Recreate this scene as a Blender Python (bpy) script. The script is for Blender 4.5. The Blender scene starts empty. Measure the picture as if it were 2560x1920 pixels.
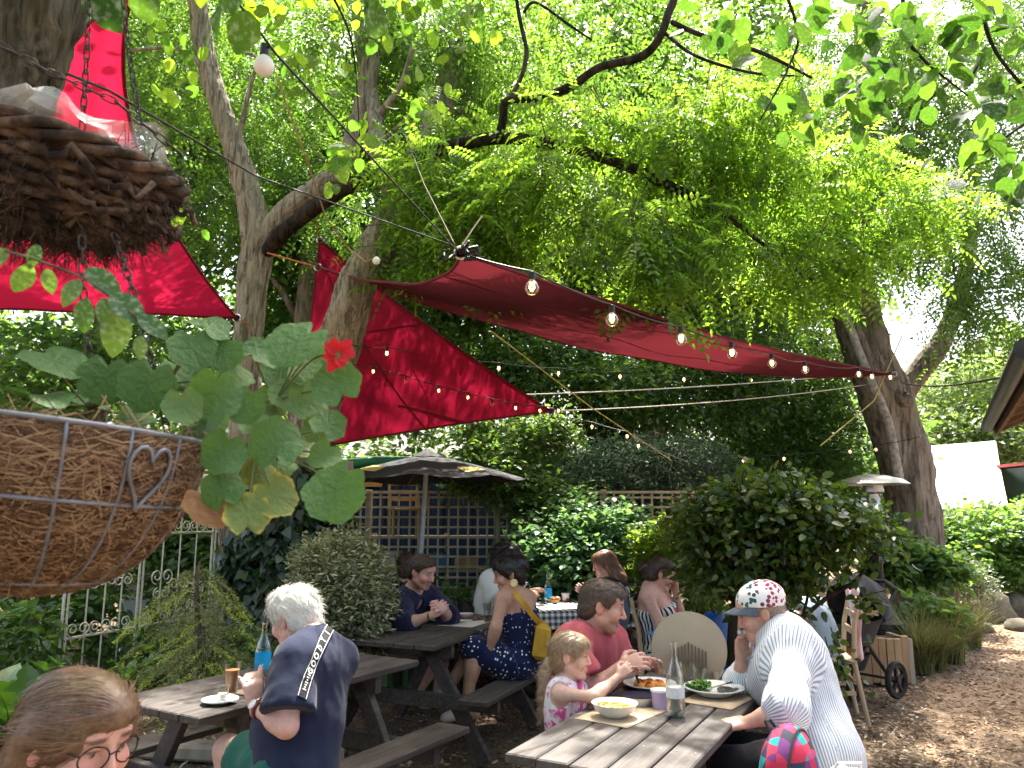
import bpy, bmesh, math, random
import numpy as np
from mathutils import Vector, Matrix, Quaternion, noise as mnoise

# ------------------------------------------------------------------ camera, sky, sun, exposure
SC = bpy.context.scene
COL = SC.collection
FPX, CAMH = 1900.0, 1.54                      # focal length in photo pixels, eye height
TILT = math.atan(327 / FPX)
cam_d = bpy.data.cameras.new('camera'); cam = bpy.data.objects.new('camera', cam_d); COL.objects.link(cam)
cam.location = (0, 0, CAMH); cam.rotation_euler = (math.pi / 2 + TILT, 0, 0)
cam_d.sensor_width = 36; cam_d.lens = FPX / 2560 * 36; cam_d.clip_start = .05; cam_d.clip_end = 3000
cam_d.dof.use_dof = True; cam_d.dof.focus_distance = 4.2; cam_d.dof.aperture_fstop = 9.0
SC.camera = cam
SUNV = Vector((.1, .44, .89)).normalized()   # direction towards the sun
w = bpy.data.worlds.new('World'); SC.world = w; w.use_nodes = True
nt = w.node_tree; nt.nodes.clear()
sky = nt.nodes.new('ShaderNodeTexSky'); sky.sky_type = 'NISHITA'; sky.sun_disc = False
sky.sun_elevation = math.asin(SUNV.z); sky.sun_rotation = math.atan2(SUNV.x, SUNV.y)
sky.air_density = 1.0; sky.dust_density = 8; sky.ozone_density = 1.0
bg = nt.nodes.new('ShaderNodeBackground'); bg.inputs[1].default_value = .15
wo = nt.nodes.new('ShaderNodeOutputWorld')
nt.links.new(sky.outputs[0], bg.inputs[0]); nt.links.new(bg.outputs[0], wo.inputs[0])
sun_d = bpy.data.lights.new('sun', 'SUN'); sun_d.energy = 5.0; sun_d.angle = math.radians(.55); sun_d.color = (1, .95, .86)
sun = bpy.data.objects.new('sun', sun_d); COL.objects.link(sun)
sun.rotation_euler = SUNV.to_track_quat('Z', 'Y').to_euler(); sun.location = (0, 0, 30)
vs = SC.view_settings
vs.view_transform = 'Standard'; vs.look = 'None'; vs.gamma = 1; vs.use_curve_mapping = False
vs.exposure = 1.98
cy = SC.cycles
cy.use_denoising = True; cy.max_bounces = 6; cy.diffuse_bounces = 3; cy.glossy_bounces = 3
cy.transmission_bounces = 6; cy.transparent_max_bounces = 8; cy.sample_clamp_indirect = 6
cy.use_adaptive_sampling = True; cy.adaptive_threshold = .02; cy.caustics_reflective = False; cy.caustics_refractive = False

RND = random.Random(7); NR = np.random.default_rng(7)
_c, _s = math.cos(TILT), math.sin(TILT)
def ray(u, v):
    a, b = (u - 1280) / FPX, (960 - v) / FPX
    return Vector((a, _c - b * _s, _s + b * _c))
def P(u, v, Y):
    d = ray(u, v); return Vector((0, 0, CAMH)) + d * (Y / d.y)
def G(u, v, z):
    d = ray(u, v); return Vector((0, 0, CAMH)) + d * ((z - CAMH) / d.z)
V = Vector

# ------------------------------------------------------------------ object helpers
def link(name, data, parent=None):
    o = bpy.data.objects.new(name, data); COL.objects.link(o)
    if parent is not None: o.parent = parent
    return o
def tag(o, label, cat, group=None, kind=None):
    o['label'] = label; o['category'] = cat
    if group: o['group'] = group
    if kind: o['kind'] = kind
    return o
def struct(o): o['kind'] = 'structure'; return o
def thing(name, label, cat, loc=(0, 0, 0), rz=0, group=None):
    o = link(name, None); o.empty_display_size = .1
    o.location = loc; o.rotation_euler = (0, 0, rz)
    return tag(o, label, cat, group)
def dup(o, parent=None, label=None):
    c = o.copy(); COL.objects.link(c); c.parent = parent
    if label: c['label'] = label
    for ch in o.children: dup(ch, c)
    return c

def np_mesh(name, verts, quads=None, tris=None, smooth=False):
    """fast mesh from numpy arrays"""
    me = bpy.data.meshes.new(name)
    verts = np.asarray(verts, np.float32)
    fl = []; st = []; off = 0
    if quads is not None and len(quads):
        q = np.asarray(quads, np.int32); fl.append(q.ravel()); st.append(np.arange(len(q)) * 4 + off); off += q.size
    if tris is not None and len(tris):
        t = np.asarray(tris, np.int32); fl.append(t.ravel()); st.append(np.arange(len(t)) * 3 + off); off += t.size
    me.vertices.add(len(verts)); me.vertices.foreach_set('co', verts.ravel())
    fl = np.concatenate(fl); st = np.concatenate(st).astype(np.int32)
    me.loops.add(len(fl)); me.loops.foreach_set('vertex_index', fl.astype(np.int32))
    me.polygons.add(len(st)); me.polygons.foreach_set('loop_start', st)
    if smooth: me.polygons.foreach_set('use_smooth', np.ones(len(st), bool))
    me.update(calc_edges=True)
    return me

class MB:
    """collects shapes, builds one mesh object"""
    def __init__(s): s.v = []; s.f = []; s.mi = []; s.m = 0
    def add(s, vs, fs):
        n = len(s.v); s.v += [tuple(p) for p in vs]; s.f += [tuple(i + n for i in f) for f in fs]; s.mi += [s.m] * len(fs); return s
    def box(s, c, d, M=None, bev=0):
        x, y, z = d[0] / 2, d[1] / 2, d[2] / 2
        if bev:
            b = bev; vs = []; 
            for sz in (-1, 1):
                for inset in ((1, 0) if sz < 0 else (0, 1)):
                    zz = sz * z if inset else sz * (z - b)
                    k = b if inset else 0
                    for sx, sy in ((-1, -1), (1, -1), (1, 1), (-1, 1)): vs.append(V((sx * (x - k), sy * (y - k), zz)))
            fs = [(3, 2, 1, 0), (12, 13, 14, 15)]
            for r in range(3):
                for i in range(4): fs.append((r * 4 + i, r * 4 + (i + 1) % 4, r * 4 + 4 + (i + 1) % 4, r * 4 + 4 + i))
        else:
            vs = [V((sx * x, sy * y, sz * z)) for sz in (-1, 1) for sx, sy in ((-1, -1), (1, -1), (1, 1), (-1, 1))]
            fs = [(3, 2, 1, 0), (4, 5, 6, 7)] + [(i, (i + 1) % 4, 4 + (i + 1) % 4, 4 + i) for i in range(4)]
        if M is not None: vs = [M @ p for p in vs]
        return s.add([p + V(c) for p in vs], fs)
    def beam(s, a, b, w, h, up=(0, 0, 1), bev=0):
        a, b = V(a), V(b); d = b - a; L = d.length; x = d / L
        u = V(up); y = u.cross(x)
        if y.length < 1e-4: y = V((1, 0, 0)).cross(x)
        y.normalize(); z = x.cross(y)
        M = Matrix((x, y, z)).transposed()
        return s.box((a + b) / 2, (L, w, h), M, bev)
    def tube(s, pts, r, n=8, cap=True, flat=None):
        pts = [V(p) for p in pts]; m = len(pts); rs = r if isinstance(r, (list, tuple)) else [r] * m
        t0 = (pts[1] - pts[0]).normalized(); nrm = t0.orthogonal().normalized(); vs = []
        for i in range(m):
            t = (pts[min(i + 1, m - 1)] - pts[max(i - 1, 0)])
            t = t.normalized() if t.length > 1e-9 else t0
            nrm = (nrm - t * nrm.dot(t))
            nrm = nrm.normalized() if nrm.length > 1e-6 else t.orthogonal().normalized()
            bn = t.cross(nrm)
            for k in range(n):
                a = 2 * math.pi * k / n; vs.append(pts[i] + (nrm * math.cos(a) + bn * math.sin(a)) * rs[i])
        fs = [(i * n + k, i * n + (k + 1) % n, (i + 1) * n + (k + 1) % n, (i + 1) * n + k) for i in range(m - 1) for k in range(n)]
        if cap: fs += [tuple(range(n - 1, -1, -1)), tuple(range((m - 1) * n, m * n))]
        return s.add(vs, fs)
    def lathe(s, prof, c=(0, 0, 0), n=24, M=None):
        vs = []; c = V(c)
        for r, z in prof:
            for k in range(n):
                a = 2 * math.pi * k / n; p = V((r * math.cos(a), r * math.sin(a), z)); vs.append((M @ p if M is not None else p) + c)
        m = len(prof)
        fs = [(i * n + k, i * n + (k + 1) % n, (i + 1) * n + (k + 1) % n, (i + 1) * n + k) for i in range(m - 1) for k in range(n)]
        if prof[0][0] > 1e-5: fs.append(tuple(range(n - 1, -1, -1)))
        if prof[-1][0] > 1e-5: fs.append(tuple(range((m - 1) * n, m * n)))
        return s.add(vs, fs)
    def ball(s, c, r, n=10, M=None):
        rr = r if isinstance(r, (tuple, list)) else (r, r, r)
        vs = []; fs = []; h = n // 2 + 1
        for i in range(h + 1):
            p = math.pi * i / h
            for k in range(n):
                a = 2 * math.pi * k / n
                q = V((rr[0] * math.sin(p) * math.cos(a), rr[1] * math.sin(p) * math.sin(a), rr[2] * math.cos(p)))
                vs.append((M @ q if M is not None else q) + V(c))
        for i in range(h):
            for k in range(n): fs.append((i * n + k, (i + 1) * n + k, (i + 1) * n + (k + 1) % n, i * n + (k + 1) % n))
        return s.add(vs, fs)
    def grid(s, fn, nu, nv):
        vs = [fn(i / nu, j / nv) for j in range(nv + 1) for i in range(nu + 1)]
        fs = [(j * (nu + 1) + i, j * (nu + 1) + i + 1, (j + 1) * (nu + 1) + i + 1, (j + 1) * (nu + 1) + i) for j in range(nv) for i in range(nu)]
        return s.add(vs, fs)
    def build(s, name, mat, parent=None, smooth=False, loc=None):
        me = bpy.data.meshes.new(name); me.from_pydata(s.v, [], s.f); me.validate()
        for m in (mat if isinstance(mat, (list, tuple)) else [mat]): me.materials.append(m)
        if s.m or any(s.mi): me.polygons.foreach_set('material_index', s.mi[:len(me.polygons)])
        if smooth:
            me.polygons.foreach_set('use_smooth', [True] * len(me.polygons))
            if smooth != 'all': me.set_sharp_from_angle(angle=math.radians(42))
        me.update(); o = link(name, me, parent)
        if loc is not None: o.location = loc
        return o

def spline(pts, n=6):
    """Catmull-Rom through points (tuples of any length)"""
    P_ = [np.array(p, float) for p in pts]; out = []
    for i in range(len(P_) - 1):
        p0 = P_[max(i - 1, 0)]; p1 = P_[i]; p2 = P_[i + 1]; p3 = P_[min(i + 2, len(P_) - 1)]
        for k in range(n):
            t = k / n
            out.append(.5 * ((2 * p1) + (-p0 + p2) * t + (2 * p0 - 5 * p1 + 4 * p2 - p3) * t * t + (-p0 + 3 * p1 - 3 * p2 + p3) * t ** 3))
    out.append(P_[-1]); return out
def sag(a, b, s, n=16):
    a, b = V(a), V(b); return [a.lerp(b, i / n) - V((0, 0, s * 4 * (i / n) * (1 - i / n))) for i in range(n + 1)]

# ------------------------------------------------------------------ materials
def _n(nt, t, **k):
    n = nt.nodes.new(t)
    for a, b in k.items(): setattr(n, a, b)
    return n
def newmat(name):
    m = bpy.data.materials.new(name); m.use_nodes = True; nt = m.node_tree
    return m, nt, nt.nodes['Principled BSDF'], nt.nodes['Material Output']
def noise_fac(nt, scale, detail=4, stretch=(1, 1, 1), rough=.55, coord='Object', dist=0):
    tc = _n(nt, 'ShaderNodeTexCoord'); mp = _n(nt, 'ShaderNodeMapping'); mp.inputs['Scale'].default_value = stretch
    nz = _n(nt, 'ShaderNodeTexNoise'); nz.inputs['Scale'].default_value = scale; nz.inputs['Detail'].default_value = detail
    nz.inputs['Roughness'].default_value = rough; nz.inputs['Distortion'].default_value = dist
    nt.links.new(tc.outputs[coord], mp.inputs[0]); nt.links.new(mp.outputs[0], nz.inputs[0]); return nz.outputs['Fac']
def ramp(nt, fac, stops):
    r = _n(nt, 'ShaderNodeValToRGB'); e = r.color_ramp.elements
    while len(e) < len(stops): e.new(.5)
    for i, (p, c) in enumerate(stops): e[i].position = p; e[i].color = (*c, 1) if len(c) == 3 else c
    nt.links.new(fac, r.inputs[0]); return r.outputs[0]
def mat(name, c1, c2=None, scale=12, rough=.75, bump=0, bscale=None, stretch=(1, 1, 1), metal=0, spec=.35, coord='Object', c3=None, lo=.35, hi=.65, detail=4, sheen=0):
    m, nt, b, out = newmat(name)
    b.inputs['Roughness'].default_value = rough; b.inputs['Metallic'].default_value = metal; b.inputs['Specular IOR Level'].default_value = spec
    if sheen: b.inputs['Sheen Weight'].default_value = sheen
    if c2 is None: b.inputs['Base Color'].default_value = (*c1, 1)
    else:
        f = noise_fac(nt, scale, detail, stretch, coord=coord)
        st = [(lo, c1), (hi, c2)] if c3 is None else [(lo, c1), ((lo + hi) / 2, c2), (hi, c3)]
        nt.links.new(ramp(nt, f, st), b.inputs['Base Color'])
    if bump:
        f2 = noise_fac(nt, bscale or scale * 2, 5, stretch, coord=coord)
        bp = _n(nt, 'ShaderNodeBump'); bp.inputs['Strength'].default_value = bump; bp.inputs['Distance'].default_value = .02
        nt.links.new(f2, bp.inputs['Height']); nt.links.new(bp.outputs[0], b.inputs['Normal'])
    return m
def leafmat(name, cols, tcol, tfac=.45, rough=.45, spec=.4, isl=True, gloss=1.0):
    """cols: list of leaf colours spread at random over the leaves; tcol: colour of light coming through"""
    m, nt, b, out = newmat(name)
    if isl: g = _n(nt, 'ShaderNodeNewGeometry').outputs['Random Per Island']
    else: g = noise_fac(nt, 6, 3)
    n = len(cols)
    col = ramp(nt, g, [((i + .5) / n, c) for i, c in enumerate(cols)])
    nt.links.new(col, b.inputs['Base Color']); b.inputs['Roughness'].default_value = rough; b.inputs['Specular IOR Level'].default_value = spec * gloss
    t = _n(nt, 'ShaderNodeBsdfTranslucent'); mx = _n(nt, 'ShaderNodeMixShader'); mx.inputs[0].default_value = tfac
    tc = ramp(nt, g, [(0, tuple(x * .6 for x in tcol)), (.5, tcol), (1, (min(1, tcol[0] * 1.45), min(1, tcol[1] * 1.2), tcol[2] * .8))])
    nt.links.new(tc, t.inputs[0])
    nt.links.new(b.outputs[0], mx.inputs[1]); nt.links.new(t.outputs[0], mx.inputs[2]); nt.links.new(mx.outputs[0], out.inputs[0])
    return m
def glassmat(name, col=(1, 1, 1), rough=0.0, mixt=.0):
    m, nt, b, out = newmat(name)
    b.inputs['Base Color'].default_value = (*col, 1); b.inputs['Transmission Weight'].default_value = 1; b.inputs['Roughness'].default_value = rough; b.inputs['IOR'].default_value = 1.45
    tr = _n(nt, 'ShaderNodeBsdfTransparent'); tr.inputs[0].default_value = (*[.93 * c for c in col], 1)
    fr = _n(nt, 'ShaderNodeLayerWeight'); fr.inputs[0].default_value = .22
    gl = _n(nt, 'ShaderNodeBsdfGlossy'); gl.inputs['Roughness'].default_value = .03; gl.inputs[0].default_value = (1, 1, 1, 1)
    mx = _n(nt, 'ShaderNodeMixShader'); nt.links.new(fr.outputs['Facing'], mx.inputs[0]); nt.links.new(tr.outputs[0], mx.inputs[1]); nt.links.new(gl.outputs[0], mx.inputs[2])
    nt.links.new(mx.outputs[0], out.inputs[0])
    return m
# ------------------------------------------------------------------ foliage machinery
def t_quad(L=1., W=.5):
    return np.array([(0, 0, 0), (W / 2, L * .45, .05 * L), (0, L, -.06 * L), (-W / 2, L * .45, .05 * L)]), np.array([(0, 1, 2, 3)])
def t_leaf(L=1., W=.7, fold=.08, droop=.12):
    v = [(0, 0, 0), (.36 * W, .12 * L, fold), (.5 * W, .45 * L, fold), (.3 * W, .8 * L, fold * .5 - droop * .5), (0, L, -droop), (-.3 * W, .8 * L, fold * .5 - droop * .5), (-.5 * W, .45 * L, fold), (-.36 * W, .12 * L, fold), (0, .5 * L, 0)]
    return np.array(v), np.array([(0, 1, 2, 8), (8, 2, 3, 4), (0, 8, 6, 7), (8, 4, 5, 6)])
def t_leaf2(L=1., W=.6):
    return np.array([(0, 0, 0), (.42 * W, .25 * L, .06), (.4 * W, .65 * L, .04), (0, L, -.1), (-.4 * W, .65 * L, .04), (-.42 * W, .25 * L, .06)]), np.array([(0, 1, 2, 3), (0, 3, 4, 5)])
def t_pinnate(n=6, L=1., lw=.095, ll=.21, droop=.25):
    vs = []; fs = []
    def leaflet(p, d, nrm_tilt):
        k = len(vs); d = V(d).normalized(); s = V((-d.y, d.x, 0)).normalized()
        for a, b, c in ((0, 0, 0), (.45, .5, .02), (1, 0, -.03), (.45, -.5, .02)):
            q = V(p) + d * ll * a + s * lw * b + V((0, 0, c)); vs.append(tuple(q))
        fs.append((k, k + 1, k + 2, k + 3))
    for i in range(n):
        t = .18 + .8 * i / n; y = t * L; z = -droop * t * t
        for sd in (-1, 1): leaflet((0, y, z), (sd, .28, -.12), sd)
    leaflet((0, L * .96, -droop * .92), (0, 1, -.3), 0)
    return np.array(vs), np.array(fs)
def unit(a): return a / np.maximum(np.linalg.norm(a, axis=-1, keepdims=True), 1e-9)
def place(tm, pos, d, up, sc):
    """instances of a leaf template: y axis along d, z about up"""
    tv, tf = tm; N = len(pos); y = unit(d); x = unit(np.cross(y, up)); z = np.cross(x, y)
    R = np.stack([x, y, z], 2)                       # N,3,3 columns
    v = np.einsum('nij,kj->nki', R, tv) * np.asarray(sc).reshape(-1, 1, 1) + pos[:, None, :]
    f = tf[None] + (np.arange(N) * len(tv))[:, None, None]
    return v.reshape(-1, 3), f.reshape(-1, tf.shape[1])
def rand_dir(n, rng): return unit(rng.normal(size=(n, 3)))
def E(u, v, Y, ru, rv, rd, wt=None):
    """ellipsoid clump given by a photo position, a distance and radii (pixels, pixels, metres)"""
    p = P(u, v, Y); k = Y / FPX
    return (p.x, p.y, p.z, ru * k, rd, rv * k, wt if wt else ru * k * rv * k * rd)
def sprays(ells, n, lps, tm, size, twig=.5, droop=.35, upn=.8, seed=1, shell=.5, out=.6, jitter=.35, side=.9, szvar=.3, petiole=.15, wood=0):
    """leafy twigs in a set of ellipsoids -> verts, quads (, twig lines)"""
    rng = np.random.default_rng(seed); e = np.array([x[:6] for x in ells]); wt = np.array([x[6] for x in ells]) ** .8; wt /= wt.sum()
    k = rng.choice(len(e), n, p=wt)
    u = rand_dir(n, rng); r = rng.random(n) ** (1 / 3.)
    r = np.where(rng.random(n) < shell, .72 + .28 * r, r)
    ofs = u * r[:, None]; c = e[k, :3] + ofs * e[k, 3:6]
    td = unit(u * out + rand_dir(n, rng) * .7 + np.array([0, 0, -droop]) * rng.random((n, 1)) * 1.5)
    L = twig * (.6 + .8 * rng.random(n))
    t = (np.arange(lps) + .5) / lps
    tt = (t[None, :] + rng.normal(0, .03, (n, lps))).clip(0, 1.05)
    pos = c[:, None, :] + td[:, None, :] * (L[:, None] * (tt - .5))[..., None]
    pos[..., 2] -= (droop * .5 * L[:, None]) * tt ** 2
    pos += rng.normal(0, 1, pos.shape) * size * jitter * .3
    sd = np.where(np.arange(lps) % 2 == 0, 1., -1.)[None, :, None]
    lat = unit(np.cross(td, np.array([0, 0, 1.]) + rng.normal(0, .2, (n, 3))))[:, None, :]
    ld = unit(td[:, None, :] * .55 + lat * sd * side + rng.normal(0, jitter, (n, lps, 3)) + np.array([0, 0, -droop * .8]))
    up = np.array([0, 0, upn]) + rng.normal(0, .45, (n, lps, 3))
    pos = pos + ld * size * petiole
    sc = size * (1 - szvar + 2 * szvar * rng.random((n, lps)))
    v, f = place(tm, pos.reshape(-1, 3), ld.reshape(-1, 3), up.reshape(-1, 3), sc.ravel())
    if not wood: return v, f
    m = min(n, wood); a = c[:m] - td[:m] * (L[:m] * .55)[:, None]; b = c[:m] + td[:m] * (L[:m] * .5)[:, None]; b[:, 2] -= droop * .5 * L[:m]
    return v, f, (a, b)
def twig_mesh(a, b, r):
    """thin three-sided twigs from arrays of end points"""
    d = unit(b - a); x = unit(np.cross(d, np.array([.3, .2, 1.]))); y = np.cross(d, x); n = len(a); vs = []
    for p, rr in ((a, r), (b, r * .4)):
        for k in range(3):
            an = 2 * math.pi * k / 3; vs.append(p + (x * math.cos(an) + y * math.sin(an)) * rr)
    v = np.stack(vs, 1).reshape(-1, 3); i = (np.arange(n) * 6)[:, None]
    f = np.concatenate([np.stack([i[:, 0] + k, i[:, 0] + (k + 1) % 3, i[:, 0] + 3 + (k + 1) % 3, i[:, 0] + 3 + k], 1) for k in range(3)])
    return v, f
def join(parts):
    vs = []; fs = []; o = 0
    for v, f in parts: vs.append(v); fs.append(f + o); o += len(v)
    return np.concatenate(vs), np.concatenate(fs)
def leaf_obj(name, vf, m, parent=None, smooth=False):
    me = np_mesh(name, vf[0], quads=vf[1], smooth=smooth); me.materials.append(m); return link(name, me, parent)

# leaf and bark materials
M_PIN = leafmat('robinia leaf', [(.045, .12, .02), (.07, .16, .024), (.09, .2, .028), (.13, .23, .04)], (.32, .57, .05), .56)
M_PIN2 = leafmat('ash leaf', [(.04, .10, .022), (.06, .14, .025), (.085, .17, .03)], (.21, .42, .05), .46)
M_ROUND = leafmat('lime leaf', [(.05, .12, .02), (.075, .16, .025), (.1, .2, .025)], (.36, .6, .03), .55, rough=.6, spec=.2)
M_ROUND_D = leafmat('hazel leaf', [(.035, .085, .018), (.05, .11, .02), (.07, .14, .025)], (.22, .42, .03), .5, rough=.5)
M_BACK = leafmat('background leaf', [(.03, .075, .02), (.045, .105, .022), (.065, .135, .03), (.09, .17, .035)], (.19, .39, .05), .44)
M_DARK = leafmat('dark leaf', [(.028, .072, .024), (.044, .1, .03), (.07, .135, .036)], (.2, .4, .05), .42, rough=.35, spec=.5)
M_IVY = leafmat('ivy leaf', [(.012, .035, .014), (.02, .05, .018), (.035, .075, .025)], (.05, .12, .02), .12, rough=.3, spec=.55)
M_YEW = leafmat('yew needle', [(.06, .12, .07), (.09, .165, .095), (.13, .21, .13)], (.16, .3, .12), .25, rough=.45)
M_VARI = leafmat('variegated leaf', [(.13, .18, .08), (.36, .38, .22), (.58, .57, .4), (.2, .24, .1), (.45, .46, .29)], (.3, .38, .12), .25, rough=.4)
M_SHRUB = leafmat('shrub leaf', [(.06, .14, .045), (.09, .19, .06), (.13, .25, .08)], (.28, .5, .08), .42, rough=.4)
M_SPRUCE = leafmat('spruce needle', [(.08, .13, .04), (.13, .19, .06), (.24, .33, .07)], (.3, .45, .06), .3)
M_GRASS = leafmat('dry grass blade', [(.1, .14, .04), (.2, .2, .08), (.3, .26, .13)], (.3, .32, .08), .35)
M_ACAN = leafmat('acanthus leaf', [(.025, .07, .02), (.04, .1, .025), (.06, .14, .03)], (.15, .35, .03), .3, rough=.25, spec=.6)
def barkmat(name, c1, c2, c3, vs=9, bump=.9):
    m, nt, b, out = newmat(name); b.inputs['Roughness'].default_value = .9; b.inputs['Specular IOR Level'].default_value = .15
    f = noise_fac(nt, vs, 8, (1, 1, .14), .7, dist=.8); f2 = noise_fac(nt, 2.2, 4)
    c = ramp(nt, f, [(.4, c1), (.49, c2), (.62, c3)])
    mx = _n(nt, 'ShaderNodeMix', data_type='RGBA', blend_type='MULTIPLY'); mx.inputs[0].default_value = .5
    nt.links.new(c, mx.inputs[6]); nt.links.new(ramp(nt, f2, [(.3, (.55, .6, .5)), (.7, (1.1, 1.05, 1))]), mx.inputs[7]); nt.links.new(mx.outputs[2], b.inputs['Base Color'])
    bp = _n(nt, 'ShaderNodeBump'); bp.inputs['Strength'].default_value = bump; bp.inputs['Distance'].default_value = .05
    nt.links.new(f, bp.inputs['Height']); nt.links.new(bp.outputs[0], b.inputs['Normal'])
    return m
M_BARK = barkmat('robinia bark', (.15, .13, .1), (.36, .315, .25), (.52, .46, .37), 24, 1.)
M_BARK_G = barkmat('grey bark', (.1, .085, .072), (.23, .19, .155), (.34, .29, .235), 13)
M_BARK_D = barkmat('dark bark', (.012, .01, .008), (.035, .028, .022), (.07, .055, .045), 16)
M_BARK_N = barkmat('near mossy bark', (.03, .026, .018), (.11, .1, .07), (.22, .2, .15), 22)
M_TWIG = mat('twig', (.06, .045, .03), (.13, .1, .07), 30, .9)

def limb(name, pts, parent, m, n=14, seg=7, rough=.05, seed=0):
    """tapered limb; pts = (x,y,z,r) through a smooth curve, with an uneven, furrowed surface"""
    big = pts[0][3] > .075
    if big: n, seg = 56, 16
    q = spline(pts, seg); b = MB(); b.tube([p[:3] for p in q], [float(p[3]) for p in q], n)
    o = b.build(name, m, parent, smooth='all'); me = o.data
    co = np.empty(len(me.vertices) * 3, np.float32); me.vertices.foreach_get('co', co); co = co.reshape(-1, 3)
    ctr = np.repeat(np.array([p[:3] for p in q]), n, 0); rr = np.repeat(np.array([p[3] for p in q]), n); d = co - ctr
    nz = np.array([mnoise.noise(V((a[0] * 5 + seed, a[1] * 5, a[2] * 1.6))) + .6 * mnoise.noise(V((a[0] * 13 + seed, a[1] * 13, a[2] * 4))) for a in co]); k = 1 + rough * 2.2 * nz
    if big:
        fu = np.array([abs(mnoise.noise(V((a[0] * 34 + seed, a[1] * 34, a[2] * 5 + .8 * mnoise.noise(V((a[0] * 9, a[1] * 9, a[2] * 9))))))) for a in co]); k += (np.minimum(fu, .35) - .2) * .05 / np.maximum(rr, .06)
    co = ctr + d * k[:, None]
    me.vertices.foreach_set('co', co.astype(np.float32).ravel()); me.update(); return o
def PR(u, v, Y, r): p = P(u, v, Y); return (p.x, p.y, p.z, r)
# ------------------------------------------------------------------ ground and path
def groundmat(name, cols, scale=55):
    m, nt, b, out = newmat(name); b.inputs['Roughness'].default_value = .95; b.inputs['Specular IOR Level'].default_value = .1
    f = noise_fac(nt, scale, 6, (1, .45, 1), .7, dist=.4); f2 = noise_fac(nt, 1.1, 4)
    c = ramp(nt, f, [(.34, cols[0]), (.5, cols[1]), (.68, cols[2])])
    mx = _n(nt, 'ShaderNodeMix', data_type='RGBA', blend_type='MULTIPLY'); mx.inputs[0].default_value = .7
    nt.links.new(c, mx.inputs[6]); nt.links.new(ramp(nt, f2, [(.35, (.6, .55, .5)), (.65, (1.1, 1.05, 1))]), mx.inputs[7]); nt.links.new(mx.outputs[2], b.inputs['Base Color'])
    bp = _n(nt, 'ShaderNodeBump'); bp.inputs['Strength'].default_value = .8; bp.inputs['Distance'].default_value = .03
    nt.links.new(f, bp.inputs['Height']); nt.links.new(bp.outputs[0], b.inputs['Normal']); return m
M_SOIL = groundmat('soil and leaf litter', [(.08, .06, .042), (.17, .13, .09), (.29, .225, .16)])
M_CHIPPATH = groundmat('wood chip path', [(.2, .14, .09), (.4, .29, .195), (.58, .44, .31)], 70)
def hgt(x, y):
    return .018 * mnoise.noise(V((x * 1.3, y * 1.3, 0))) + .012 * mnoise.noise(V((x * 4, y * 4, 3)))
b = MB(); b.grid(lambda u, v: V(((u - .5) * 900, -150 + v * 900, -.06)), 12, 12); struct(b.build('ground', M_SOIL))
b = MB(); b.grid(lambda u, v: (lambda x, y: V((x, y, hgt(x, y) - .02)))(-6 + 17 * u, .3 + 19 * v), 120, 130)
struct(b.build('garden_ground', M_SOIL, smooth='all'))
def path_mid(t):      # the chip path runs away on the far side of the pram
    return V((2.6 + 6.4 * t ** 1.15, 1.2 + 15 * t, 0))
def pathpt(u, v):
    c = path_mid(v); x = c.x + (u - .42) * (3.1 - .6 * v) + .1 * math.sin(v * 17 + u * 3) + .28 * mnoise.noise(V((v * 22, u * 2, 0))) + .12 * mnoise.noise(V((v * 70, u * 2, 4))); y = c.y
    return V((x, y, hgt(x, y) - .006 - .02 * (u < .02 or u > .98)))
b = MB(); b.grid(pathpt, 40, 170); struct(b.build('path', M_CHIPPATH, smooth='all'))
# loose chips: countless
rng = np.random.default_rng(3)
def chips(n, xs, ys, size, m, name, label, seed, dens=None):
    rng = np.random.default_rng(seed); x = rng.uniform(*xs, n); y = rng.uniform(ys[0] ** .5, ys[1] ** .5, n) ** 2
    if dens is not None: k = dens(x, y) > rng.random(n); x, y = x[k], y[k]; n = len(x)
    z = np.array([hgt(a, c) for a, c in zip(x, y)]) - .004 + rng.random(n) * .012
    a = rng.uniform(0, 6.28, n); d = np.stack([np.cos(a), np.sin(a), rng.normal(0, .25, n)], 1)
    up = np.array([0, 0, 1.]) + rng.normal(0, .35, (n, 3))
    v, f = place(t_quad(1, .3), np.stack([x, y, z], 1), d, up, size * (.5 + rng.random(n)))
    o = leaf_obj(name, (v, f), m); tag(o, label, 'wood chips', kind='stuff'); return o
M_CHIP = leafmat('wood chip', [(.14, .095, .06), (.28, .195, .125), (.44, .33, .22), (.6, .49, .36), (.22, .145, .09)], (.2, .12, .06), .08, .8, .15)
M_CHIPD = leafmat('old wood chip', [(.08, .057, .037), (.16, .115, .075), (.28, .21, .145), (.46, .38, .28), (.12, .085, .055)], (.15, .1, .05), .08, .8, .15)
onpath = lambda x, y: np.clip(1.6 - np.abs(x - (2.75 + 6.4 * np.clip((y - 1.2) / 15, 0, 1) ** 1.15)) / 1.35, 0, 1)
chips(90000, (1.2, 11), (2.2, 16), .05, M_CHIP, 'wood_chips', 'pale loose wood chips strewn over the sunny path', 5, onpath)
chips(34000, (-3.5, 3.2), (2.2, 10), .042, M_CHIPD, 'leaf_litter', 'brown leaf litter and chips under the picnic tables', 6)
# ------------------------------------------------------------------ trees
PIN = t_pinnate(6, 1, .1, .2, .3); PINF = t_pinnate(4, 1, .12, .23, .3)
QL = t_quad(1, .52); QN = t_quad(1, .3); RL = t_leaf(1, .82, .06, .12); OL = t_leaf(1, .55, .06, .16)
def tree(name, label, group=None): return thing(name, label, 'tree', group=group)

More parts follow.
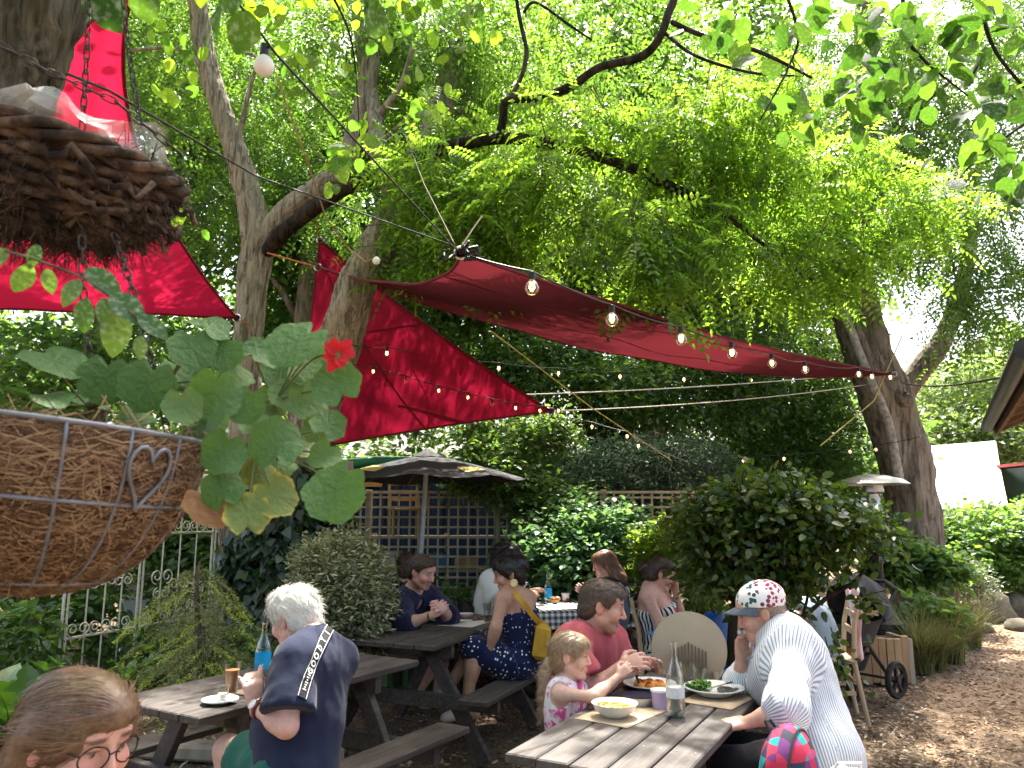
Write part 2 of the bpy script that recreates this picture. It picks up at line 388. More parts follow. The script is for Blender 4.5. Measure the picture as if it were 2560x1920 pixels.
# forked robinia whose ivy clad foot stands by the iron trellis
t1 = tree('robinia_tree', 'forked pale-barked tree with a long silhouetted arching branch')
limb('trunk', [PR(585, 1712, 7, .17), PR(592, 1400, 7, .155), PR(608, 1050, 7, .14), PR(620, 850, 7, .135), PR(628, 720, 7, .135), PR(642, 600, 7, .14), PR(606, 430, 7, .115), PR(548, 260, 7, .1), PR(510, 120, 7, .095), PR(480, -120, 7, .08), PR(430, -420, 7.2, .05)], t1, M_BARK, 18, 8)
limb('limb', [PR(645, 625, 7, .1), PR(715, 530, 6.95, .105), PR(850, 425, 6.9, .1), PR(898, 310, 6.9, .095), PR(925, 160, 6.9, .085), PR(950, -80, 6.9, .07), PR(1000, -350, 7, .04)], t1, M_BARK, 16, 8, seed=3)
dk = [PR(655, 645, 7, .06), PR(700, 590, 6.85, .075), PR(780, 525, 6.7, .065), PR(870, 470, 6.5, .06), PR(985, 415, 6.2, .055), PR(1110, 372, 5.9, .052), PR(1250, 345, 5.6, .05), PR(1400, 366, 5.5, .045), PR(1560, 412, 5.5, .042), PR(1700, 478, 5.6, .04), PR(1765, 507, 5.7, .036), PR(1850, 565, 5.8, .022), PR(1950, 645, 6, .016), PR(2030, 700, 6.2, .008)]
limb('limb', dk, t1, M_BARK_D, 10, 7, seed=5)  # this tree's silhouetted branches get the shade in their dark bark colour
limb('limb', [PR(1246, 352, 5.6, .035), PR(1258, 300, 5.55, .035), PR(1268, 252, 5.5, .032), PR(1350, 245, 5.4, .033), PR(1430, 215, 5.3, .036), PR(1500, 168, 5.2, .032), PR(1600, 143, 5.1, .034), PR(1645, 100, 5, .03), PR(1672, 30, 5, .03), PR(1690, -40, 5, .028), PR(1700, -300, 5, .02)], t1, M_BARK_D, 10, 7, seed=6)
for q in ([PR(1680, 55, 5, .02), PR(1760, 90, 4.9, .017), PR(1900, 130, 4.8, .014), PR(2030, 195, 4.8, .008)], [PR(1665, 85, 5, .015), PR(1740, 140, 4.9, .012), PR(1880, 182, 4.9, .01), PR(2010, 190, 4.9, .006)],
          [PR(1262, 262, 5.5, .02), PR(1300, 200, 5.6, .02), PR(1316, 130, 5.7, .02), PR(1300, 50, 5.8, .018), PR(1282, -60, 5.8, .015)], [PR(1310, 30, 5.8, .015), PR(1340, 6, 5.8, .013), PR(1420, 60, 5.8, .012), PR(1480, 100, 5.8, .008)],
          [PR(1755, 500, 5.7, .022), PR(1775, 470, 5.65, .02), PR(1785, 435, 5.6, .013)], [PR(1510, 398, 5.5, .01), PR(1530, 340, 5.4, .007), PR(1570, 300, 5.3, .004)],
          [PR(545, 255, 7, .03), PR(470, 130, 6.9, .024), PR(330, 125, 6.8, .016)], [PR(590, 385, 7, .035), PR(615, 260, 6.9, .024), PR(640, 150, 6.8, .016), PR(600, 130, 6.7, .01)],
          [PR(880, 380, 6.9, .03), PR(980, 330, 6.8, .02), PR(1060, 240, 6.7, .012)]):
    limb('limb', q, t1, M_BARK if q[0][1] > 6.5 else M_BARK_D, 7, 6, seed=8)
# its foliage: bright pinnate leaves hanging from the arching branch
e1 = [E(1110, 450, 5.9, 120, 45, .5), E(1190, 560, 5.8, 110, 70, .5), E(1290, 600, 6, 70, 30, .4), E(1330, 430, 5.4, 100, 45, .4), E(1480, 500, 5.4, 60, 40, .3), E(1570, 590, 5.2, 110, 50, .4), E(1670, 650, 5.4, 60, 40, .3), E(1730, 570, 5.6, 90, 70, .4),
      E(1440, 300, 5.6, 110, 40, .5), E(1700, 350, 5.6, 140, 60, .6), E(1860, 470, 6, 120, 60, .6), E(1950, 640, 6.3, 100, 55, .5), E(1900, 280, 5.6, 130, 60, .6), E(980, 590, 6.3, 45, 50, .3), E(2080, 620, 6.6, 90, 70, .5), E(2090, 430, 6.4, 120, 60, .6), E(1010, 400, 6.1, 60, 40, .3), E(1150, 330, 6.1, 70, 40, .4), E(2270, 520, 6.6, 110, 60, .6)]
v, f, tw = sprays(e1, 560, 7, PIN, .28, twig=.5, droop=.5, upn=.7, seed=11, shell=.35, out=.4, jitter=.4, wood=650)
leaf_obj('crown', (v, f), M_PIN, t1); leaf_obj('twig', twig_mesh(*tw, .005), M_TWIG, t1)['kind'] = 'stuff'
e1b = [E(420, 150, 9, 200, 180, 1.2), E(520, 480, 9, 150, 120, .8), E(700, 250, 9, 160, 200, 1), E(860, 130, 7.5, 200, 150, 1.2), E(1080, 180, 7.5, 170, 140, 1.2), E(1250, 140, 7, 200, 120, 1.2), E(1550, 60, 6.6, 250, 80, 1.2), E(300, -150, 7, 400, 140, 1.5), E(850, 560, 8.8, 90, 70, .5)]
v, f, tw = sprays(e1b, 1150, 6, PINF, .25, twig=.5, droop=.6, upn=.8, seed=12, shell=.3, jitter=.4, wood=300)
leaf_obj('crown', (v, f), M_PIN2, t1); leaf_obj('twig', twig_mesh(*tw, .005), M_TWIG, t1)['kind'] = 'stuff'

# leaning trunk in front of the upright sail
t2 = tree('leaning_tree', 'thick leaning trunk with ivy clad foot crossing the upright red sail')
limb('trunk', [PR(695, 1712, 7, .22), PR(705, 1400, 7, .205), PR(762, 1120, 6.85, .195), PR(825, 930, 6.6, .185), PR(862, 820, 6.5, .18), PR(900, 700, 6.45, .17), PR(965, 585, 6.5, .15), PR(1015, 480, 6.6, .135), PR(1068, 360, 6.6, .125), PR(1108, 250, 6.9, .12), PR(1140, 150, 7.2, .11), PR(1190, -40, 7.6, .09), PR(1240, -300, 8, .05)], t2, M_BARK, 20, 8, seed=9)
limb('limb', [PR(1000, 510, 6.55, .09), PR(955, 420, 6.6, .085), PR(935, 280, 6.8, .075), PR(910, 150, 7.1, .065), PR(880, -60, 7.4, .05)], t2, M_BARK, 12, 7, seed=10)
limb('limb', [PR(935, 300, 6.8, .04), PR(1000, 220, 6.6, .03), PR(1030, 120, 6.5, .02)], t2, M_BARK, 8, 6, seed=10)
e2 = [E(1180, 60, 8.2, 220, 120, 1.2), E(1000, 60, 8.2, 200, 140, 1.2), E(1350, 320, 8.4, 200, 90, 1), E(1180, 330, 8.5, 140, 80, .8)]
v, f = sprays(e2, 360, 6, PINF, .25, twig=.5, droop=.6, seed=13, jitter=.4); leaf_obj('crown', (v, f), M_PIN, t2)

# big tree by the path
t3 = tree('big_ash_tree', 'big dark trunk splitting in two beside the path, holding the long sail corner')
limb('trunk', [PR(2318, 1600, 11, .46), PR(2305, 1440, 11, .37), PR(2283, 1270, 11, .34), PR(2258, 1120, 11, .33), PR(2222, 1000, 11, .33), PR(2190, 900, 11, .27), PR(2160, 790, 11, .23), PR(2140, 660, 11, .21), PR(2150, 480, 11.2, .2), PR(2165, 260, 11.4, .17), PR(2160, 0, 11.6, .13), PR(2180, -300, 12, .08)], t3, M_BARK_G, 22, 8, seed=14, rough=.07)
limb('limb', [PR(2262, 1230, 11, .25), PR(2210, 1060, 10.85, .22), PR(2160, 930, 10.75, .19), PR(2110, 790, 10.7, .165), PR(2088, 640, 10.7, .14), PR(2060, 450, 10.8, .11), PR(2000, 250, 10.9, .08)], t3, M_BARK_G, 16, 8, seed=15)
limb('limb', [PR(2240, 1000, 11, .19), PR(2300, 925, 11, .16), PR(2355, 850, 11, .14), PR(2392, 760, 11, .12), PR(2425, 620, 11, .09), PR(2440, 450, 11, .06), PR(2500, 250, 11, .03)], t3, M_BARK_G, 14, 7, seed=16)
limb('limb', [PR(2246, 1200, 10.55, .07), PR(2220, 1060, 10.45, .065), PR(2180, 960, 10.4, .06), PR(2140, 860, 10.4, .055), PR(2108, 775, 10.4, .06)], t3, mat('pale stem bark', (.2, .18, .16), (.42, .39, .35), 18, .9, .3), 10, 6, seed=17)
for q in ([PR(2140, 660, 11, .07), PR(2060, 560, 10.6, .045), PR(1980, 520, 10, .02)], [PR(2150, 420, 11.2, .07), PR(2260, 300, 10.6, .05), PR(2380, 200, 10, .025)], [PR(2235, 985, 10.8, .16), PR(2262, 1000, 10.65, .1), PR(2275, 985, 10.6, .04)]):
    limb('limb', q, t3, M_BARK_G, 8, 6, seed=18)
e3 = [E(2000, 520, 10, 180, 100, 1), E(2150, 420, 10.2, 250, 130, 1.4), E(1950, 700, 10.5, 100, 60, .6), E(2300, 300, 10.4, 280, 160, 1.5), E(2420, 560, 9.6, 160, 110, 1.2), E(2480, 740, 9.4, 100, 120, 1), E(2420, 800, 9.8, 60, 80, .6), E(2050, 200, 10.5, 280, 130, 1.5), E(2430, 60, 11, 220, 120, 1.4), E(2230, 640, 10.6, 50, 60, .5), E(1960, 850, 11.5, 110, 80, .8), E(2060, 940, 11.6, 70, 120, .6)]
v, f, tw = sprays(e3, 1000, 7, PINF, .3, twig=.75, droop=.7, upn=.7, seed=21, shell=.3, jitter=.4, wood=400)
leaf_obj('crown', (v, f), M_PIN2, t3); leaf_obj('twig', twig_mesh(*tw, .008), M_TWIG, t3)['kind'] = 'stuff'

# near lime whose trunk carries the baskets
t5 = tree('lime_tree', 'mossy dark trunk beside the wicker basket, with broad round leaves overhead')
limb('trunk', [PR(-420, 2000, 1.6, .1), PR(-300, 1000, 1.5, .09), PR(-130, 560, 1.42, .085), PR(0, 280, 1.4, .085), PR(60, 120, 1.4, .088), PR(95, -40, 1.4, .088), PR(90, -300, 1.45, .075), PR(120, -900, 1.6, .06)], t5, M_BARK_N, 20, 9, .09, seed=20)
for q in ([PR(100, -500, 1.5, .04), PR(600, -260, 2.4, .03), PR(1200, -160, 3.2, .022), PR(1700, -140, 3.4, .015)], [PR(110, -700, 1.5, .045), PR(1400, -520, 2.4, .03), PR(2200, -240, 2.8, .02), PR(2560, -60, 3, .012)],
          [PR(1900, -180, 2.9, .008), PR(1990, 60, 2.9, .006), PR(1975, 160, 2.9, .005), PR(1900, 300, 2.9, .003)], [PR(2250, -200, 2.8, .01), PR(2262, 60, 2.8, .008), PR(2300, 140, 2.8, .006), PR(2420, 240, 2.8, .003)], [PR(2400, -150, 2.9, .011), PR(2450, 20, 2.85, .009), PR(2490, 130, 2.8, .007), PR(2570, 230, 2.8, .006)],
          [PR(2560, 310, 2.9, .006), PR(2440, 400, 2.9, .004), PR(2380, 470, 2.95, .002)], [PR(700, -230, 2.6, .008), PR(820, -30, 2.9, .006), PR(880, 110, 3, .004), PR(900, 350, 3, .002)]):
    limb('limb', q, t5, M_BARK_D, 7, 6, seed=22)
def leaf_cluster_pts(cl, seed, spread=.09):
    rng = random.Random(seed); out = []
    for (u, v_, Y, n, ru, rv) in cl:
        for _ in range(n):
            a = rng.gauss(0, .5); b_ = rng.gauss(0, .5); out.append(P(u + a * ru, v_ + b_ * rv, Y + rng.gauss(0, spread)))
    return out
lm = []
for k, (w_, fo, dr) in enumerate(((.86, .05, .1), (.8, .1, .18), (.9, -.04, .05))):
    tv, tf = t_leaf(1, w_, fo, dr); me = np_mesh('lime_leaf_%d' % k, tv, quads=tf, smooth=True); lm.append(me)
lmD = [m.copy() for m in lm]
for m in lm: m.materials.append(M_ROUND)
for m in lmD: m.materials.append(M_ROUND_D)
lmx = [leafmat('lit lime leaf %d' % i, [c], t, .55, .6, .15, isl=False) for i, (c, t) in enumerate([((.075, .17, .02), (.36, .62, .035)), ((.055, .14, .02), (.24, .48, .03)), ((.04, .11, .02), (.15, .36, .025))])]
lmdx = [leafmat('shaded lime leaf %d' % i, [c], t, .5, .6, .15, isl=False) for i, (c, t) in enumerate([((.045, .11, .02), (.17, .34, .025)), ((.032, .085, .018), (.11, .25, .02)), ((.025, .065, .016), (.07, .18, .015))])]  # lit and shaded copies of one leaf, the light put into their colours
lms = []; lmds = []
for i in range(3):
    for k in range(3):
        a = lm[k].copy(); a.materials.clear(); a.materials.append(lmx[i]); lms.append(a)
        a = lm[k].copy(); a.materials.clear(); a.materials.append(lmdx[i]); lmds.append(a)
def hang_leaf(p, size, meshes, rng, parent):
    o = link('leaf', rng.choice(meshes), parent)
    d = V((rng.gauss(0, .6), rng.gauss(0, .6), -.75 + rng.gauss(0, .3))).normalized(); up = V((rng.gauss(0, .5), -.25 + rng.gauss(0, .6), .9))
    x = d.cross(up).normalized(); z = x.cross(d); s_ = size * rng.uniform(.7, 1.2)
    o.matrix_world = Matrix.Translation(p) @ Matrix((x, d, z)).transposed().to_4x4() @ Matrix.Scale(s_, 4)
rl = random.Random(4)
bright = [(430, 80, 3.2, 7, 50, 60), (470, 120, 3.2, 6, 40, 50), (440, 210, 3.2, 6, 50, 50), (720, 190, 3.1, 9, 60, 70), (760, 120, 3.2, 10, 110, 110), (850, 210, 3.1, 12, 120, 90), (880, 330, 3, 8, 60, 50), (870, 440, 3, 9, 60, 80), (1010, 80, 3.3, 14, 120, 100), (1060, 230, 3.2, 9, 60, 80), (930, 330, 3, 6, 50, 40), (1180, 120, 3.3, 8, 110, 90), (450, 540, 3.2, 5, 60, 40), (640, 30, 3, 8, 80, 60), (1120, 20, 3.2, 9, 150, 50)]
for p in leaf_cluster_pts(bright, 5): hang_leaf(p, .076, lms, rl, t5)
deep = [(2000, 120, 2.9, 16, 130, 130), (2200, 150, 2.8, 24, 160, 130), (2330, 90, 2.7, 24, 150, 130), (2450, 200, 2.8, 24, 150, 140), (2140, 250, 2.9, 16, 160, 80), (2260, 30, 2.8, 22, 260, 50), (2500, 60, 2.7, 16, 100, 80), (2480, 360, 2.9, 16, 110, 90), (2520, 450, 3, 10, 80, 60), (1980, 330, 3, 8, 130, 90), (1800, 60, 3, 10, 120, 60)]
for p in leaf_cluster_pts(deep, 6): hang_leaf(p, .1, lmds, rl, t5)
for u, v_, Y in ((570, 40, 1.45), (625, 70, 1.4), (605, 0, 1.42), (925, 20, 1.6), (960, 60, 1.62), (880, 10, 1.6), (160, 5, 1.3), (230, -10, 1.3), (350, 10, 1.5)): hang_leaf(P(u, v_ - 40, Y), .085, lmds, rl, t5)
# unseen clumps added to the lime crown, to cut sun and sky light
e5 = [(x, y, z, 1.25, 1.1, .45, 1) for x, y, z in ((-1, 1, 5), (-4.6, 1.6, 5), (-3, 1.4, 5.2), (-4.4, 3.2, 5.3), (-2.8, 3, 5.3), (-1.2, 2.4, 5.1), (-1.4, 4, 5.6), (-3.4, 4.6, 6.2), (-5.4, 4.8, 6), (-2.4, -.2, 5), (0, -.6, 5), (0, -3, 4.6), (-3, -3, 4.6), (3, -2.5, 4.6))]
v, f = sprays(e5, 1000, 8, t_leaf2(1, .9), .095, twig=.6, droop=.4, seed=25, shell=.2); leaf_obj('crown', (v, f), M_ROUND, t5)
v, f = sprays([(-.45, 2.65, 4.6, 1.1, .8, .35, 1), (-.5, 3.3, 4.75, .9, .4, .3, .6), (-1.3, 3.0, 4.7, .8, .7, .3, .6)], 520, 8, t_leaf2(1, .9), .095, twig=.5, droop=.3, seed=26, shell=.2); leaf_obj('crown', (v, f), M_ROUND, t5)  # unseen clumps added up here to shade the basket and woman below

# trees behind: each with its own trunk and crown
def back_tree(name, label, trunk, ells, n, lps, m, size, seed, twig=.7, tm=QL, stems=(), bark=M_BARK_G, droop=.35, shell=.45, **k):
    t = tree(name, label, 'trees behind the garden tables')
    limb('trunk', trunk, t, bark, 10, 6, seed=seed)
    for s_ in stems: limb('limb', s_, t, bark, 7, 5, seed=seed)
    v, f = sprays(ells, n, lps, tm, size, twig=twig, droop=droop, seed=seed, shell=shell, **k); leaf_obj('crown', (v, f), m, t); return t
back_tree('sunlit_tree', 'light leafy tree with sky showing through, beyond the draped red sail', [PR(230, 1560, 12, .2), PR(240, 1000, 12, .16), PR(300, 500, 12, .12), PR(330, 100, 12, .08), PR(340, -200, 12, .04)],
          [E(120, 450, 12, 260, 150, 1.5), E(330, 620, 12, 200, 180, 1.5), E(400, 350, 12.5, 220, 170, 1.5), E(620, 330, 13, 180, 190, 1.5), E(100, 900, 11.5, 200, 90, 1.2), E(350, 880, 11.5, 190, 70, 1.2), E(560, 560, 12.5, 150, 140, 1), E(250, 100, 13, 400, 150, 2), E(500, -120, 13, 500, 100, 2), E(60, 1020, 11, 120, 60, 1)], 5400, 9, M_BACK, .145, 31, .8,
          stems=[[PR(300, 500, 12, .08), PR(420, 340, 12, .05), PR(560, 180, 12, .03)], [PR(260, 760, 12, .07), PR(420, 650, 12, .05), PR(540, 560, 12, .02)], [PR(240, 860, 12, .06), PR(360, 810, 12, .04), PR(480, 760, 12, .02)]])
back_tree('slender_tree', 'slender tree rising behind the leaning trunk and upright sail', [PR(730, 1560, 11, .14), PR(745, 1000, 11, .12), PR(770, 650, 11, .11), PR(800, 350, 11.5, .08), PR(850, 0, 12, .05)],
          [E(760, 560, 11.5, 170, 130, 1.2), E(950, 330, 12, 220, 130, 1.5), E(1050, 740, 11.5, 180, 110, 1.2), E(720, 800, 12, 130, 130, 1), E(1150, 520, 12, 200, 110, 1.5), E(900, 680, 11.8, 110, 100, 1)], 4200, 9, M_BACK, .14, 32, .8,
          stems=[[PR(755, 820, 11, .07), PR(700, 720, 11, .05), PR(640, 660, 11, .03)], [PR(770, 650, 11, .06), PR(900, 500, 11.4, .04), PR(1000, 420, 11.8, .02)]])
back_tree('hornbeam_tree', 'dark many-stemmed tree with layered foliage behind the long sail', [PR(1530, 1520, 11, .15), PR(1520, 1180, 11, .12), PR(1500, 980, 11, .1), PR(1440, 750, 11.3, .07), PR(1400, 550, 11.5, .04)],
          [E(1550, 960, 10.6, 200, 55, 1), E(1750, 900, 11, 200, 60, 1.2), E(1350, 900, 11, 170, 60, 1), E(1650, 1040, 10.8, 210, 45, 1), E(1450, 700, 11.5, 280, 90, 1.2), E(1750, 720, 11.5, 220, 90, 1.2), E(1250, 760, 11.3, 160, 70, 1), E(1300, 560, 12, 230, 90, 1.2), E(1650, 560, 12, 260, 90, 1.4), E(1200, 960, 11.5, 160, 70, 1), E(1850, 1000, 11.2, 130, 70, 1)], 6000, 10, M_DARK, .1, 33, .8, shell=.2,
          stems=[[PR(1520, 1180, 11, .1), PR(1580, 1050, 11, .08), PR(1620, 950, 11, .05), PR(1680, 850, 11, .03)], [PR(1530, 1250, 11, .08), PR(1470, 1050, 11, .06), PR(1455, 900, 11, .05), PR(1430, 780, 11, .03)], [PR(1350, 1500, 11.4, .1), PR(1310, 1100, 11.4, .08), PR(1290, 900, 11.4, .07), PR(1270, 700, 11.6, .04)], [PR(1230, 1500, 12, .09), PR(1225, 1000, 12, .07), PR(1210, 800, 12, .05)]], bark=M_BARK_D)
back_tree('tall_lime_tree', 'tall light green tree crown closing the view high behind the arching branch', [PR(1640, 1500, 16, .3), PR(1630, 1000, 16, .26), PR(1600, 500, 16, .2), PR(1580, 100, 16, .12)],
          [E(1500, 330, 15.5, 260, 130, 2), E(1750, 450, 15.5, 230, 130, 2), E(1400, 80, 15, 300, 130, 2), E(1750, 120, 15, 280, 150, 2), E(1950, 620, 15, 150, 120, 1.6), E(1850, 780, 15, 160, 110, 1.5), E(2080, 760, 16, 100, 110, 1.5)], 2300, 9, M_BACK, .2, 34, 1)
back_tree('hazy_tree', 'pale hazy tree standing beyond the white tarpaulin roof', [PR(2430, 1480, 22, .3), PR(2440, 1150, 22, .25), PR(2450, 850, 22, .12)],
          [E(2400, 980, 21, 130, 80, 2), E(2500, 1040, 21, 120, 90, 2), E(2360, 1070, 20, 80, 60, 1.5), E(2540, 900, 22, 90, 90, 2), E(2450, 1130, 20, 160, 80, 2)], 2600, 9, leafmat('hazed far leaf', [(.09, .16, .06), (.14, .22, .09), (.2, .28, .12)], (.3, .45, .1), .4), .17, 35, 1)  # haze of distance is put into the pale leaf colours
back_tree('screening_tree', 'upright tree of fine leaves between the big trunk and conifers', [PR(1990, 1520, 12.5, .14), PR(1985, 1200, 12.5, .1), PR(2000, 900, 12.5, .05)],
          [E(1930, 1060, 12, 110, 110, 1), E(2040, 1080, 12, 90, 120, 1), E(2080, 930, 12.3, 60, 90, .8), E(1900, 1180, 11.5, 120, 70, .8), E(2080, 1200, 11.5, 70, 80, .8)], 2200, 9, M_BACK, .085, 36, .6)
# dark wood behind everything
hr_ = random.Random(3); hw = []
for i in range(46):
    x = -17 + 34 * (i % 23) / 22 + hr_.uniform(-.6, .6); z = hr_.uniform(1.2, 3.2) + (3.4 if i >= 23 else 0); y = 18.5 + .006 * x * x + hr_.uniform(-1, 1.5) + (7 if x > 9 else 0)
    if x > 7.5 and i >= 23: continue
    hw.append((x, y, z, hr_.uniform(1.3, 2), 1.3, hr_.uniform(1.3, 2.2), 1))
v, f = sprays(hw, 6000, 9, QL, .24, twig=1.1, droop=.3, seed=41, shell=.3); tag(leaf_obj('woodland', (v, f), M_DARK), 'dark woodland edge closing off the garden behind the trees', 'woodland', kind='stuff')
RL2 = t_leaf2(1, .9); OL2 = t_leaf2(1, .6)
# ------------------------------------------------------------------ shrubs and border plants
def shrub(name, label, ells, n, lps, tm, size, m, seed, stems=None, cat='shrub', group=None, stem_r=.012, bark=M_TWIG, part='foliage', **k):
    t = thing(name, label, cat, group=group)
    r = sprays(ells, n, lps, tm, size, seed=seed, wood=min(n, 500), **k); leaf_obj(part, r[:2], m, t)
    v, f = twig_mesh(*r[2], .004)
    b = MB()
    for s_ in (stems or []):
        q = spline(s_, 5); b.tube([p[:3] for p in q], [float(p[3]) if len(p) > 3 else stem_r for p in q], 6)
    if b.v: b.build('stem', bark, t, smooth='all')
    leaf_obj('twig', (v, f), bark, t)['kind'] = 'stuff'; return t
shrub('variegated_bush', 'rounded cream variegated bush beside the ivy column', [E(850, 1450, 5.5, 105, 110, .32), E(800, 1530, 5.4, 80, 90, .3), E(915, 1500, 5.5, 60, 90, .28), E(840, 1590, 5.4, 110, 70, .32), E(780, 1420, 5.6, 40, 60, .2)], 2300, 10, QN, .045, M_VARI, 51,
      [[PR(840, 1780, 5.5, .02), PR(830, 1600, 5.5, .015), PR(800, 1480, 5.5, .006)], [PR(850, 1780, 5.5, .02), PR(880, 1600, 5.5, .012), PR(890, 1450, 5.5, .006)]], twig=.16, droop=.1, shell=.75, out=1.0)
# ivy over the foot of the forked tree
iv = thing('ivy', 'dark glossy ivy smothering the foot of the leaning trunk', 'ivy')
rng = np.random.default_rng(8); n = 5200; vv = rng.uniform(1105, 1700, n); th = rng.uniform(0, 6.28, n)
ctr = np.interp(vv, [1100, 1250, 1450, 1700], [765, 725, 700, 695]); rad = np.interp(vv, [1100, 1200, 1350, 1550, 1700], [58, 95, 120, 115, 125]) * (1 + .14 * np.sin(th * 3 + vv * .02) + rng.normal(0, .07, n))
pc = np.array([tuple(P(a, b_, 7)) for a, b_ in zip(ctr, vv)]); rr = rad * 7 / FPX
out = np.stack([np.cos(th), np.sin(th), np.zeros(n)], 1); pos = pc + out * rr[:, None]
ld = unit(out * .35 + np.array([0, 0, -1.]) + rng.normal(0, .35, (n, 3)))
IV = (np.array([(0, 0, 0), (.5, .1, .03), (.32, .5, 0), (0, 1, -.05), (-.32, .5, 0), (-.5, .1, .03)]), np.array([(0, 1, 2, 3), (0, 3, 4, 5)]))
leaf_obj('foliage', place(IV, pos, ld, out + rng.normal(0, .4, (n, 3)), .085 * (.6 + .7 * rng.random(n))), M_IVY, iv)
limb('stem', [PR(690, 1715, 6.9, .03), PR(650, 1500, 6.8, .03), PR(720, 1250, 6.85, .025), PR(690, 1110, 6.9, .02)], iv, M_TWIG, 8)
for q in ([PR(700, 1715, 6.95, .2), PR(705, 1400, 6.95, .19), PR(760, 1130, 6.85, .12)],): limb('stem', q, iv, M_BARK_D, 12)

# drooping little spruce with pale tips
sp = thing('spruce_sapling', 'drooping spruce sapling with pale new tips in front of the iron trellis', 'conifer')
limb('trunk', [PR(498, 1745, 4.7, .03), PR(495, 1560, 4.7, .022), PR(492, 1440, 4.7, .012), PR(505, 1395, 4.7, .005)], sp, M_TWIG, 8)
rng = np.random.default_rng(9); parts = []; tips = []; tw = MB()
for k in range(64):
    h = rng.uniform(0, 1); a = rng.uniform(0, 6.28); base = P(495, 1425 + 250 * h, 4.7); L = (.16 + .36 * h ** .6) * rng.uniform(.7, 1.15)
    pts = [base + V((math.cos(a) * L * t, math.sin(a) * L * t, .05 * math.sin(t * 3) - .2 * L * t * t * 2.2)) for t in np.linspace(0, 1, 8)]
    tw.tube(pts, [.005 * (1 - .8 * i / 7) for i in range(8)], 4)
    for i in range(1, 8):
        for j in range(3):
            sd = V((-math.sin(a), math.cos(a), 0)) * rng.uniform(-1, 1) * .09
            p = pts[i] + sd * (1 - .3 * i / 8) + V((0, 0, -.03 * abs(sd.length) / .09)); m = 16
            dd = (V((math.cos(a), math.sin(a), -.5)) * .6 + sd.normalized() * .7).normalized()
            t = np.linspace(0, 1, m)[:, None]; ps = np.array(p) + np.array(dd) * t * .075; ps[:, 2] -= .03 * t[:, 0] ** 2
            lat = unit(rng.normal(size=(m, 3))); d = unit(np.array(dd) * .8 + lat)
            (tips if i > 5 else parts).append(place(t_quad(1, .18), ps, d, rng.normal(size=(m, 3)), np.full(m, .022)))
tw.build('branches', M_TWIG, sp, smooth='all')
leaf_obj('needles', join(parts), leafmat('spruce needle old', [(.11, .16, .06), (.2, .25, .1), (.34, .38, .18)], (.3, .4, .07), .3), sp); leaf_obj('new_tips', join(tips), leafmat('spruce needle new', [(.3, .42, .08), (.42, .55, .1)], (.6, .75, .08), .4), sp)

# acanthus: big lobed arching leaves, each its own piece
def lobed(L, W, n=7, fold=.25, arch=.5):
    b = MB(); c = []; e = [[], []]
    N = n * 4
    for i in range(N + 1):
        t = i / N; y = L * t; z = arch * L * (t - t * t * 1.35)
        w_ = W * .5 * (math.sin(math.pi * min(t * 1.08 + .06, 1)) ** .8) * (.62 + .38 * abs(math.sin(math.pi * n * t)))
        c.append(V((0, y, z)))
        for k, s_ in enumerate((-1, 1)): e[k].append(V((s_ * w_, y + .1 * w_, z + fold * w_)))
    for k in (0, 1):
        vs = []; fs = []
        for i in range(N + 1): vs += [c[i], e[k][i]]
        for i in range(N): fs.append((2 * i, 2 * i + 1, 2 * i + 3, 2 * i + 2) if k else (2 * i, 2 * i + 2, 2 * i + 3, 2 * i + 1))
        b.add(vs, fs)
    b.tube([c[i] - V((0, 0, .004)) for i in range(0, N + 1, 4)], [.007 * (1 - .8 * i / N) for i in range(0, N + 1, 4)], 4)
    return b
def leafy_plant(name, label, base, n, L, m, seed, group=None, spread=.5, cat='plant', W=.36, arch=.5, zup=.55):
    t = thing(name, label, cat, base, group=group); r = random.Random(seed)
    meshes = []
    for k in range(3):
        o = lobed(1, W + .06 * k, 6 + k, .2 + .12 * k, arch + .12 * k).build('leaf', m, t, smooth='all'); meshes.append(o)
    for i in range(n):
        o = meshes[i] if i < 3 else link('leaf', meshes[i % 3].data, t)
        a = 2.4 * i + r.uniform(-.3, .3); el = zup + r.uniform(-.45, .5); s_ = L * r.uniform(.65, 1.15)
        o.location = (math.cos(a) * .04 * spread, math.sin(a) * .04 * spread, r.uniform(0, .25) * L * zup)
        o.rotation_euler = (el, r.uniform(-.3, .3), a - math.pi / 2); o.scale = (s_, s_, s_)
    b = MB()
    for i in range(5):
        a = i * 1.3; b.tube([V((0, 0, 0)), V((math.cos(a) * .06, math.sin(a) * .06, .12 * L)), V((math.cos(a) * .1, math.sin(a) * .1, .4 * L * zup + .05))], [.014, .011, .006], 5)
    b.build('stem', M_ACAN, t, smooth='all'); return t
ga = 'acanthus clumps in the border'
for i, (u, v_, Y, L, n, lab) in enumerate([(60, 1640, 4.6, .62, 13, 'tall acanthus clump with glossy lobed leaves at the foot of the iron trellis'), (180, 1580, 5.6, .6, 12, 'acanthus clump growing up through the iron trellis bars'), (330, 1600, 6.6, .45, 9, 'low acanthus behind the iron trellis and spruce sapling'), (-30, 1500, 5.2, .7, 12, 'upright acanthus by the border edge with shining leaf ribs')]):
    leafy_plant('acanthus', lab, (P(u, v_, Y).x, Y, 0), n, L, M_ACAN, 60 + i, ga, arch=.35, zup=.95)
M_SILV = leafmat('silver leaf', [(.16, .22, .14), (.28, .34, .25)], (.15, .25, .06), .15, .4)
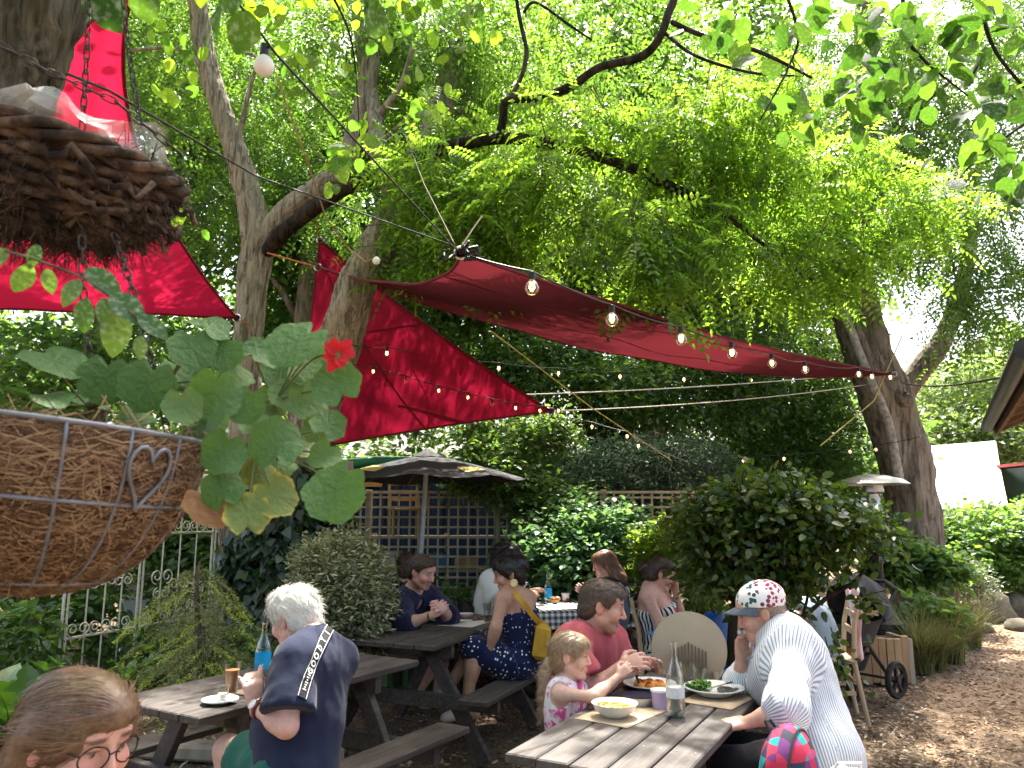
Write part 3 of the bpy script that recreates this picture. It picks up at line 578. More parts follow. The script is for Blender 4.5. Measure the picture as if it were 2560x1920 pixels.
for i, (u, Y, L, n, lab) in enumerate([(60, 3.0, .4, 12, 'silver green lobed plant behind the woman in glasses'), (250, 3.9, .36, 12, 'pale silvery lobed plant at the shaded bench end'), (430, 4.3, .3, 9, 'small glossy lobed plant under the spruce')]):
    leafy_plant('silver_plant', lab, (P(u, 1700, Y).x, Y, 0), n, L, M_SILV if i < 2 else M_ACAN, 70 + i, 'silvery border plants', zup=.75)
shrub('border_undergrowth', 'mixed dark undergrowth behind the iron trellis', [E(80, 1330, 8.5, 180, 80, .7), E(300, 1320, 9.2, 200, 90, .7), E(520, 1420, 9, 130, 130, .6), E(120, 1480, 7.6, 180, 90, .5), E(380, 1620, 7.6, 160, 60, .5), E(20, 1600, 6.5, 100, 90, .5)], 1500, 9, OL2, .095, M_DARK, 53, twig=.4, cat='undergrowth', droop=.2)
shrub('lower_border_shrub', 'low dark shrub at the foot of the ivy beneath the variegated bush', [E(620, 1680, 5.2, 100, 60, .35), E(560, 1650, 4.9, 60, 60, .25), E(740, 1690, 5.2, 90, 50, .3)], 420, 9, OL2, .07, M_DARK, 54, twig=.3)

shrub('glaucous_bush', 'wide soft green bush with rounded leaves behind the checked table', [E(1400, 1390, 8, 130, 85, .55), E(1320, 1440, 8.1, 60, 60, .4), E(1500, 1350, 8.2, 100, 70, .5), E(1430, 1310, 8.3, 90, 50, .4), E(1400, 1490, 7.9, 170, 60, .5), E(1560, 1310, 8.4, 50, 40, .3)], 1900, 9, RL2, .062, leafmat('glaucous leaf', [(.08, .17, .09), (.12, .23, .12), (.17, .3, .16)], (.22, .44, .12), .4), 55,
      [[PR(1400, 1620, 8, .03), PR(1400, 1500, 8, .02), PR(1360, 1350, 8, .006)], [PR(1420, 1620, 8, .03), PR(1460, 1450, 8.1, .02), PR(1500, 1320, 8.2, .006)]], twig=.4, droop=.1, shell=.6, out=.9, upn=1.2)
shrub('yew_bush', 'blue green feathery conifer bush beyond the trellis fence', [E(1560, 1160, 9.4, 130, 70, .7), E(1700, 1150, 9.6, 130, 60, .7), E(1480, 1230, 9.3, 90, 70, .5), E(1640, 1250, 9.3, 130, 80, .6), E(1790, 1210, 9.7, 110, 70, .6), E(1560, 1330, 9.2, 150, 70, .5), E(1760, 1330, 9.4, 110, 90, .5), E(1400, 1150, 9.8, 60, 50, .4)], 2600, 12, QN, .07, M_YEW, 56,
      [[PR(1600, 1560, 9.4, .06), PR(1600, 1300, 9.4, .04), PR(1560, 1140, 9.4, .01)]], cat='conifer', twig=.42, droop=.45, shell=.4, side=1.2, szvar=.2)
shrub('climbing_shrub', 'light green climber scrambling over the trellis fence below the parasol', [E(1290, 1220, 8.5, 90, 50, .3), E(1230, 1150, 8.6, 90, 40, .3), E(1380, 1250, 8.6, 80, 50, .3), E(1350, 1090, 8.8, 80, 50, .3), E(1190, 1080, 8.8, 40, 40, .2), E(1150, 1215, 8.55, 50, 20, .15)], 900, 8, OL2, .07, M_SHRUB, 57, twig=.45, droop=.1, shell=.3)
shrub('far_hedge', 'sunny green hedge along the path beyond the big trunk', [E(2440, 1330, 13, 110, 55, .9), E(2360, 1370, 12.6, 70, 50, .6), E(2530, 1350, 13, 80, 70, .9), E(2400, 1400, 12.4, 80, 40, .5), E(2530, 1440, 12.3, 90, 40, .4), E(2600, 1330, 13, 90, 70, .9)], 1500, 9, RL2, .085, M_SHRUB, 58, twig=.45, droop=.15, shell=.6, out=.9, cat='hedge')
shrub('dusty_shrub', 'pale dusty low shrub at the path edge by the boulders', [E(2400, 1440, 10.4, 50, 30, .4), E(2340, 1460, 10, 50, 30, .3), E(2440, 1470, 10.5, 40, 30, .3)], 420, 9, QN, .06, leafmat('dusty leaf', [(.14, .19, .11), (.24, .29, .18)], (.2, .3, .1), .25), 59, twig=.25, droop=.05)
shrub('path_plants', 'broad leaved plants crowding the foot of the big trunk', [E(2290, 1410, 9.8, 60, 50, .35), E(2350, 1420, 9.4, 50, 40, .3), E(2230, 1400, 9.6, 60, 60, .4), E(2330, 1540, 8.6, 70, 40, .3)], 520, 8, OL2, .1, M_SHRUB, 63, twig=.3, droop=.1)
shrub('leggy_shrub', 'leggy yellow green shrub beside the woman in the patterned dress', [E(1740, 1420, 6.6, 60, 70, .25), E(1760, 1500, 6.4, 50, 60, .2), E(1720, 1330, 6.8, 50, 50, .25), E(1800, 1370, 6.6, 50, 60, .25), E(1640, 1380, 7.6, 70, 70, .3)], 420, 7, RL2, .06, leafmat('yellow green leaf', [(.08, .15, .03), (.13, .22, .04)], (.35, .55, .05), .45), 64,
      [[PR(1740, 1600, 6.6, .012), PR(1725, 1400, 6.6, .01), PR(1735, 1250, 6.6, .004)], [PR(1750, 1600, 6.6, .012), PR(1760, 1400, 6.6, .009), PR(1745, 1290, 6.7, .004)]], twig=.3, droop=.1)
shrub('under_table_plants', 'low shady plants behind the checked table', [E(1250, 1530, 7.9, 200, 50, .3), E(1080, 1530, 7.2, 100, 40, .3), E(1500, 1560, 7.5, 120, 50, .3), E(1650, 1560, 7.4, 80, 50, .3)], 800, 8, OL2, .075, M_SHRUB, 65, twig=.3, droop=.1)
shrub('trellis_shrub', 'dark leafy shrub behind the variegated bush under the trellis', [E(790, 1330, 7.6, 70, 60, .35), E(860, 1410, 7.6, 60, 30, .25), E(760, 1270, 7.8, 30, 50, .2)], 420, 8, OL2, .07, M_SHRUB, 66, twig=.35, droop=.1)
# dark little tree between the tables and the pram
st = thing('spreading_shrub_tree', 'small spreading dark-leaved tree between the capped woman and the pram', 'tree')
for q in ([PR(1826, 1840, 5, .035), PR(1828, 1640, 5, .03), PR(1832, 1560, 5, .03), PR(1838, 1480, 5, .028), PR(1810, 1380, 5, .02), PR(1800, 1260, 5, .008)], [PR(1840, 1600, 5, .018), PR(1880, 1610, 4.95, .016), PR(1960, 1580, 4.9, .015), PR(2060, 1500, 4.9, .013), PR(2140, 1450, 4.9, .01), PR(2190, 1380, 4.9, .005)],
          [PR(1836, 1500, 5, .018), PR(1800, 1470, 5, .014), PR(1900, 1400, 5, .014), PR(1990, 1350, 5, .012), PR(2070, 1260, 5, .006)], [PR(2000, 1560, 4.9, .01), PR(2020, 1480, 4.9, .009), PR(2005, 1400, 4.9, .006)], [PR(1812, 1400, 5, .012), PR(1900, 1340, 5.1, .01), PR(1950, 1240, 5.1, .005)], [PR(1820, 1420, 5, .012), PR(1760, 1330, 5, .01), PR(1740, 1250, 5, .005)], [PR(2090, 1485, 4.9, .008), PR(2130, 1400, 4.9, .006), PR(2200, 1300, 4.9, .003)]):
    limb('trunk' if q[0][3] > .03 else 'limb', q, st, M_BARK_D, 8, 6, seed=2)
e = [E(1800, 1290, 5, 90, 70, .35), E(1900, 1240, 5, 110, 55, .4), E(2010, 1275, 5, 110, 60, .45), E(2105, 1300, 5, 100, 40, .45), E(2185, 1310, 5, 40, 25, .3), E(1980, 1340, 5, 150, 70, .4), E(1995, 1375, 5, 90, 40, .35), E(1800, 1400, 5, 70, 70, .3), E(1910, 1420, 5, 90, 35, .3), E(1950, 1460, 4.95, 60, 35, .2), E(2070, 1640, 4.6, 30, 60, .1), E(2165, 1505, 4.8, 20, 30, .08), E(1780, 1350, 5, 70, 60, .25)]
r = sprays(e, 1350, 7, t_leaf(1, .58, .05, .14), .06, twig=.34, droop=.35, seed=67, shell=.25, wood=500); leaf_obj('crown', r[:2], leafmat('dark evergreen leaf', [(.022, .055, .014), (.035, .08, .018), (.06, .105, .02), (.1, .13, .025)], (.16, .3, .02), .32, .3, .55), st); leaf_obj('twig', twig_mesh(*r[2], .004), M_BARK_D, st)['kind'] = 'stuff'
# ornamental grass, phormium
def tuft(name, label, base, n, L, m, seed, W=.008, lean=.7, cat='grass', group=None, stiff=.5):
    rng = np.random.default_rng(seed); t = thing(name, label, cat, base, group=group); vs = []; fs = []
    for i in range(n):
        a = rng.uniform(0, 6.28); l = L * rng.uniform(.6, 1.1); le = lean * rng.uniform(.2, 1); ox, oy = rng.normal(0, .05 * L, 2); d = V((math.cos(a), math.sin(a), 0)); sd = V((-math.sin(a), math.cos(a), 0)); k = len(vs)
        for j in range(6):
            tt = j / 5; p = V((ox, oy, 0)) + d * (le * l * tt ** 1.6) + V((0, 0, l * (tt - (1 - stiff) * le * tt ** 2.4))); w_ = W * (1 - .9 * tt ** 1.5) * .5
            vs += [p - sd * w_, p + sd * w_]
        fs += [(k + 2 * j, k + 2 * j + 1, k + 2 * j + 3, k + 2 * j + 2) for j in range(5)]
    leaf_obj('blades', (np.array(vs), np.array(fs)), m, t); return t
gg = 'ornamental grasses along the path'
for i, (u, Y, L, lab) in enumerate([(2290, 7.9, .75, 'arching straw coloured grass tuft behind the pram handle'), (2370, 8.4, .85, 'tall arching grass tuft overhanging the chip path'), (2420, 9.3, .7, 'grass tuft by the path next to the dusty shrub'), (2330, 8.0, .6, 'low grass tuft beside the board planter')]):
    tuft('grass_tuft', lab, (P(u, 1500, Y).x, Y, 0), 420, L, M_GRASS, 80 + i, .011, .95, group=gg)
tuft('phormium', 'upright sword-leaved plant between the seated man and the bush', (P(985, 1500, 6.9).x, 6.9, 0), 16, 1.25, leafmat('phormium blade', [(.05, .1, .05), (.09, .16, .08)], (.15, .3, .06), .2, .35), 85, .055, .28, 'plant', stiff=.9)
tuft('sedge', 'thin arching sedge behind the parasol pole', (P(1095, 1500, 7.0).x, 7.0, 0), 160, .65, leafmat('sedge blade', [(.06, .12, .04), (.1, .18, .06)], (.2, .4, .06), .3), 86, .008, .8)
# ------------------------------------------------------------------ fences, container, huts
M_LATH = mat('weathered lath', (.4, .32, .2), (.58, .48, .32), 14, .85, .25, stretch=(1, 1, .2))
M_POST = mat('weathered post', (.3, .25, .18), (.48, .41, .31), 10, .85, .25, stretch=(1, 1, .15))
M_NAVY = mat('navy container paint', (.01, .02, .045), (.016, .03, .06), 3, .55, .1)
M_GTARP = mat('green tarpaulin', (.015, .14, .05), (.03, .22, .08), 5, .45, .4)
M_IRON = mat('cream painted iron', (.62, .56, .44), (.8, .75, .62), 18, .55, .15)
M_WHITE = mat('white render', (.62, .62, .6), (.78, .78, .76), 4, .7, .1)
M_TARP = mat('white tarpaulin', (.8, .81, .82), (.88, .88, .88), 1.5, .5, .1)
M_BLACK = mat('black metal', (.012, .012, .013), (.03, .03, .03), 20, .4)
M_STEEL = mat('brushed steel', (.45, .45, .46), (.6, .6, .6), 20, .28, metal=1)
tf = thing('trellis_fence', 'square lattice wooden trellis fence behind the parasol and people', 'fence', (0, 8.62, 0))
x0, x1, zt = -2.24, 2.2, 1.77
vm = MB().box((0, 0, .86), (.022, .012, 1.78)); s0 = vm.build('slat', M_LATH, tf); s0.location = (x0, 0, .02)
nx = int((x1 - x0) / .109)
for i in range(1, nx + 1):
    o = link('slat', s0.data, tf); o.location = (x0 + i * .109 + RND.uniform(-.004, .004), 0, .02 + RND.uniform(-.01, .01)); o.rotation_euler = (0, RND.gauss(0, .004), 0)
for p0, p1 in ((x0 - .03, -1.62), (-1.6, -.18), (-.16, 1.02), (1.04, x1 + .05)):
    hm = MB().box((0, -.014, 0), (p1 - p0, .012, .022)); h0 = hm.build('slat', M_LATH, tf); h0.location = ((p0 + p1) / 2, 0, .1)
    for j in range(1, 16):
        o = link('slat', h0.data, tf); o.location = ((p0 + p1) / 2, 0, .1 + j * .109 + RND.uniform(-.004, .004))
    MB().box((0, -.002, 0), (p1 - p0, .05, .03)).build('top_rail', M_LATH, tf).location = ((p0 + p1) / 2, 0, zt + .02)
for x in (x0 - .06, -1.61, -.17, 1.03, x1 + .1): MB().box((x, .05, .9), (.07, .07, 1.84), bev=.006).build('post', M_POST, tf)

ct = thing('shipping_container', 'navy corrugated shipping container behind the trellis fence', 'container', (-1.2, 11.6, 0))
b = MB(); prof = []; xx = -3.0
while xx < 3.6: prof += [(xx, 0), (xx + .07, 0), (xx + .11, .04), (xx + .18, .04)]; xx += .22
for i in range(len(prof) - 1):
    (a, c), (d, e_) = prof[i], prof[i + 1]; b.add([V((a, c, .1)), V((d, e_, .1)), V((d, e_, 2.15)), V((a, c, 2.15))], [(0, 1, 2, 3)])
b.build('corrugated_wall', M_NAVY, ct)
MB().box((.3, 1.2, 2.2), (6.8, 2.5, .1)).build('roof', M_NAVY, ct); MB().box((.3, 1.25, .05), (6.8, 2.5, .09)).build('floor_frame', M_NAVY, ct)
b = MB(); b.tube([V((-3.1 + i * .45, -.02 + .03 * math.sin(i * 2.1), 2.33 + .03 * math.sin(i * 1.3))) for i in range(16)], [.07 + .02 * math.sin(i * 1.7) for i in range(16)], 10)
tag(b.build('tarpaulin_roll', M_GTARP, smooth='all', loc=(-1.2, 11.6, 0)), 'rolled green tarpaulin lying along the container roof', 'tarpaulin')
MB().beam(V((-1.6, -.08, 2.0)), V((-.75, -.08, 2.0)), .06, .09).build('lintel', mat('orange wood', (.5, .2, .05), (.62, .28, .08), 9, .6), ct)
o = MB().tube([V((0, 0, 0)), V((.02, 0, 1.2)), V((-.01, 0, 2.16))], [.055, .05, .045], 10).build('timber_post', M_POST, smooth=True, loc=(-1.9, 8.95, 0)); tag(o, 'pale round timber post rising behind the trellis fence', 'post')
ck = thing('ladder_back_chair', 'old ladder back chair perched above the trellis fence', 'chair', (-1.26, 8.9, 1.3), .3)
mw = mat('honey wood', (.42, .25, .08), (.55, .36, .14), 12, .6)
for sx in (-.16, .16):
    MB().tube([V((sx, 0, 0)), V((sx, .03, .45)), V((sx * 1.03, .0, .66))], .016, 7).build('back_post', mw, ck, smooth=True); MB().tube([V((sx, -.34, 0)), V((sx, -.34, .32))], .016, 7).build('leg', mw, ck, smooth=True)
for z in (.42, .5, .6): MB().box((0, .02, z), (.32, .014, .045), bev=.004).build('back_slat', mw, ck)
MB().box((0, -.17, .3), (.36, .36, .025), bev=.008).build('seat', mw, ck)
# shelves that hold it, crates and jumble seen through the lattice
sh = thing('storage_rack', 'rough timber rack behind the trellis carrying crates and the old chair', 'rack', (-.4, 9.15, 0))
for z in (.5, .9, 1.28): MB().box((0, .1, z), (2.6, .5, .03)).build('shelf', M_POST, sh)
for x in (-1.28, -.4, .5, 1.28): MB().box((x, .33, .66), (.05, .05, 1.32)).build('upright', M_POST, sh)
cc = [mat('crate cream', (.6, .55, .43), (.7, .66, .55), 6), mat('crate tan', (.45, .28, .14), (.55, .36, .2), 6), mat('crate white', (.72, .72, .7), (.8, .8, .78), 6), mat('crate blue', (.05, .2, .35), (.08, .26, .42), 6), mat('crate terracotta', (.4, .16, .08), (.5, .22, .12), 6)]
rr = random.Random(12); cn = ['cream', 'tan', 'white', 'blue', 'terracotta']
for z, lv in ((.515, 'lower'), (.915, 'middle')):
    x = -1.2; row = []
    while x < 1.15:
        w_ = rr.uniform(.14, .3); row.append((x, w_, rr.uniform(.12, .26), rr.randrange(5))); x += w_ + rr.uniform(.01, .12)
    for i, (x, w_, h_, k) in enumerate(row):
        nb_ = [cn[row[j][3]] for j in (i - 1, i + 1) if 0 <= j < len(row)]
        o = MB().box((0, 0, h_ / 2), (w_, .3, h_), bev=.01).build('storage_box', cc[k], loc=(-.4 + x + w_ / 2, 9.2, z))
        tag(o, '%s %s storage box %s, %s rack shelf' % ('low' if h_ < .17 else 'tall' if h_ > .22 else 'plain', cn[k], ('between %s and %s ones' % tuple(nb_)) if len(nb_) == 2 else 'at a row end beside %s' % nb_[0], lv), 'box', 'boxes behind the trellis')

# parasol
um = thing('parasol', 'black parasol with yellow printed panels standing by the trellis fence', 'parasol', (P(1063, 1400, 7.6).x, 7.6, 0))
M_CANV = mat('black canvas', (.03, .03, .034), (.05, .05, .055), 30, .85, .1); M_POLE = mat('grey pole', (.4, .42, .44), (.5, .52, .54), 20, .4)
zr = P(1063, 1196, 7.6).z; zt_ = P(1063, 1138, 7.6).z; R = 1.0
b = MB(); n = 8; rings = 7
def umb(a, t):
    seg = (a / (2 * math.pi) * n) % 1; sagk = 1 - .06 * math.sin(math.pi * seg) * t
    r = R * t * sagk; return V((r * math.cos(a), r * math.sin(a), zt_ - (zt_ - zr) * (t ** 1.25) - .035 * math.sin(math.pi * seg) * t))
b.grid(lambda u, v: umb(u * 2 * math.pi + .35, max(v, .001)), n * 6, rings); b.build('canopy', M_CANV, um, smooth='all')
b = MB()
for k in range(n):
    a = .35 + k * 2 * math.pi / n; b.tube([umb(a, t) - V((0, 0, .02)) for t in (.02, .5, 1)], .009, 5)
b.build('ribs', M_BLACK, um)
MB().tube([V((-.11, 0, 0)), V((-.05, 0, 1)), V((0, 0, zt_ - .02))], .024, 10).build('pole', M_POLE, um, smooth=True)
MB().lathe([(.04, zt_ - .01), (.15, zt_ - .03), (.16, zt_ - .02), (.1, zt_ + .02), (.02, zt_ + .05)], n=12).build('top_cap', M_CANV, um, smooth=True)
MB().lathe([(.25, 0), (.25, .05), (.1, .09), (.04, .12)], (-.11, 0, 0), 16).build('base', M_BLACK, um)
m_, nt_, b_, o_ = newmat('yellow print panel'); b_.inputs['Roughness'].default_value = .8
f_ = noise_fac(nt_, 60, 2, (.35, .35, 3)); nt_.links.new(ramp(nt_, f_, [(.55, (.82, .66, .22)), (.6, (.3, .26, .12))]), b_.inputs['Base Color'])
for a0, a1, t0, t1 in ((-1.02, -.62, .66, .84), (-2.5, -2.1, .64, .82)):
    b = MB(); b.grid(lambda u, v: umb(a0 + (a1 - a0) * u, t0 + (t1 - t0) * v) + V((0, 0, .006)), 8, 4); b.build('printed_panel', m_, um)

# cream wrought iron trellis
it = thing('iron_trellis', 'cream wrought iron trellis screen with scroll butterflies in the border', 'trellis')
A, B = P(165, 1500, 6.7), P(575, 1500, 8.6); A.z = B.z = 0; L = (B - A).length; ex = (B - A) / L; ang = math.atan2(ex.y, ex.x); it.location = A; it.rotation_euler = (0, 0, ang)
def bar(a, c, r, nm='bar'): return MB().tube([V(a), V(c)], r, 6).build(nm, M_IRON, it, smooth=True)
def spiral(r, turns=1.35, n=20, sx=1, sz=1):
    return [V((sx * r * (1 - .72 * i / n) * math.cos(-math.pi / 2 + 2 * math.pi * turns * i / n), 0, sz * (r + r * (1 - .72 * i / n) * math.sin(-math.pi / 2 + 2 * math.pi * turns * i / n)))) for i in range(n + 1)]
bb = MB()
for sx in (-1, 1):
    for sz, r in ((1, .075), (-1, .055)): bb.tube([p + V((sx * r * .85, 0, sz * r * .25)) for p in spiral(r, 1.3, 20, sx, sz)], .007, 5)
butter = bb.build('scroll_butterfly', M_IRON, it, smooth='all'); first = True
sb = MB().tube(spiral(.06, 1.4, 18), .006, 5).build('scroll', M_IRON, it, smooth='all'); firsts = True
posts = [0, .78, 1.72, 2.42]
posts = [p for p in posts if p < L] + [L]
for i, px_ in enumerate(posts):
    bar((px_ - .02, 0, 0), (px_ - .02, 0, 1.95), .013, 'post'); bar((px_ + .025, 0, 0), (px_ + .025, 0, 1.95), .011, 'post')
for i in range(len(posts) - 1):
    a, c = posts[i] + .03, posts[i + 1] - .03; w_ = c - a; k = max(2, round(w_ / .2))
    for z in (.5, 1.36): bar((a, 0, z), (c, 0, z), .014, 'rail')
    hump = MB().tube([V((a + w_ * t, 0, 1.62 + .34 * math.sin(math.pi * t))) for t in np.linspace(0, 1, 14)], .012, 6).build('arch_rail', M_IRON, it, smooth=True)
    for j in range(1, k):
        x = a + w_ * j / k; bar((x, 0, .1), (x, 0, 1.62 + .34 * math.sin(math.pi * j / k)), .008)
        z = .86 + .17 * math.sin((x) * 2.6 + .5)
        o = butter if first else link('scroll_butterfly', butter.data, it); first = False; o.location = (x, -.012, z)
        if j % 2: o = link('scroll_butterfly', butter.data, it); o.location = (x, -.012, 1.62)
    x = a + .05
    while x < c - .04:
        for z in (.51, 1.372):
            o = sb if firsts else link('scroll', sb.data, it); firsts = False; o.location = (x, -.01, z); o.scale = (1 if int(x * 9) % 2 else -1, 1, 1)
        x += .11
sd = thing('white_shed', 'pale rendered shed wall behind the iron trellis', 'shed', (P(420, 1480, 9.6).x, 9.6, 0))
MB().box((0, .6, .85), (1.1, 1.2, 1.7)).build('wall', mat('pale blue white render', (.55, .6, .66), (.66, .7, .75), 3, .7), sd); MB().box((0, .6, 1.74), (1.3, 1.4, .08)).build('roof', M_BLACK, sd)
ed = MB().beam(V((0, 0, .05)), V((1.5, -.25, .05)), .16, .1, bev=.02).build('border_sleeper', M_POST, loc=(P(310, 1700, 5.3).x, 5.3, 0)); tag(ed, 'weathered timber sleeper edging the border beside the picnic table', 'sleeper')

# right side: tarpaulin shelter, dark cabin, hut eave, heater, planter, boulders
ts = thing('tarpaulin_shelter', 'brilliant white tarpaulin roofed shelter beyond the hedge', 'shelter', (P(2400, 1280, 15).x, 15, 0)); kx = 15 / FPX
c0, c1, c2, c3 = [P(u, v_, Y) - ts.location for u, v_, Y in ((2312, 1274, 15), (2520, 1264, 15), (2488, 1102, 17.2), (2285, 1118, 17.2))]
b = MB(); b.grid(lambda u, v: c0.lerp(c1, u).lerp(c3.lerp(c2, u), v) - V((0, 0, .06 * math.sin(math.pi * v))), 10, 8); b.build('roof_sheet', M_TARP, ts, smooth='all')
b = MB(); b.grid(lambda u, v: c0.lerp(c1, u) + V((0, .02, -.05 - .12 * v)), 10, 1); b.build('valance', M_TARP, ts)
for u in (0, .5, 1):
    p = c0.lerp(c1, u); MB().tube([V((p.x, p.y + .05, 0)), V((p.x, p.y + .05, p.z - .01))], .03, 8).build('post', M_WHITE, ts)
    p = c3.lerp(c2, u); MB().tube([V((p.x, p.y, 0)), V((p.x, p.y, p.z - .01))], .03, 8).build('post', M_WHITE, ts)
for k in range(9): MB().box((c0.x + .1 + k * .18, .3, 1.0), (.165, .02, 1.0)).build('side_panel', M_WHITE, ts)
cb = thing('dark_cabin', 'dark green cabin with red roof edge beyond the shelter', 'cabin', (P(2590, 1250, 16).x + .25, 16.4, 0)); MB().box((0, 0, 1.25), (1.4, 2, 2.5)).build('wall', mat('dark green paint', (.02, .04, .035), (.035, .06, .05), 4, .6), cb); MB().box((0, 0, 2.56), (1.56, 2.2, .06)).build('roof', mat('red roof edge', (.3, .03, .03), (.4, .05, .05), 6, .6), cb)
MB().box((-.45, -1.01, 1.9), (.16, .02, .06)).build('sign_plate', M_WHITE, cb)
M_BOARD = mat('brown soffit board', (.1, .055, .03), (.2, .12, .07), 12, .8, .3, stretch=(.2, 1, 1))
hr = thing('hut_roof', 'dark timber eave with gutter jutting in at the edge of the path', 'hut', (0, 0, 0))
e0, e1 = G(2562, 925, 2.3), G(2489, 1056, 2.3); ed_ = (e1 - e0).normalized(); en_ = V((ed_.y, -ed_.x, 0)); sl_ = (en_ + V((0, 0, .42))).normalized(); Le = (e1 - e0).length
e0 = e0 - ed_ * .8; Le += .8
for k in range(9):
    q = e0 + sl_ * (.07 + .15 * k); MB().beam(q, q + ed_ * Le, .145, .02, up=tuple(ed_.cross(sl_) * -1)).build('soffit_board', M_BOARD, hr)
M_SHIN = mat('dark shingle', (.03, .028, .026), (.06, .055, .05), 20, .9)
for k in range(8):
    for j in range(8):
        q = e0 + sl_ * (.02 + .17 * k) + ed_ * (Le * (j + .5) / 8) + V((0, 0, .045 + .008 * (k % 2))); MB().beam(q - ed_ * (Le / 16 - .004), q + ed_ * (Le / 16 - .004), .2, .012, up=tuple(ed_.cross(sl_) * -1)).build('shingle', M_SHIN, hr)
for k in range(4):
    q = e1 - ed_ * (.1 + .55 * k) - V((0, 0, .05)); MB().beam(q, q + sl_ * 1.35, .05, .09, up=tuple(ed_.cross(sl_) * -1)).build('rafter', M_BOARD, hr)
MB().beam(e0 - V((0, 0, .05)), e1 - V((0, 0, .05)), .025, .12).build('fascia', M_BOARD, hr)
MB().tube([e0 - en_ * .06 - V((0, 0, .03)), e1 - en_ * .06 - V((0, 0, .03))], .05, 10).build('gutter', M_BLACK, hr, smooth=True)
q = e0 + en_ * .85
MB().beam(q + V((0, 0, .12)), q + ed_ * Le + V((0, 0, .12)), .09, .12).build('wall_plate', M_BOARD, hr)
for k in (0, .97): MB().box(tuple(q + ed_ * Le * k + V((0, 0, -1.13))), (.1, .1, 2.42)).build('post', M_BOARD, hr)
ph = thing('patio_heater', 'steel mushroom patio heater standing behind the dark spreading tree', 'heater', (P(2188, 1300, 8.2).x, 8.2, 0)); z = P(2188, 1200, 8.2).z
MB().lathe([(.36, z - .05), (.37, z - .045), (.3, z + .005), (.15, z + .045), (.02, z + .06)], n=28).build('reflector_hood', mat('polished aluminium', (.7, .7, .71), (.8, .8, .8), 10, .3, metal=.9), ph, smooth=True)
MB().lathe([(.1, z - .06), (.11, z - .1), (.11, z - .13), (.075, z - .15), (.07, z - .3), (.085, z - .33)], n=18).build('burner', M_STEEL, ph, smooth=True)
MB().tube([V((0, 0, .45)), V((0, 0, z - .3))], .04, 12).build('pole', M_BLACK, ph, smooth=True); MB().lathe([(.22, 0), (.23, .03), (.2, .44), (.05, .48)], n=20).build('cylinder_housing', M_BLACK, ph, smooth=True)
M_PLNK = mat('sunlit weathered board', (.34, .21, .1), (.52, .35, .19), 9, .8, .3, stretch=(1, 1, .15))  # sunlight on the planter front is put into this warm colour
pl = thing('board_planter', 'weathered upright board planter behind the pram', 'planter', (P(2195, 1600, 7.4).x, 7.4, 0))
for k in range(8): MB().box((-.26 + k * .072, RND.uniform(-.006, .006), .2 + RND.uniform(-.015, .02)), (.066, .04, .42), bev=.006).build('board', M_PLNK, pl)
for s_ in (-1, 1): MB().box((s_ * .29, .2, .2), (.04, .44, .4)).build('board', M_POST, pl)
MB().box((0, .2, .36), (.52, .38, .02)).build('soil', M_SOIL, pl)
M_ROCK = mat('mossy boulder', (.07, .062, .045), (.16, .14, .105), 6, .95, .6)
def rock(loc, d, seed, lab):
    b = MB(); b.ball((0, 0, 0), 1, 14); o = b.build('boulder', M_ROCK, smooth='all', loc=loc)
    for v in o.data.vertices:
        n_ = 1 + .28 * mnoise.noise(v.co * 1.6 + V((seed, 0, 0))); v.co = V((v.co.x * d[0], v.co.y * d[1], max(v.co.z * d[2], -.3 * d[2]))) * n_
    tag(o, lab, 'boulder', 'boulders beside the path')
for i, (u, v_, Y, d, lab) in enumerate([(2470, 1480, 11.6, (.36, .3, .36), 'tall split boulder under the hedge'), (2530, 1478, 12, (.3, .3, .28), 'rounded boulder further along under the hedge'), (2440, 1520, 10.6, (.22, .2, .1), 'flat stone at the dusty shrub'), (2560, 1500, 10.8, (.3, .25, .12), 'low dark stone lying on the chip path edge')]):
    p = P(u, v_, Y); rock((p.x, Y, d[2] * .25), d, i * 3.1, lab)
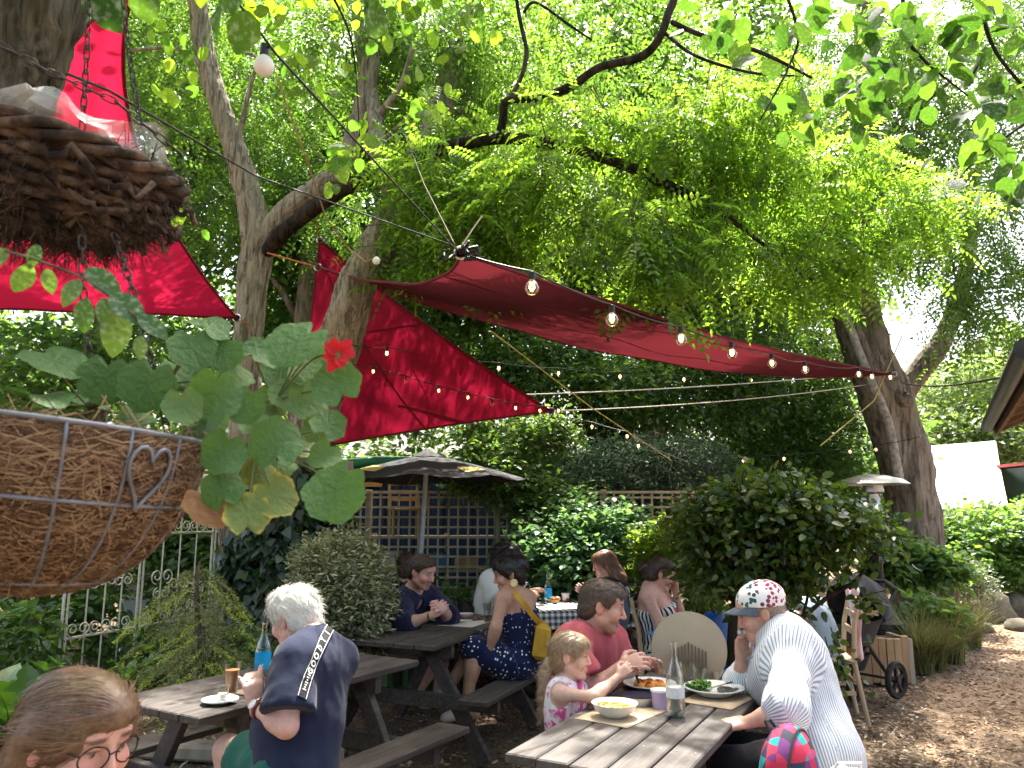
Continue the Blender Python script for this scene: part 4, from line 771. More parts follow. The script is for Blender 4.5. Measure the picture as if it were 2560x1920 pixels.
# ------------------------------------------------------------------ picnic tables
def woodmat(name, c1, c2, c3, rough=.65):
    m, nt, b, out = newmat(name); b.inputs['Roughness'].default_value = rough; b.inputs['Specular IOR Level'].default_value = .4
    oi = _n(nt, 'ShaderNodeObjectInfo'); tc = _n(nt, 'ShaderNodeTexCoord'); va = _n(nt, 'ShaderNodeVectorMath', operation='ADD'); mp = _n(nt, 'ShaderNodeMapping'); mp.inputs['Scale'].default_value = (.7, 9, 9)
    ml = _n(nt, 'ShaderNodeMath', operation='MULTIPLY'); ml.inputs[1].default_value = 37
    nt.links.new(oi.outputs['Random'], ml.inputs[0]); nt.links.new(tc.outputs['Object'], va.inputs[0]); nt.links.new(ml.outputs[0], va.inputs[1]); nt.links.new(va.outputs[0], mp.inputs[0])
    nz = _n(nt, 'ShaderNodeTexNoise'); nz.inputs['Scale'].default_value = 5; nz.inputs['Detail'].default_value = 7; nz.inputs['Roughness'].default_value = .65; nt.links.new(mp.outputs[0], nz.inputs[0])
    nz2 = _n(nt, 'ShaderNodeTexNoise'); nz2.inputs['Scale'].default_value = 3.2; nz2.inputs['Detail'].default_value = 5; nt.links.new(va.outputs[0], nz2.inputs[0])
    c = ramp(nt, nz.outputs[0], [(.3, c1), (.5, c2), (.72, c3)])
    mx = _n(nt, 'ShaderNodeMix', data_type='RGBA', blend_type='MIX'); nt.links.new(ramp(nt, nz2.outputs[0], [(.5, (0, 0, 0)), (.75, (.5, .5, .5))]), mx.inputs[0]); nt.links.new(c, mx.inputs[6]); mx.inputs[7].default_value = (*[x * 1.6 for x in c3], 1)
    nt.links.new(mx.outputs[2], b.inputs['Base Color'])
    bp = _n(nt, 'ShaderNodeBump'); bp.inputs['Strength'].default_value = .35; bp.inputs['Distance'].default_value = .008; nt.links.new(nz.outputs[0], bp.inputs['Height']); nt.links.new(bp.outputs[0], b.inputs['Normal'])
    return m
M_TAB = woodmat('dark stained timber', (.026, .021, .018), (.055, .045, .04), (.1, .084, .075))
M_TAB2 = woodmat('greyed stained timber', (.026, .022, .02), (.055, .047, .043), (.1, .087, .08))
def picnic(name, label, c, ang, L, W, H, mt, npl=5, rb=(True, True), bo=.16, bw=.24, seed=1, gap=.008):
    t = thing(name, label, 'picnic table', (c[0], c[1], 0), ang); r = random.Random(seed); pw = (W - gap * (npl - 1)) / npl
    for i in range(npl):
        e0, e1 = r.uniform(-.012, .012), r.uniform(-.012, .012)
        o = MB().box((0, 0, 0), (L + e0, pw, .034), bev=.005).build('plank', mt, t); o.location = (e1, -W / 2 + pw / 2 + i * (pw + gap), H - .017 + r.uniform(-.0015, .0015)); o.rotation_euler = (r.gauss(0, .004), 0, 0)
    fx = L / 2 - .3
    for sx in (-1, 1):
        x = sx * fx
        MB().box((x, 0, H - .034 - .045), (.045, W - .04, .09), bev=.004).build('top_cleat', mt, t)
        MB().box((x + sx * .047, 0, .36), (.045, W + 2 * (bo + bw) - .06, .09), bev=.004).build('bench_bearer', mt, t)
        for sy in (-1, 1):
            MB().beam((x, sy * (W / 2 + .22), .0), (x, sy * .15, H - .045), .09, .045, up=(1, 0, 0), bev=.004).build('leg', mt, t)
        MB().beam((x - sx * .05, 0, .37), (x - sx * .42, 0, H - .06), .07, .045, up=(0, 1, 0)).build('brace', mt, t)
    for s_, on in zip((-1, 1), rb):
        if not on: continue
        k = 2 if bw > .2 else 1; bwp = (bw - .008 * (k - 1)) / k
        for j in range(k):
            o = MB().box((0, 0, 0), (L + r.uniform(-.01, .02), bwp, .034), bev=.005).build('bench_plank', mt, t); o.location = (0, s_ * (W / 2 + bo + bwp / 2 + j * (bwp + .008)), .423)
    b = MB()
    for sx in (-1, 1):
        for i in range(npl):
            for d in (-1, 1): b.lathe([(.004, 0), (.004, .0018), (.0005, .0025)], (sx * fx, -W / 2 + pw / 2 + i * (pw + gap) + d * pw * .28, H + .0005), 6)
    b.build('screw_heads', M_STEEL, t); return t
tA = picnic('picnic_table', 'dark picnic table with the white haired man and latte glass', (-1.16, 3.99), math.atan2(.859, .512), 1.42, .62, .74, M_TAB, seed=2, bw=.2)
tB = picnic('picnic_table', 'dark picnic table shared by the navy shirted man and polka dot woman', (-.53, 5.74), math.atan2(.925, .38), 1.5, .72, .74, M_TAB, seed=3, bw=.2)
tC = picnic('picnic_table', 'greyed dark picnic table with the family meal and glass water bottle', (.6, 3.29), math.atan2(.88, .475), 1.52, .6, .74, M_TAB2, seed=4, bw=.24, bo=.1)

# chairs and far tables
def checked():
    m, nt, b, out = newmat('checked tablecloth'); b.inputs['Roughness'].default_value = .85
    tc = _n(nt, 'ShaderNodeTexCoord'); sp = _n(nt, 'ShaderNodeSeparateXYZ'); nt.links.new(tc.outputs['UV'], sp.inputs[0]); fs = []
    for ax in (0, 1):
        m1 = _n(nt, 'ShaderNodeMath', operation='FRACT'); nt.links.new(sp.outputs[ax], m1.inputs[0]); m2 = _n(nt, 'ShaderNodeMath', operation='GREATER_THAN'); m2.inputs[1].default_value = .5; nt.links.new(m1.outputs[0], m2.inputs[0]); fs.append(m2.outputs[0])
    ad = _n(nt, 'ShaderNodeMath', operation='ADD'); nt.links.new(fs[0], ad.inputs[0]); nt.links.new(fs[1], ad.inputs[1]); dv = _n(nt, 'ShaderNodeMath', operation='MULTIPLY'); dv.inputs[1].default_value = .5; nt.links.new(ad.outputs[0], dv.inputs[0])
    nt.links.new(ramp(nt, dv.outputs[0], [(0, (.75, .75, .72)), (.5, (.3, .3, .28)), (1, (.05, .05, .05))]), b.inputs['Base Color']); return m
M_CHECK = checked()
def cloth_table(name, label, c, ang, L, W, H=.74, drop=.13):
    t = thing(name, label, 'table', (c[0], c[1], 0), ang)
    MB().box((0, 0, H - .025), (L, W, .04)).build('tabletop', M_TAB, t)
    for sx in (-1, 1):
        for sy in (-1, 1): MB().box((sx * (L / 2 - .06), sy * (W / 2 - .06), (H - .05) / 2), (.06, .06, H - .05)).build('leg', M_TAB, t)
    return t
def cloth(label, c, ang, L, W, H=.74, drop=.13):
    vs = []; uv = []; n = 22
    o = MB()
    def fn(u, v):
        x = (u - .5) * (L + 2 * drop + .04); y = (v - .5) * (W + 2 * drop + .04); z = H + .004
        hx, hy = L / 2 + .01, W / 2 + .01; ox = max(abs(x) - hx, 0); oy = max(abs(y) - hy, 0)
        d = max(ox, oy); z -= d; fl = .018 * math.sin(x * 16) * math.sin(y * 15 + 1) * (d / drop)
        return V((math.copysign(min(abs(x), hx + ox * .12), x) + fl * (ox > 0), math.copysign(min(abs(y), hy + oy * .12), y) + fl * (oy > 0), z))
    o.grid(fn, n * 2, n); ob = o.build('tablecloth', M_CHECK, smooth='all'); me = ob.data; ul = me.uv_layers.new(name='UVMap')
    for p in me.polygons:
        for li in p.loop_indices:
            k = me.loops[li].vertex_index; i, j = k % (2 * n + 1), k // (2 * n + 1); ul.data[li].uv = (i / (2 * n) * (L + .3) / .05, j / n * (W + .3) / .05)
    ob.location = (c[0], c[1], 0); ob.rotation_euler = (0, 0, ang); tag(ob, label, 'tablecloth'); return ob
cloth_table('dining_table', 'dark legged table under the checked cloth between two chatting women', (.47, 7.0), .2, 1.15, .75); cloth('grey and white checked cloth on the chatting women\'s table', (.47, 7.0), .2, 1.15, .75)
cloth_table('dining_table', 'table beside the blue high chair under a checked cloth', (1.72, 6.3), .1, .8, .6); cloth('checked cloth on the table beside the blue high chair', (1.72, 6.3), .1, .8, .6)

M_BEIGE = mat('beige plastic', (.5, .38, .26), (.58, .45, .32), 3, .45); M_BLUE = mat('blue plastic', (.01, .12, .5), (.015, .15, .58), 3, .35)
M_PALEW = mat('pale beech', (.5, .36, .22), (.62, .47, .31), 10, .55, stretch=(1, 1, .2))
# beige chair with a round back, seen from behind
bc = thing('round_back_chair', 'beige plastic chair with a round slotted back at the table end', 'chair', (P(1722, 1640, 4.75).x, 4.75, 0), -.25); zc = .74; R = .22
b = MB()
def disc(u, v):
    r = R * v; a = u * 2 * math.pi; x = r * math.cos(a) * 1.02; z = r * math.sin(a); return V((x, .22 * x * x / R + .05 * (z / R) ** 2, zc + z))
def backpan(y0):
    m = MB(); m.grid(lambda u, v: disc(u, max(v, .002)) + V((0, y0, 0)), 40, 8); return m
bp_ = backpan(0); bp_.grid(lambda u, v: disc(1 - u, max(v, .002)) + V((0, .014, 0)), 40, 8); bp_.grid(lambda u, v: disc(u, 1) + V((0, .014 * v, 0)), 40, 1)
bp_.build('backrest', M_BEIGE, bc, smooth=True)
for k in range(11): MB().box((-.1 + k * .02, -.004 + .22 * (-.1 + k * .02) ** 2 / R, zc - .02 - .012 * abs(k - 5) ** .9), (.008, .006, .14), bev=.002).build('back_slot', mat('slot shade', (.2, .14, .09)) if k == 0 else bpy.data.materials['slot shade'], bc)  # solid dark strips stand for the shade inside the slots
b = MB(); b.lathe([(.02, .475), (.19, .47), (.215, .455), (.21, .44), (.02, .44)], (0, .2, 0), 24); b.build('seat', M_BEIGE, bc, smooth=True)
for sx in (-1, 1):
    MB().tube([V((sx * .15, .02, zc - .12)), V((sx * .16, .02, .45)), V((sx * .19, -.04, 0))], [.014, .016, .014], 8).build('leg', M_BEIGE, bc, smooth=True); MB().tube([V((sx * .14, .34, .45)), V((sx * .18, .4, 0))], .016, 8).build('leg', M_BEIGE, bc, smooth=True)
# blue high chair
hc = thing('high_chair', 'bright blue plastic child high chair with tray', 'high chair', (P(1795, 1560, 5.35).x, 5.35, 0), .5)
b = MB()
def hb(u, v):
    x = (u - .5) * 2; w_ = (.17 + .02 * math.sin(v * math.pi)) * min(1, ((1.0001 - v) / .22) ** .5 if v > .78 else 1); return V((x * w_, .07 * (x * x) - .06 * v + .02, .52 + .38 * v))
b.grid(hb, 14, 12); b.grid(lambda u, v: hb(1 - u, v) + V((0, .014, 0)), 14, 12)
for ed in (0, 1): b.grid(lambda u, v: hb(ed, v) + V((0, .014 * u, 0)), 1, 12)
b.build('backrest', M_BLUE, hc, smooth=True)
MB().box((0, .17, .53), (.32, .3, .05), bev=.02).build('seat', M_BLUE, hc, smooth=True)
for sx in (-1, 1): MB().beam((sx * .17, .02, .62), (sx * .17, .3, .66), .025, .14, bev=.01).build('side_guard', M_BLUE, hc)
MB().box((0, .38, .7), (.42, .26, .02), bev=.008).build('tray', mat('pale blue tray', (.1, .35, .7), (.12, .4, .75), 3, .35), hc)
for sx in (-1, 1):
    for y, y2 in ((.04, -.03), (.3, .38)): MB().tube([V((sx * .13, y, .51)), V((sx * .2, y2, 0))], .015, 8).build('leg', M_STEEL, hc, smooth=True)
# cafe chairs at the far tables
def cafe_chair(label, c, ang, m, tub=True):
    t = thing('cafe_chair', label, 'chair', (c[0], c[1], 0), ang, None)
    MB().box((0, 0, .45), (.38, .38, .03), bev=.012).build('seat', m, t, smooth=True)
    def bk(u, v): a = (u - .5) * 2.3; return V((.2 * math.sin(a), -.2 * math.cos(a) + .0, .5 + .33 * v * (1 - .25 * abs(u - .5) * 2 ** 1)))
    b = MB(); b.grid(bk, 14, 5); b.grid(lambda u, v: bk(1 - u, v) * 1 + V((0, .012, 0)), 14, 5); b.build('backrest', m, t, smooth=True)
    b = MB(); b.tube([bk(u, 1.02) for u in np.linspace(0, 1, 15)], .012, 6); b.build('back_rim', m, t, smooth=True)
    for sx in (-1, 1):
        for sy in (-1, 1): MB().tube([V((sx * .16, sy * .16, .45)), V((sx * .21, sy * .21, 0))], .013, 7).build('leg', m, t, smooth=True)
    return t
cafe_chair('black metal tub chair under the woman in the white blouse', (-.3, 7.05), -1.35, M_BLACK)
cafe_chair('dark green metal chair under the long haired woman', (1.02, 7.25), 1.45, mat('dark green metal', (.02, .045, .03), (.03, .06, .04), 8, .45))
def wood_chair(name, label, c, ang, m):
    t = thing(name, label, 'chair', (c[0], c[1], 0), ang)
    for sx in (-1, 1):
        MB().tube([V((sx * .19, -.27, 0)), V((sx * .185, -.2, .45)), V((sx * .18, -.22, .7)), V((sx * .17, -.27, .93))], [.016, .019, .018, .014], 8).build('back_post', m, t, smooth=True); MB().tube([V((sx * .18, .2, 0)), V((sx * .18, .19, .44))], .018, 8).build('leg', m, t, smooth=True)
        MB().beam((sx * .18, -.2, .22), (sx * .18, .2, .22), .016, .03).build('stretcher', m, t)
    MB().box((0, 0, .455), (.42, .42, .028), bev=.01).build('seat', m, t)
    for z, y in ((.66, -.222), (.78, -.24), (.89, -.265)): MB().box((0, y, z), (.36, .016, .055), bev=.005).build('back_slat', m, t)
    for y in (.19, -.2): MB().beam((-.18, y, .3), (.18, y, .3), .018, .03).build('stretcher', m, t)
    return t
wood_chair('wooden_chair', 'pale beech chair carrying the person in light blue beside the pram', (2.42, 6.22), math.radians(78), M_PALEW)
wood_chair('wooden_chair', 'pale wooden chair under the woman in the patterned dress', (1.12, 6.05), math.radians(-80), M_PALEW)
def drape(name, label, cat, pts_fn, m, nu=14, nv=18):
    b = MB(); b.grid(pts_fn, nu, nv); o = b.build(name, m, smooth='all'); md = o.modifiers.new('thick', 'SOLIDIFY'); md.thickness = .006; tag(o, label, cat); return o
def pinkf(u, v):
    x = 2.42 + .245 + .02 * math.sin(u * 9) + .015 * math.sin(v * 6 + u * 4); return V((x + .05 * v * (1 - v), 6.07 + .2 * u * (1 - .35 * v), .96 - .52 * v + .02 * math.sin(u * 7)))
drape('muslin_cloth', 'pink and white striped cloth hanging from the beech chair back', 'cloth', pinkf, mat('pink muslin', (.75, .4, .42), (.85, .72, .7), 30, .9, stretch=(1, 1, .1)))
def jack(u, v):
    a = (u - .5) * 2.0; return V((.88 - .05 * math.cos(a) + .025 * math.sin(v * 8 + u * 3) - .04 * v * (1 - v), 6.02 + .22 * math.sin(a) + .01 * math.sin(v * 13), .97 - .62 * v + .03 * math.cos(a * 2)))
drape('grey_jacket', 'grey blue jacket hung over the patterned dress woman\'s chair', 'jacket', jack, mat('slate cloth', (.07, .09, .12), (.13, .16, .2), 8, .9, .3))

# pram
pr = thing('pram', 'black pram with hood up and spoked wheels on the chip path', 'pram', (0, 0, 0))
M_TYRE = mat('tyre rubber', (.015, .014, .013), (.04, .035, .03), 15, .85); M_CAN = mat('pram canvas', (.022, .022, .027), (.04, .04, .048), 14, .75, .15); M_ALU = mat('dark anodised tube', (.05, .05, .055), (.08, .08, .085), 10, .35, metal=.6)
def wheel(c, R, ang, wd=.045):
    w_ = link('wheel', None, pr); w_.location = c; w_.rotation_euler = (0, 0, ang)
    n = 28; b = MB()
    for i in range(n): pass
    prof = [(R - .035, -wd * .4), (R - .012, -wd * .5), (R, -wd * .22), (R, wd * .22), (R - .012, wd * .5), (R - .035, wd * .4), (R - .035, -wd * .4)]
    b.lathe(prof, n=n, M=Matrix.Rotation(math.pi / 2, 3, 'X')); b.f = [f for f in b.f if len(f) == 4]; b.mi = [0] * len(b.f); b.build('tyre', M_TYRE, w_, smooth=True)
    prof = [(R - .05, -wd * .3), (R - .034, -wd * .3), (R - .034, wd * .3), (R - .05, wd * .3), (R - .05, -wd * .3)]
    b = MB(); b.lathe(prof, n=n, M=Matrix.Rotation(math.pi / 2, 3, 'X')); b.f = [f for f in b.f if len(f) == 4]; b.mi = [0] * len(b.f); b.build('rim', M_BLACK, w_, smooth=True)
    for k in range(5):
        a = k * 2 * math.pi / 5 + .3; MB().beam((0, 0, 0), ((R - .045) * math.cos(a), 0, (R - .045) * math.sin(a)), .022, .028).build('spoke', M_BLACK, w_)
    MB().lathe([(.03, -.03), (.03, .03)], n=12, M=Matrix.Rotation(math.pi / 2, 3, 'X')).build('hub', M_ALU, w_)
pd = V((.82, .57, 0)).normalized(); sd_ = V((-pd.y, pd.x, 0)); rwb = G(2245, 1748, 0); fwb = G(2140, 1757, 0); ax = math.atan2(pd.y, pd.x)
rw = rwb + V((0, 0, .155)); fw = fwb + V((0, 0, .115)); rw2 = rw + sd_ * .52; fw2 = fw + sd_ * .4
wheel(rw, .155, ax); wheel(rw2, .155, ax); wheel(fw, .115, ax); wheel(fw2, .115, ax)
mid = (rw + rw2) / 2; fm = (fw + fw2) / 2
for s_, r_, f_ in ((0, rw, fw), (1, rw2, fw2)):
    ii = sd_ * (.05 if s_ == 0 else -.05); h0 = P(2255, 1475, r_.y) if s_ == 0 else P(2255, 1475, rw.y) + sd_ * .42
    hinge = (r_ + f_) / 2 + V((0, 0, .32)) + ii
    MB().tube([f_ + ii + V((0, 0, .05)), hinge, (hinge + h0 + ii) / 2, h0 + ii], [.016, .018, .016, .016], 8).build('frame_tube', M_ALU, pr, smooth=True)
    MB().tube([hinge, (hinge + r_) / 2 + ii + V((0, 0, .03)), r_ + ii], [.018, .018, .015], 8).build('frame_tube', M_ALU, pr, smooth=True)
    if s_ == 0: ha = h0 + ii; hga = hinge
    else: hb_ = h0 + ii; hgb = hinge
MB().tube([ha, ha + V((-.1, -.02, .07)), hb_ + V((-.1, -.02, .07)), hb_], .017, 8).build('handlebar', M_BLACK, pr, smooth=True)
MB().tube([rw, rw2], .012, 8).build('axle', M_ALU, pr)
cc_ = P(2120, 1560, 6.78)
b = MB()
def tub(u, v):
    a = u * 2 * math.pi; r = (.36 + .06 * v); q = pd * (r * math.cos(a)) + sd_ * (.2 * math.sin(a)); return cc_ + q * (.75 + .25 * v) + V((0, 0, -.16 + .2 * v))
b.grid(lambda u, v: tub(u, v), 24, 6); b.grid(lambda u, v: (tub(1 - u, 0) - cc_) * V((1, 1, 1)).length / 1.732 * v + cc_ * 1 + V((0, 0, -.16 * (1 - v))), 24, 2); b.build('carrycot', M_CAN, pr, smooth='all')
hp = P(2145, 1545, 6.78); b = MB()
def hood(u, v):
    an = .1 + v * 2.15; a = (u - .5) * math.pi; fold = 1 + .02 * math.cos(v * 6 * math.pi)
    c = V((0, 0, math.sin(an))) + pd * math.cos(an); return hp + (c * .37 * math.cos(a) + sd_ * .24 * math.sin(a)) * fold
b.grid(hood, 20, 26); b.build('hood', M_CAN, pr, smooth='all').modifiers.new('thick', 'SOLIDIFY').thickness = .006
b = MB()
def basket(u, v):
    a = u * 2 * math.pi; return (mid * .45 + fm * .55) + V((0, 0, .22)) + (pd * .24 * math.cos(a) + sd_ * .17 * math.sin(a)) * (.7 + .3 * v) + V((0, 0, -.13 + .13 * v))
b.grid(basket, 20, 4); b.build('shopping_basket', M_CAN, pr, smooth='all')
MB().box(tuple((hga + hgb) / 2 + V((-.02, 0, .12))), (.07, .34, .24), Matrix.Rotation(ax, 3, 'Z'), bev=.02).build('seat_mount', M_BLACK, pr)
MB().box(tuple(hga + V((-.06, -.03, .12))), (.05, .03, .035), Matrix.Rotation(ax, 3, 'Z'), bev=.005).build('buckle', mat('pale grey plastic', (.5, .5, .5)), pr)
o = MB().ball((0, 0, 0), (.16, .12, .09), 14).build('orange_bag', mat('orange cloth', (.55, .16, .02), (.7, .25, .05), 8, .85, .4), smooth='all', loc=tuple((mid * .4 + fm * .6) + V((0, 0, .24)))); tag(o, 'orange cloth bag stuffed in the pram basket', 'bag')
# ------------------------------------------------------------------ bodies: one smooth blended surface each
A_ = lambda p: np.array(tuple(p), np.float32)
class Field:
    """smooth union of tapered limbs and ellipsoids, meshed with surface nets"""
    def __init__(s): s.p = []; s.bones = []
    def cap(s, a, b, ra, rb, k=.03, op=1, n=None, fl=1., cut=False):
        """tapered capsule a->b; n, fl: flattened along n by factor fl; cut: flat end at b"""
        s.p.append(('c', A_(a), A_(b), ra, rb, k, op, None if n is None else A_(n), fl, cut)); return s
    def ell(s, c, r, R=None, k=.03, op=1):
        s.p.append(('e', A_(c), A_(r), np.eye(3, dtype=np.float32) if R is None else np.asarray(R, np.float32), k, op)); return s
    def plane(s, c, n): s.p.append(('p', A_(c), A_(n), 0, 0, 0)); return s
    def mesh(s, h, noise=None):
        lo = np.full(3, 9e9); hi = -lo
        for q in s.p:
            if q[0] == 'c' and q[6] > 0: r = max(q[3], q[4]) + .02; lo = np.minimum(lo, np.minimum(q[1], q[2]) - r); hi = np.maximum(hi, np.maximum(q[1], q[2]) + r)
            if q[0] == 'e' and q[5] > 0: r = q[2].max() + .02; lo = np.minimum(lo, q[1] - r); hi = np.maximum(hi, q[1] + r)
        nd = np.ceil((hi - lo) / h).astype(int) + 2; D = np.full(nd, .5, np.float32); ax = [(lo[i] + np.arange(nd[i]) * h).astype(np.float32) for i in range(3)]
        for q in s.p:
            if q[0] == 'p': sl = tuple(slice(0, n) for n in nd)
            else:
                if q[0] == 'c': m = max(q[3], q[4]) + q[5] + 2 * h; bl = np.minimum(q[1], q[2]) - m; bh = np.maximum(q[1], q[2]) + m
                else: m = q[2].max() + q[4] + 2 * h; bl = q[1] - m; bh = q[1] + m
                i0 = np.clip(np.floor((bl - lo) / h).astype(int), 0, nd); i1 = np.clip(np.ceil((bh - lo) / h).astype(int) + 1, 0, nd)
                if (i1 <= i0).any(): continue
                sl = tuple(slice(a, b) for a, b in zip(i0, i1))
            X = ax[0][sl[0]][:, None, None]; Y = ax[1][sl[1]][None, :, None]; Z = ax[2][sl[2]][None, None, :]
            if q[0] == 'p':
                d = (X - q[1][0]) * q[2][0] + (Y - q[1][1]) * q[2][1] + (Z - q[1][2]) * q[2][2]; D = np.maximum(D, d).astype(np.float32); continue
            if q[0] == 'c':
                _, a, b, ra, rb, k, op, n, fl, cut = q; ba = b - a; L2 = max(float(ba @ ba), 1e-9); px, py, pz = X - a[0], Y - a[1], Z - a[2]
                tr = (px * ba[0] + py * ba[1] + pz * ba[2]) / L2; t = np.clip(tr, 0, 1)
                dx, dy, dz = px - t * ba[0], py - t * ba[1], pz - t * ba[2]
                if n is not None:
                    dn = (dx * n[0] + dy * n[1] + dz * n[2]); g = (1 / fl - 1) * dn; dx, dy, dz = dx + n[0] * g, dy + n[1] * g, dz + n[2] * g
                d = np.sqrt(dx * dx + dy * dy + dz * dz) - (ra + (rb - ra) * t)
                if n is not None: d = d * min(1, (fl + 1) / 2)
                if cut: d = np.maximum(d, (tr - 1) * math.sqrt(L2))
            else:
                _, c, r, R, k, op = q; px, py, pz = X - c[0], Y - c[1], Z - c[2]
                l = [(px * R[0, i] + py * R[1, i] + pz * R[2, i]) for i in range(3)]
                k0 = np.sqrt(sum((l[i] / r[i]) ** 2 for i in range(3))); k1 = np.sqrt(sum((l[i] / r[i] ** 2) ** 2 for i in range(3))) + 1e-9; d = k0 * (k0 - 1) / k1
            S = D[sl]
            if op > 0: hh = np.maximum(k - np.abs(S - d), 0) / k; D[sl] = np.minimum(S, d) - hh * hh * k * .25
            else: d = -d; hh = np.maximum(k - np.abs(S - d), 0) / k; D[sl] = np.maximum(S, d) + hh * hh * k * .25
        return surface_nets(D, lo, h)
def surface_nets(D, lo, h):
    s = D < 0; c = [(i, j, k) for i in (0, 1) for j in (0, 1) for k in (0, 1)]
    sh = lambda A, o: A[o[0]:A.shape[0] - 1 + o[0], o[1]:A.shape[1] - 1 + o[1], o[2]:A.shape[2] - 1 + o[2]]
    cnt = sum(sh(s, o).astype(np.int8) for o in c); act = (cnt > 0) & (cnt < 8); I = np.argwhere(act); idx = np.full(act.shape, -1, np.int32); idx[act] = np.arange(len(I))
    val = {o: D[I[:, 0] + o[0], I[:, 1] + o[1], I[:, 2] + o[2]] for o in c}
    acc = np.zeros((len(I), 3)); n = np.zeros(len(I))
    for o in c:
        for a in range(3):
            if o[a]: continue
            p = list(o); p[a] = 1; p = tuple(p); v0, v1 = val[o], val[p]; m = (v0 < 0) != (v1 < 0); t = np.where(m, v0 / np.where(m, v0 - v1, 1), 0)
            q = np.array(o, float)[None].repeat(len(I), 0); q[:, a] = t; acc += q * m[:, None]; n += m
    vert = lo + (I + acc / n[:, None]) * h; F = []
    for a in range(3):
        b, e = (a + 1) % 3, (a + 2) % 3; sl0 = [slice(None)] * 3; sl1 = [slice(None)] * 3; sl0[a] = slice(0, -1); sl1[a] = slice(1, None)
        ch = s[tuple(sl0)] != s[tuple(sl1)]; E_ = np.argwhere(ch); E_ = E_[(E_[:, b] > 0) & (E_[:, e] > 0) & (E_[:, b] < s.shape[b] - 1) & (E_[:, e] < s.shape[e] - 1)]
        ins = s[E_[:, 0], E_[:, 1], E_[:, 2]]; g = []
        for db, de in ((-1, -1), (0, -1), (0, 0), (-1, 0)): t = E_.copy(); t[:, b] += db; t[:, e] += de; g.append(idx[t[:, 0], t[:, 1], t[:, 2]])
        q = np.stack(g, 1); q = np.where(ins[:, None], q, q[:, ::-1]); F.append(q)
    return vert, np.concatenate(F)
def vnormals(v, f):
    n = np.cross(v[f[:, 2]] - v[f[:, 0]], v[f[:, 3]] - v[f[:, 1]]); N = np.zeros_like(v)
    for i in range(4): np.add.at(N, f[:, i], n)
    return unit(N)
def relax(v, f, it=2):
    for _ in range(it):
        s = np.zeros_like(v); c = np.zeros(len(v))
        for i in range(4): np.add.at(s, f[:, i], v[f[:, (i + 1) % 4]] + v[f[:, (i + 3) % 4]]); np.add.at(c, f[:, i], 2)
        v = .5 * v + .5 * s / np.maximum(c, 1)[:, None]
    return v
def wrinkle(p, amp, freq, seed, stretch=(1, 1, 1)):
    r = np.random.default_rng(seed); q = p * np.array(stretch); o = np.zeros(len(p))
    for i in range(5):
        k = r.normal(size=3) * freq * (.6 + .35 * i); l = r.normal(size=3) * freq * .6; o += np.sin(q @ k + r.uniform(0, 6) + 1.6 * np.sin(q @ l + r.uniform(0, 6))) / (1 + .5 * i)
    return amp * (1 - np.abs(o) * .9)
def cluster(v, f, keep, cell):
    """coarsen the part of a mesh that clothes hide"""
    k = np.floor(v / cell).astype(np.int64); key = (k[:, 0] * 73856093) ^ (k[:, 1] * 19349663) ^ (k[:, 2] * 83492791); key = np.where(keep, -np.arange(len(v)) - 10 ** 15, key)
    _, inv = np.unique(key, return_inverse=True); n = inv.max() + 1; c = np.bincount(inv, minlength=n); nv = np.stack([np.bincount(inv, v[:, i], n) / c for i in range(3)], 1); q = inv[f]
    same = [q[:, i] == q[:, (i + 1) % 4] for i in range(4)]; ns = sum(x.astype(int) for x in same); diag = (q[:, 0] == q[:, 2]) | (q[:, 1] == q[:, 3]); quads = q[(ns == 0) & ~diag]; tris = []
    for i in range(4):
        m = (ns == 1) & same[i] & ~diag; t = q[m]; tris.append(np.stack([t[:, (i + 1) % 4], t[:, (i + 2) % 4], t[:, (i + 3) % 4]], 1))
    return nv, quads, np.concatenate(tris)
def smesh(name, v, f, base, m, parent, col=None, uv=None, tris=None):
    me = np_mesh(name, v - np.array(base), quads=f, tris=tris, smooth=True); me.materials.append(m)
    if col is not None:
        a = me.attributes.new('Col', 'FLOAT_COLOR', 'POINT'); a.data.foreach_set('color', np.concatenate([col, np.ones((len(v), 1))], 1).astype(np.float32).ravel())
    if uv is not None:
        a = me.attributes.new('tc', 'FLOAT_VECTOR', 'POINT'); a.data.foreach_set('vector', uv.astype(np.float32).ravel())
    return link(name, me, parent)
def skinmat(name='skin'):
    m, nt, b, out = newmat(name); at = _n(nt, 'ShaderNodeAttribute', attribute_name='Col'); f = noise_fac(nt, 45, 4)
    mx = _n(nt, 'ShaderNodeMix', data_type='RGBA', blend_type='MULTIPLY'); mx.inputs[0].default_value = 1; nt.links.new(at.outputs['Color'], mx.inputs[6]); nt.links.new(ramp(nt, f, [(.3, (.86, .82, .8)), (.7, (1.08, 1.05, 1.04))]), mx.inputs[7])
    nt.links.new(mx.outputs[2], b.inputs['Base Color']); b.inputs['Roughness'].default_value = .5; b.inputs['Specular IOR Level'].default_value = .35
    b.inputs['Subsurface Weight'].default_value = .12; b.inputs['Subsurface Radius'].default_value = (.6, .25, .15); b.inputs['Subsurface Scale'].default_value = .012
    return m
M_SKIN = skinmat()
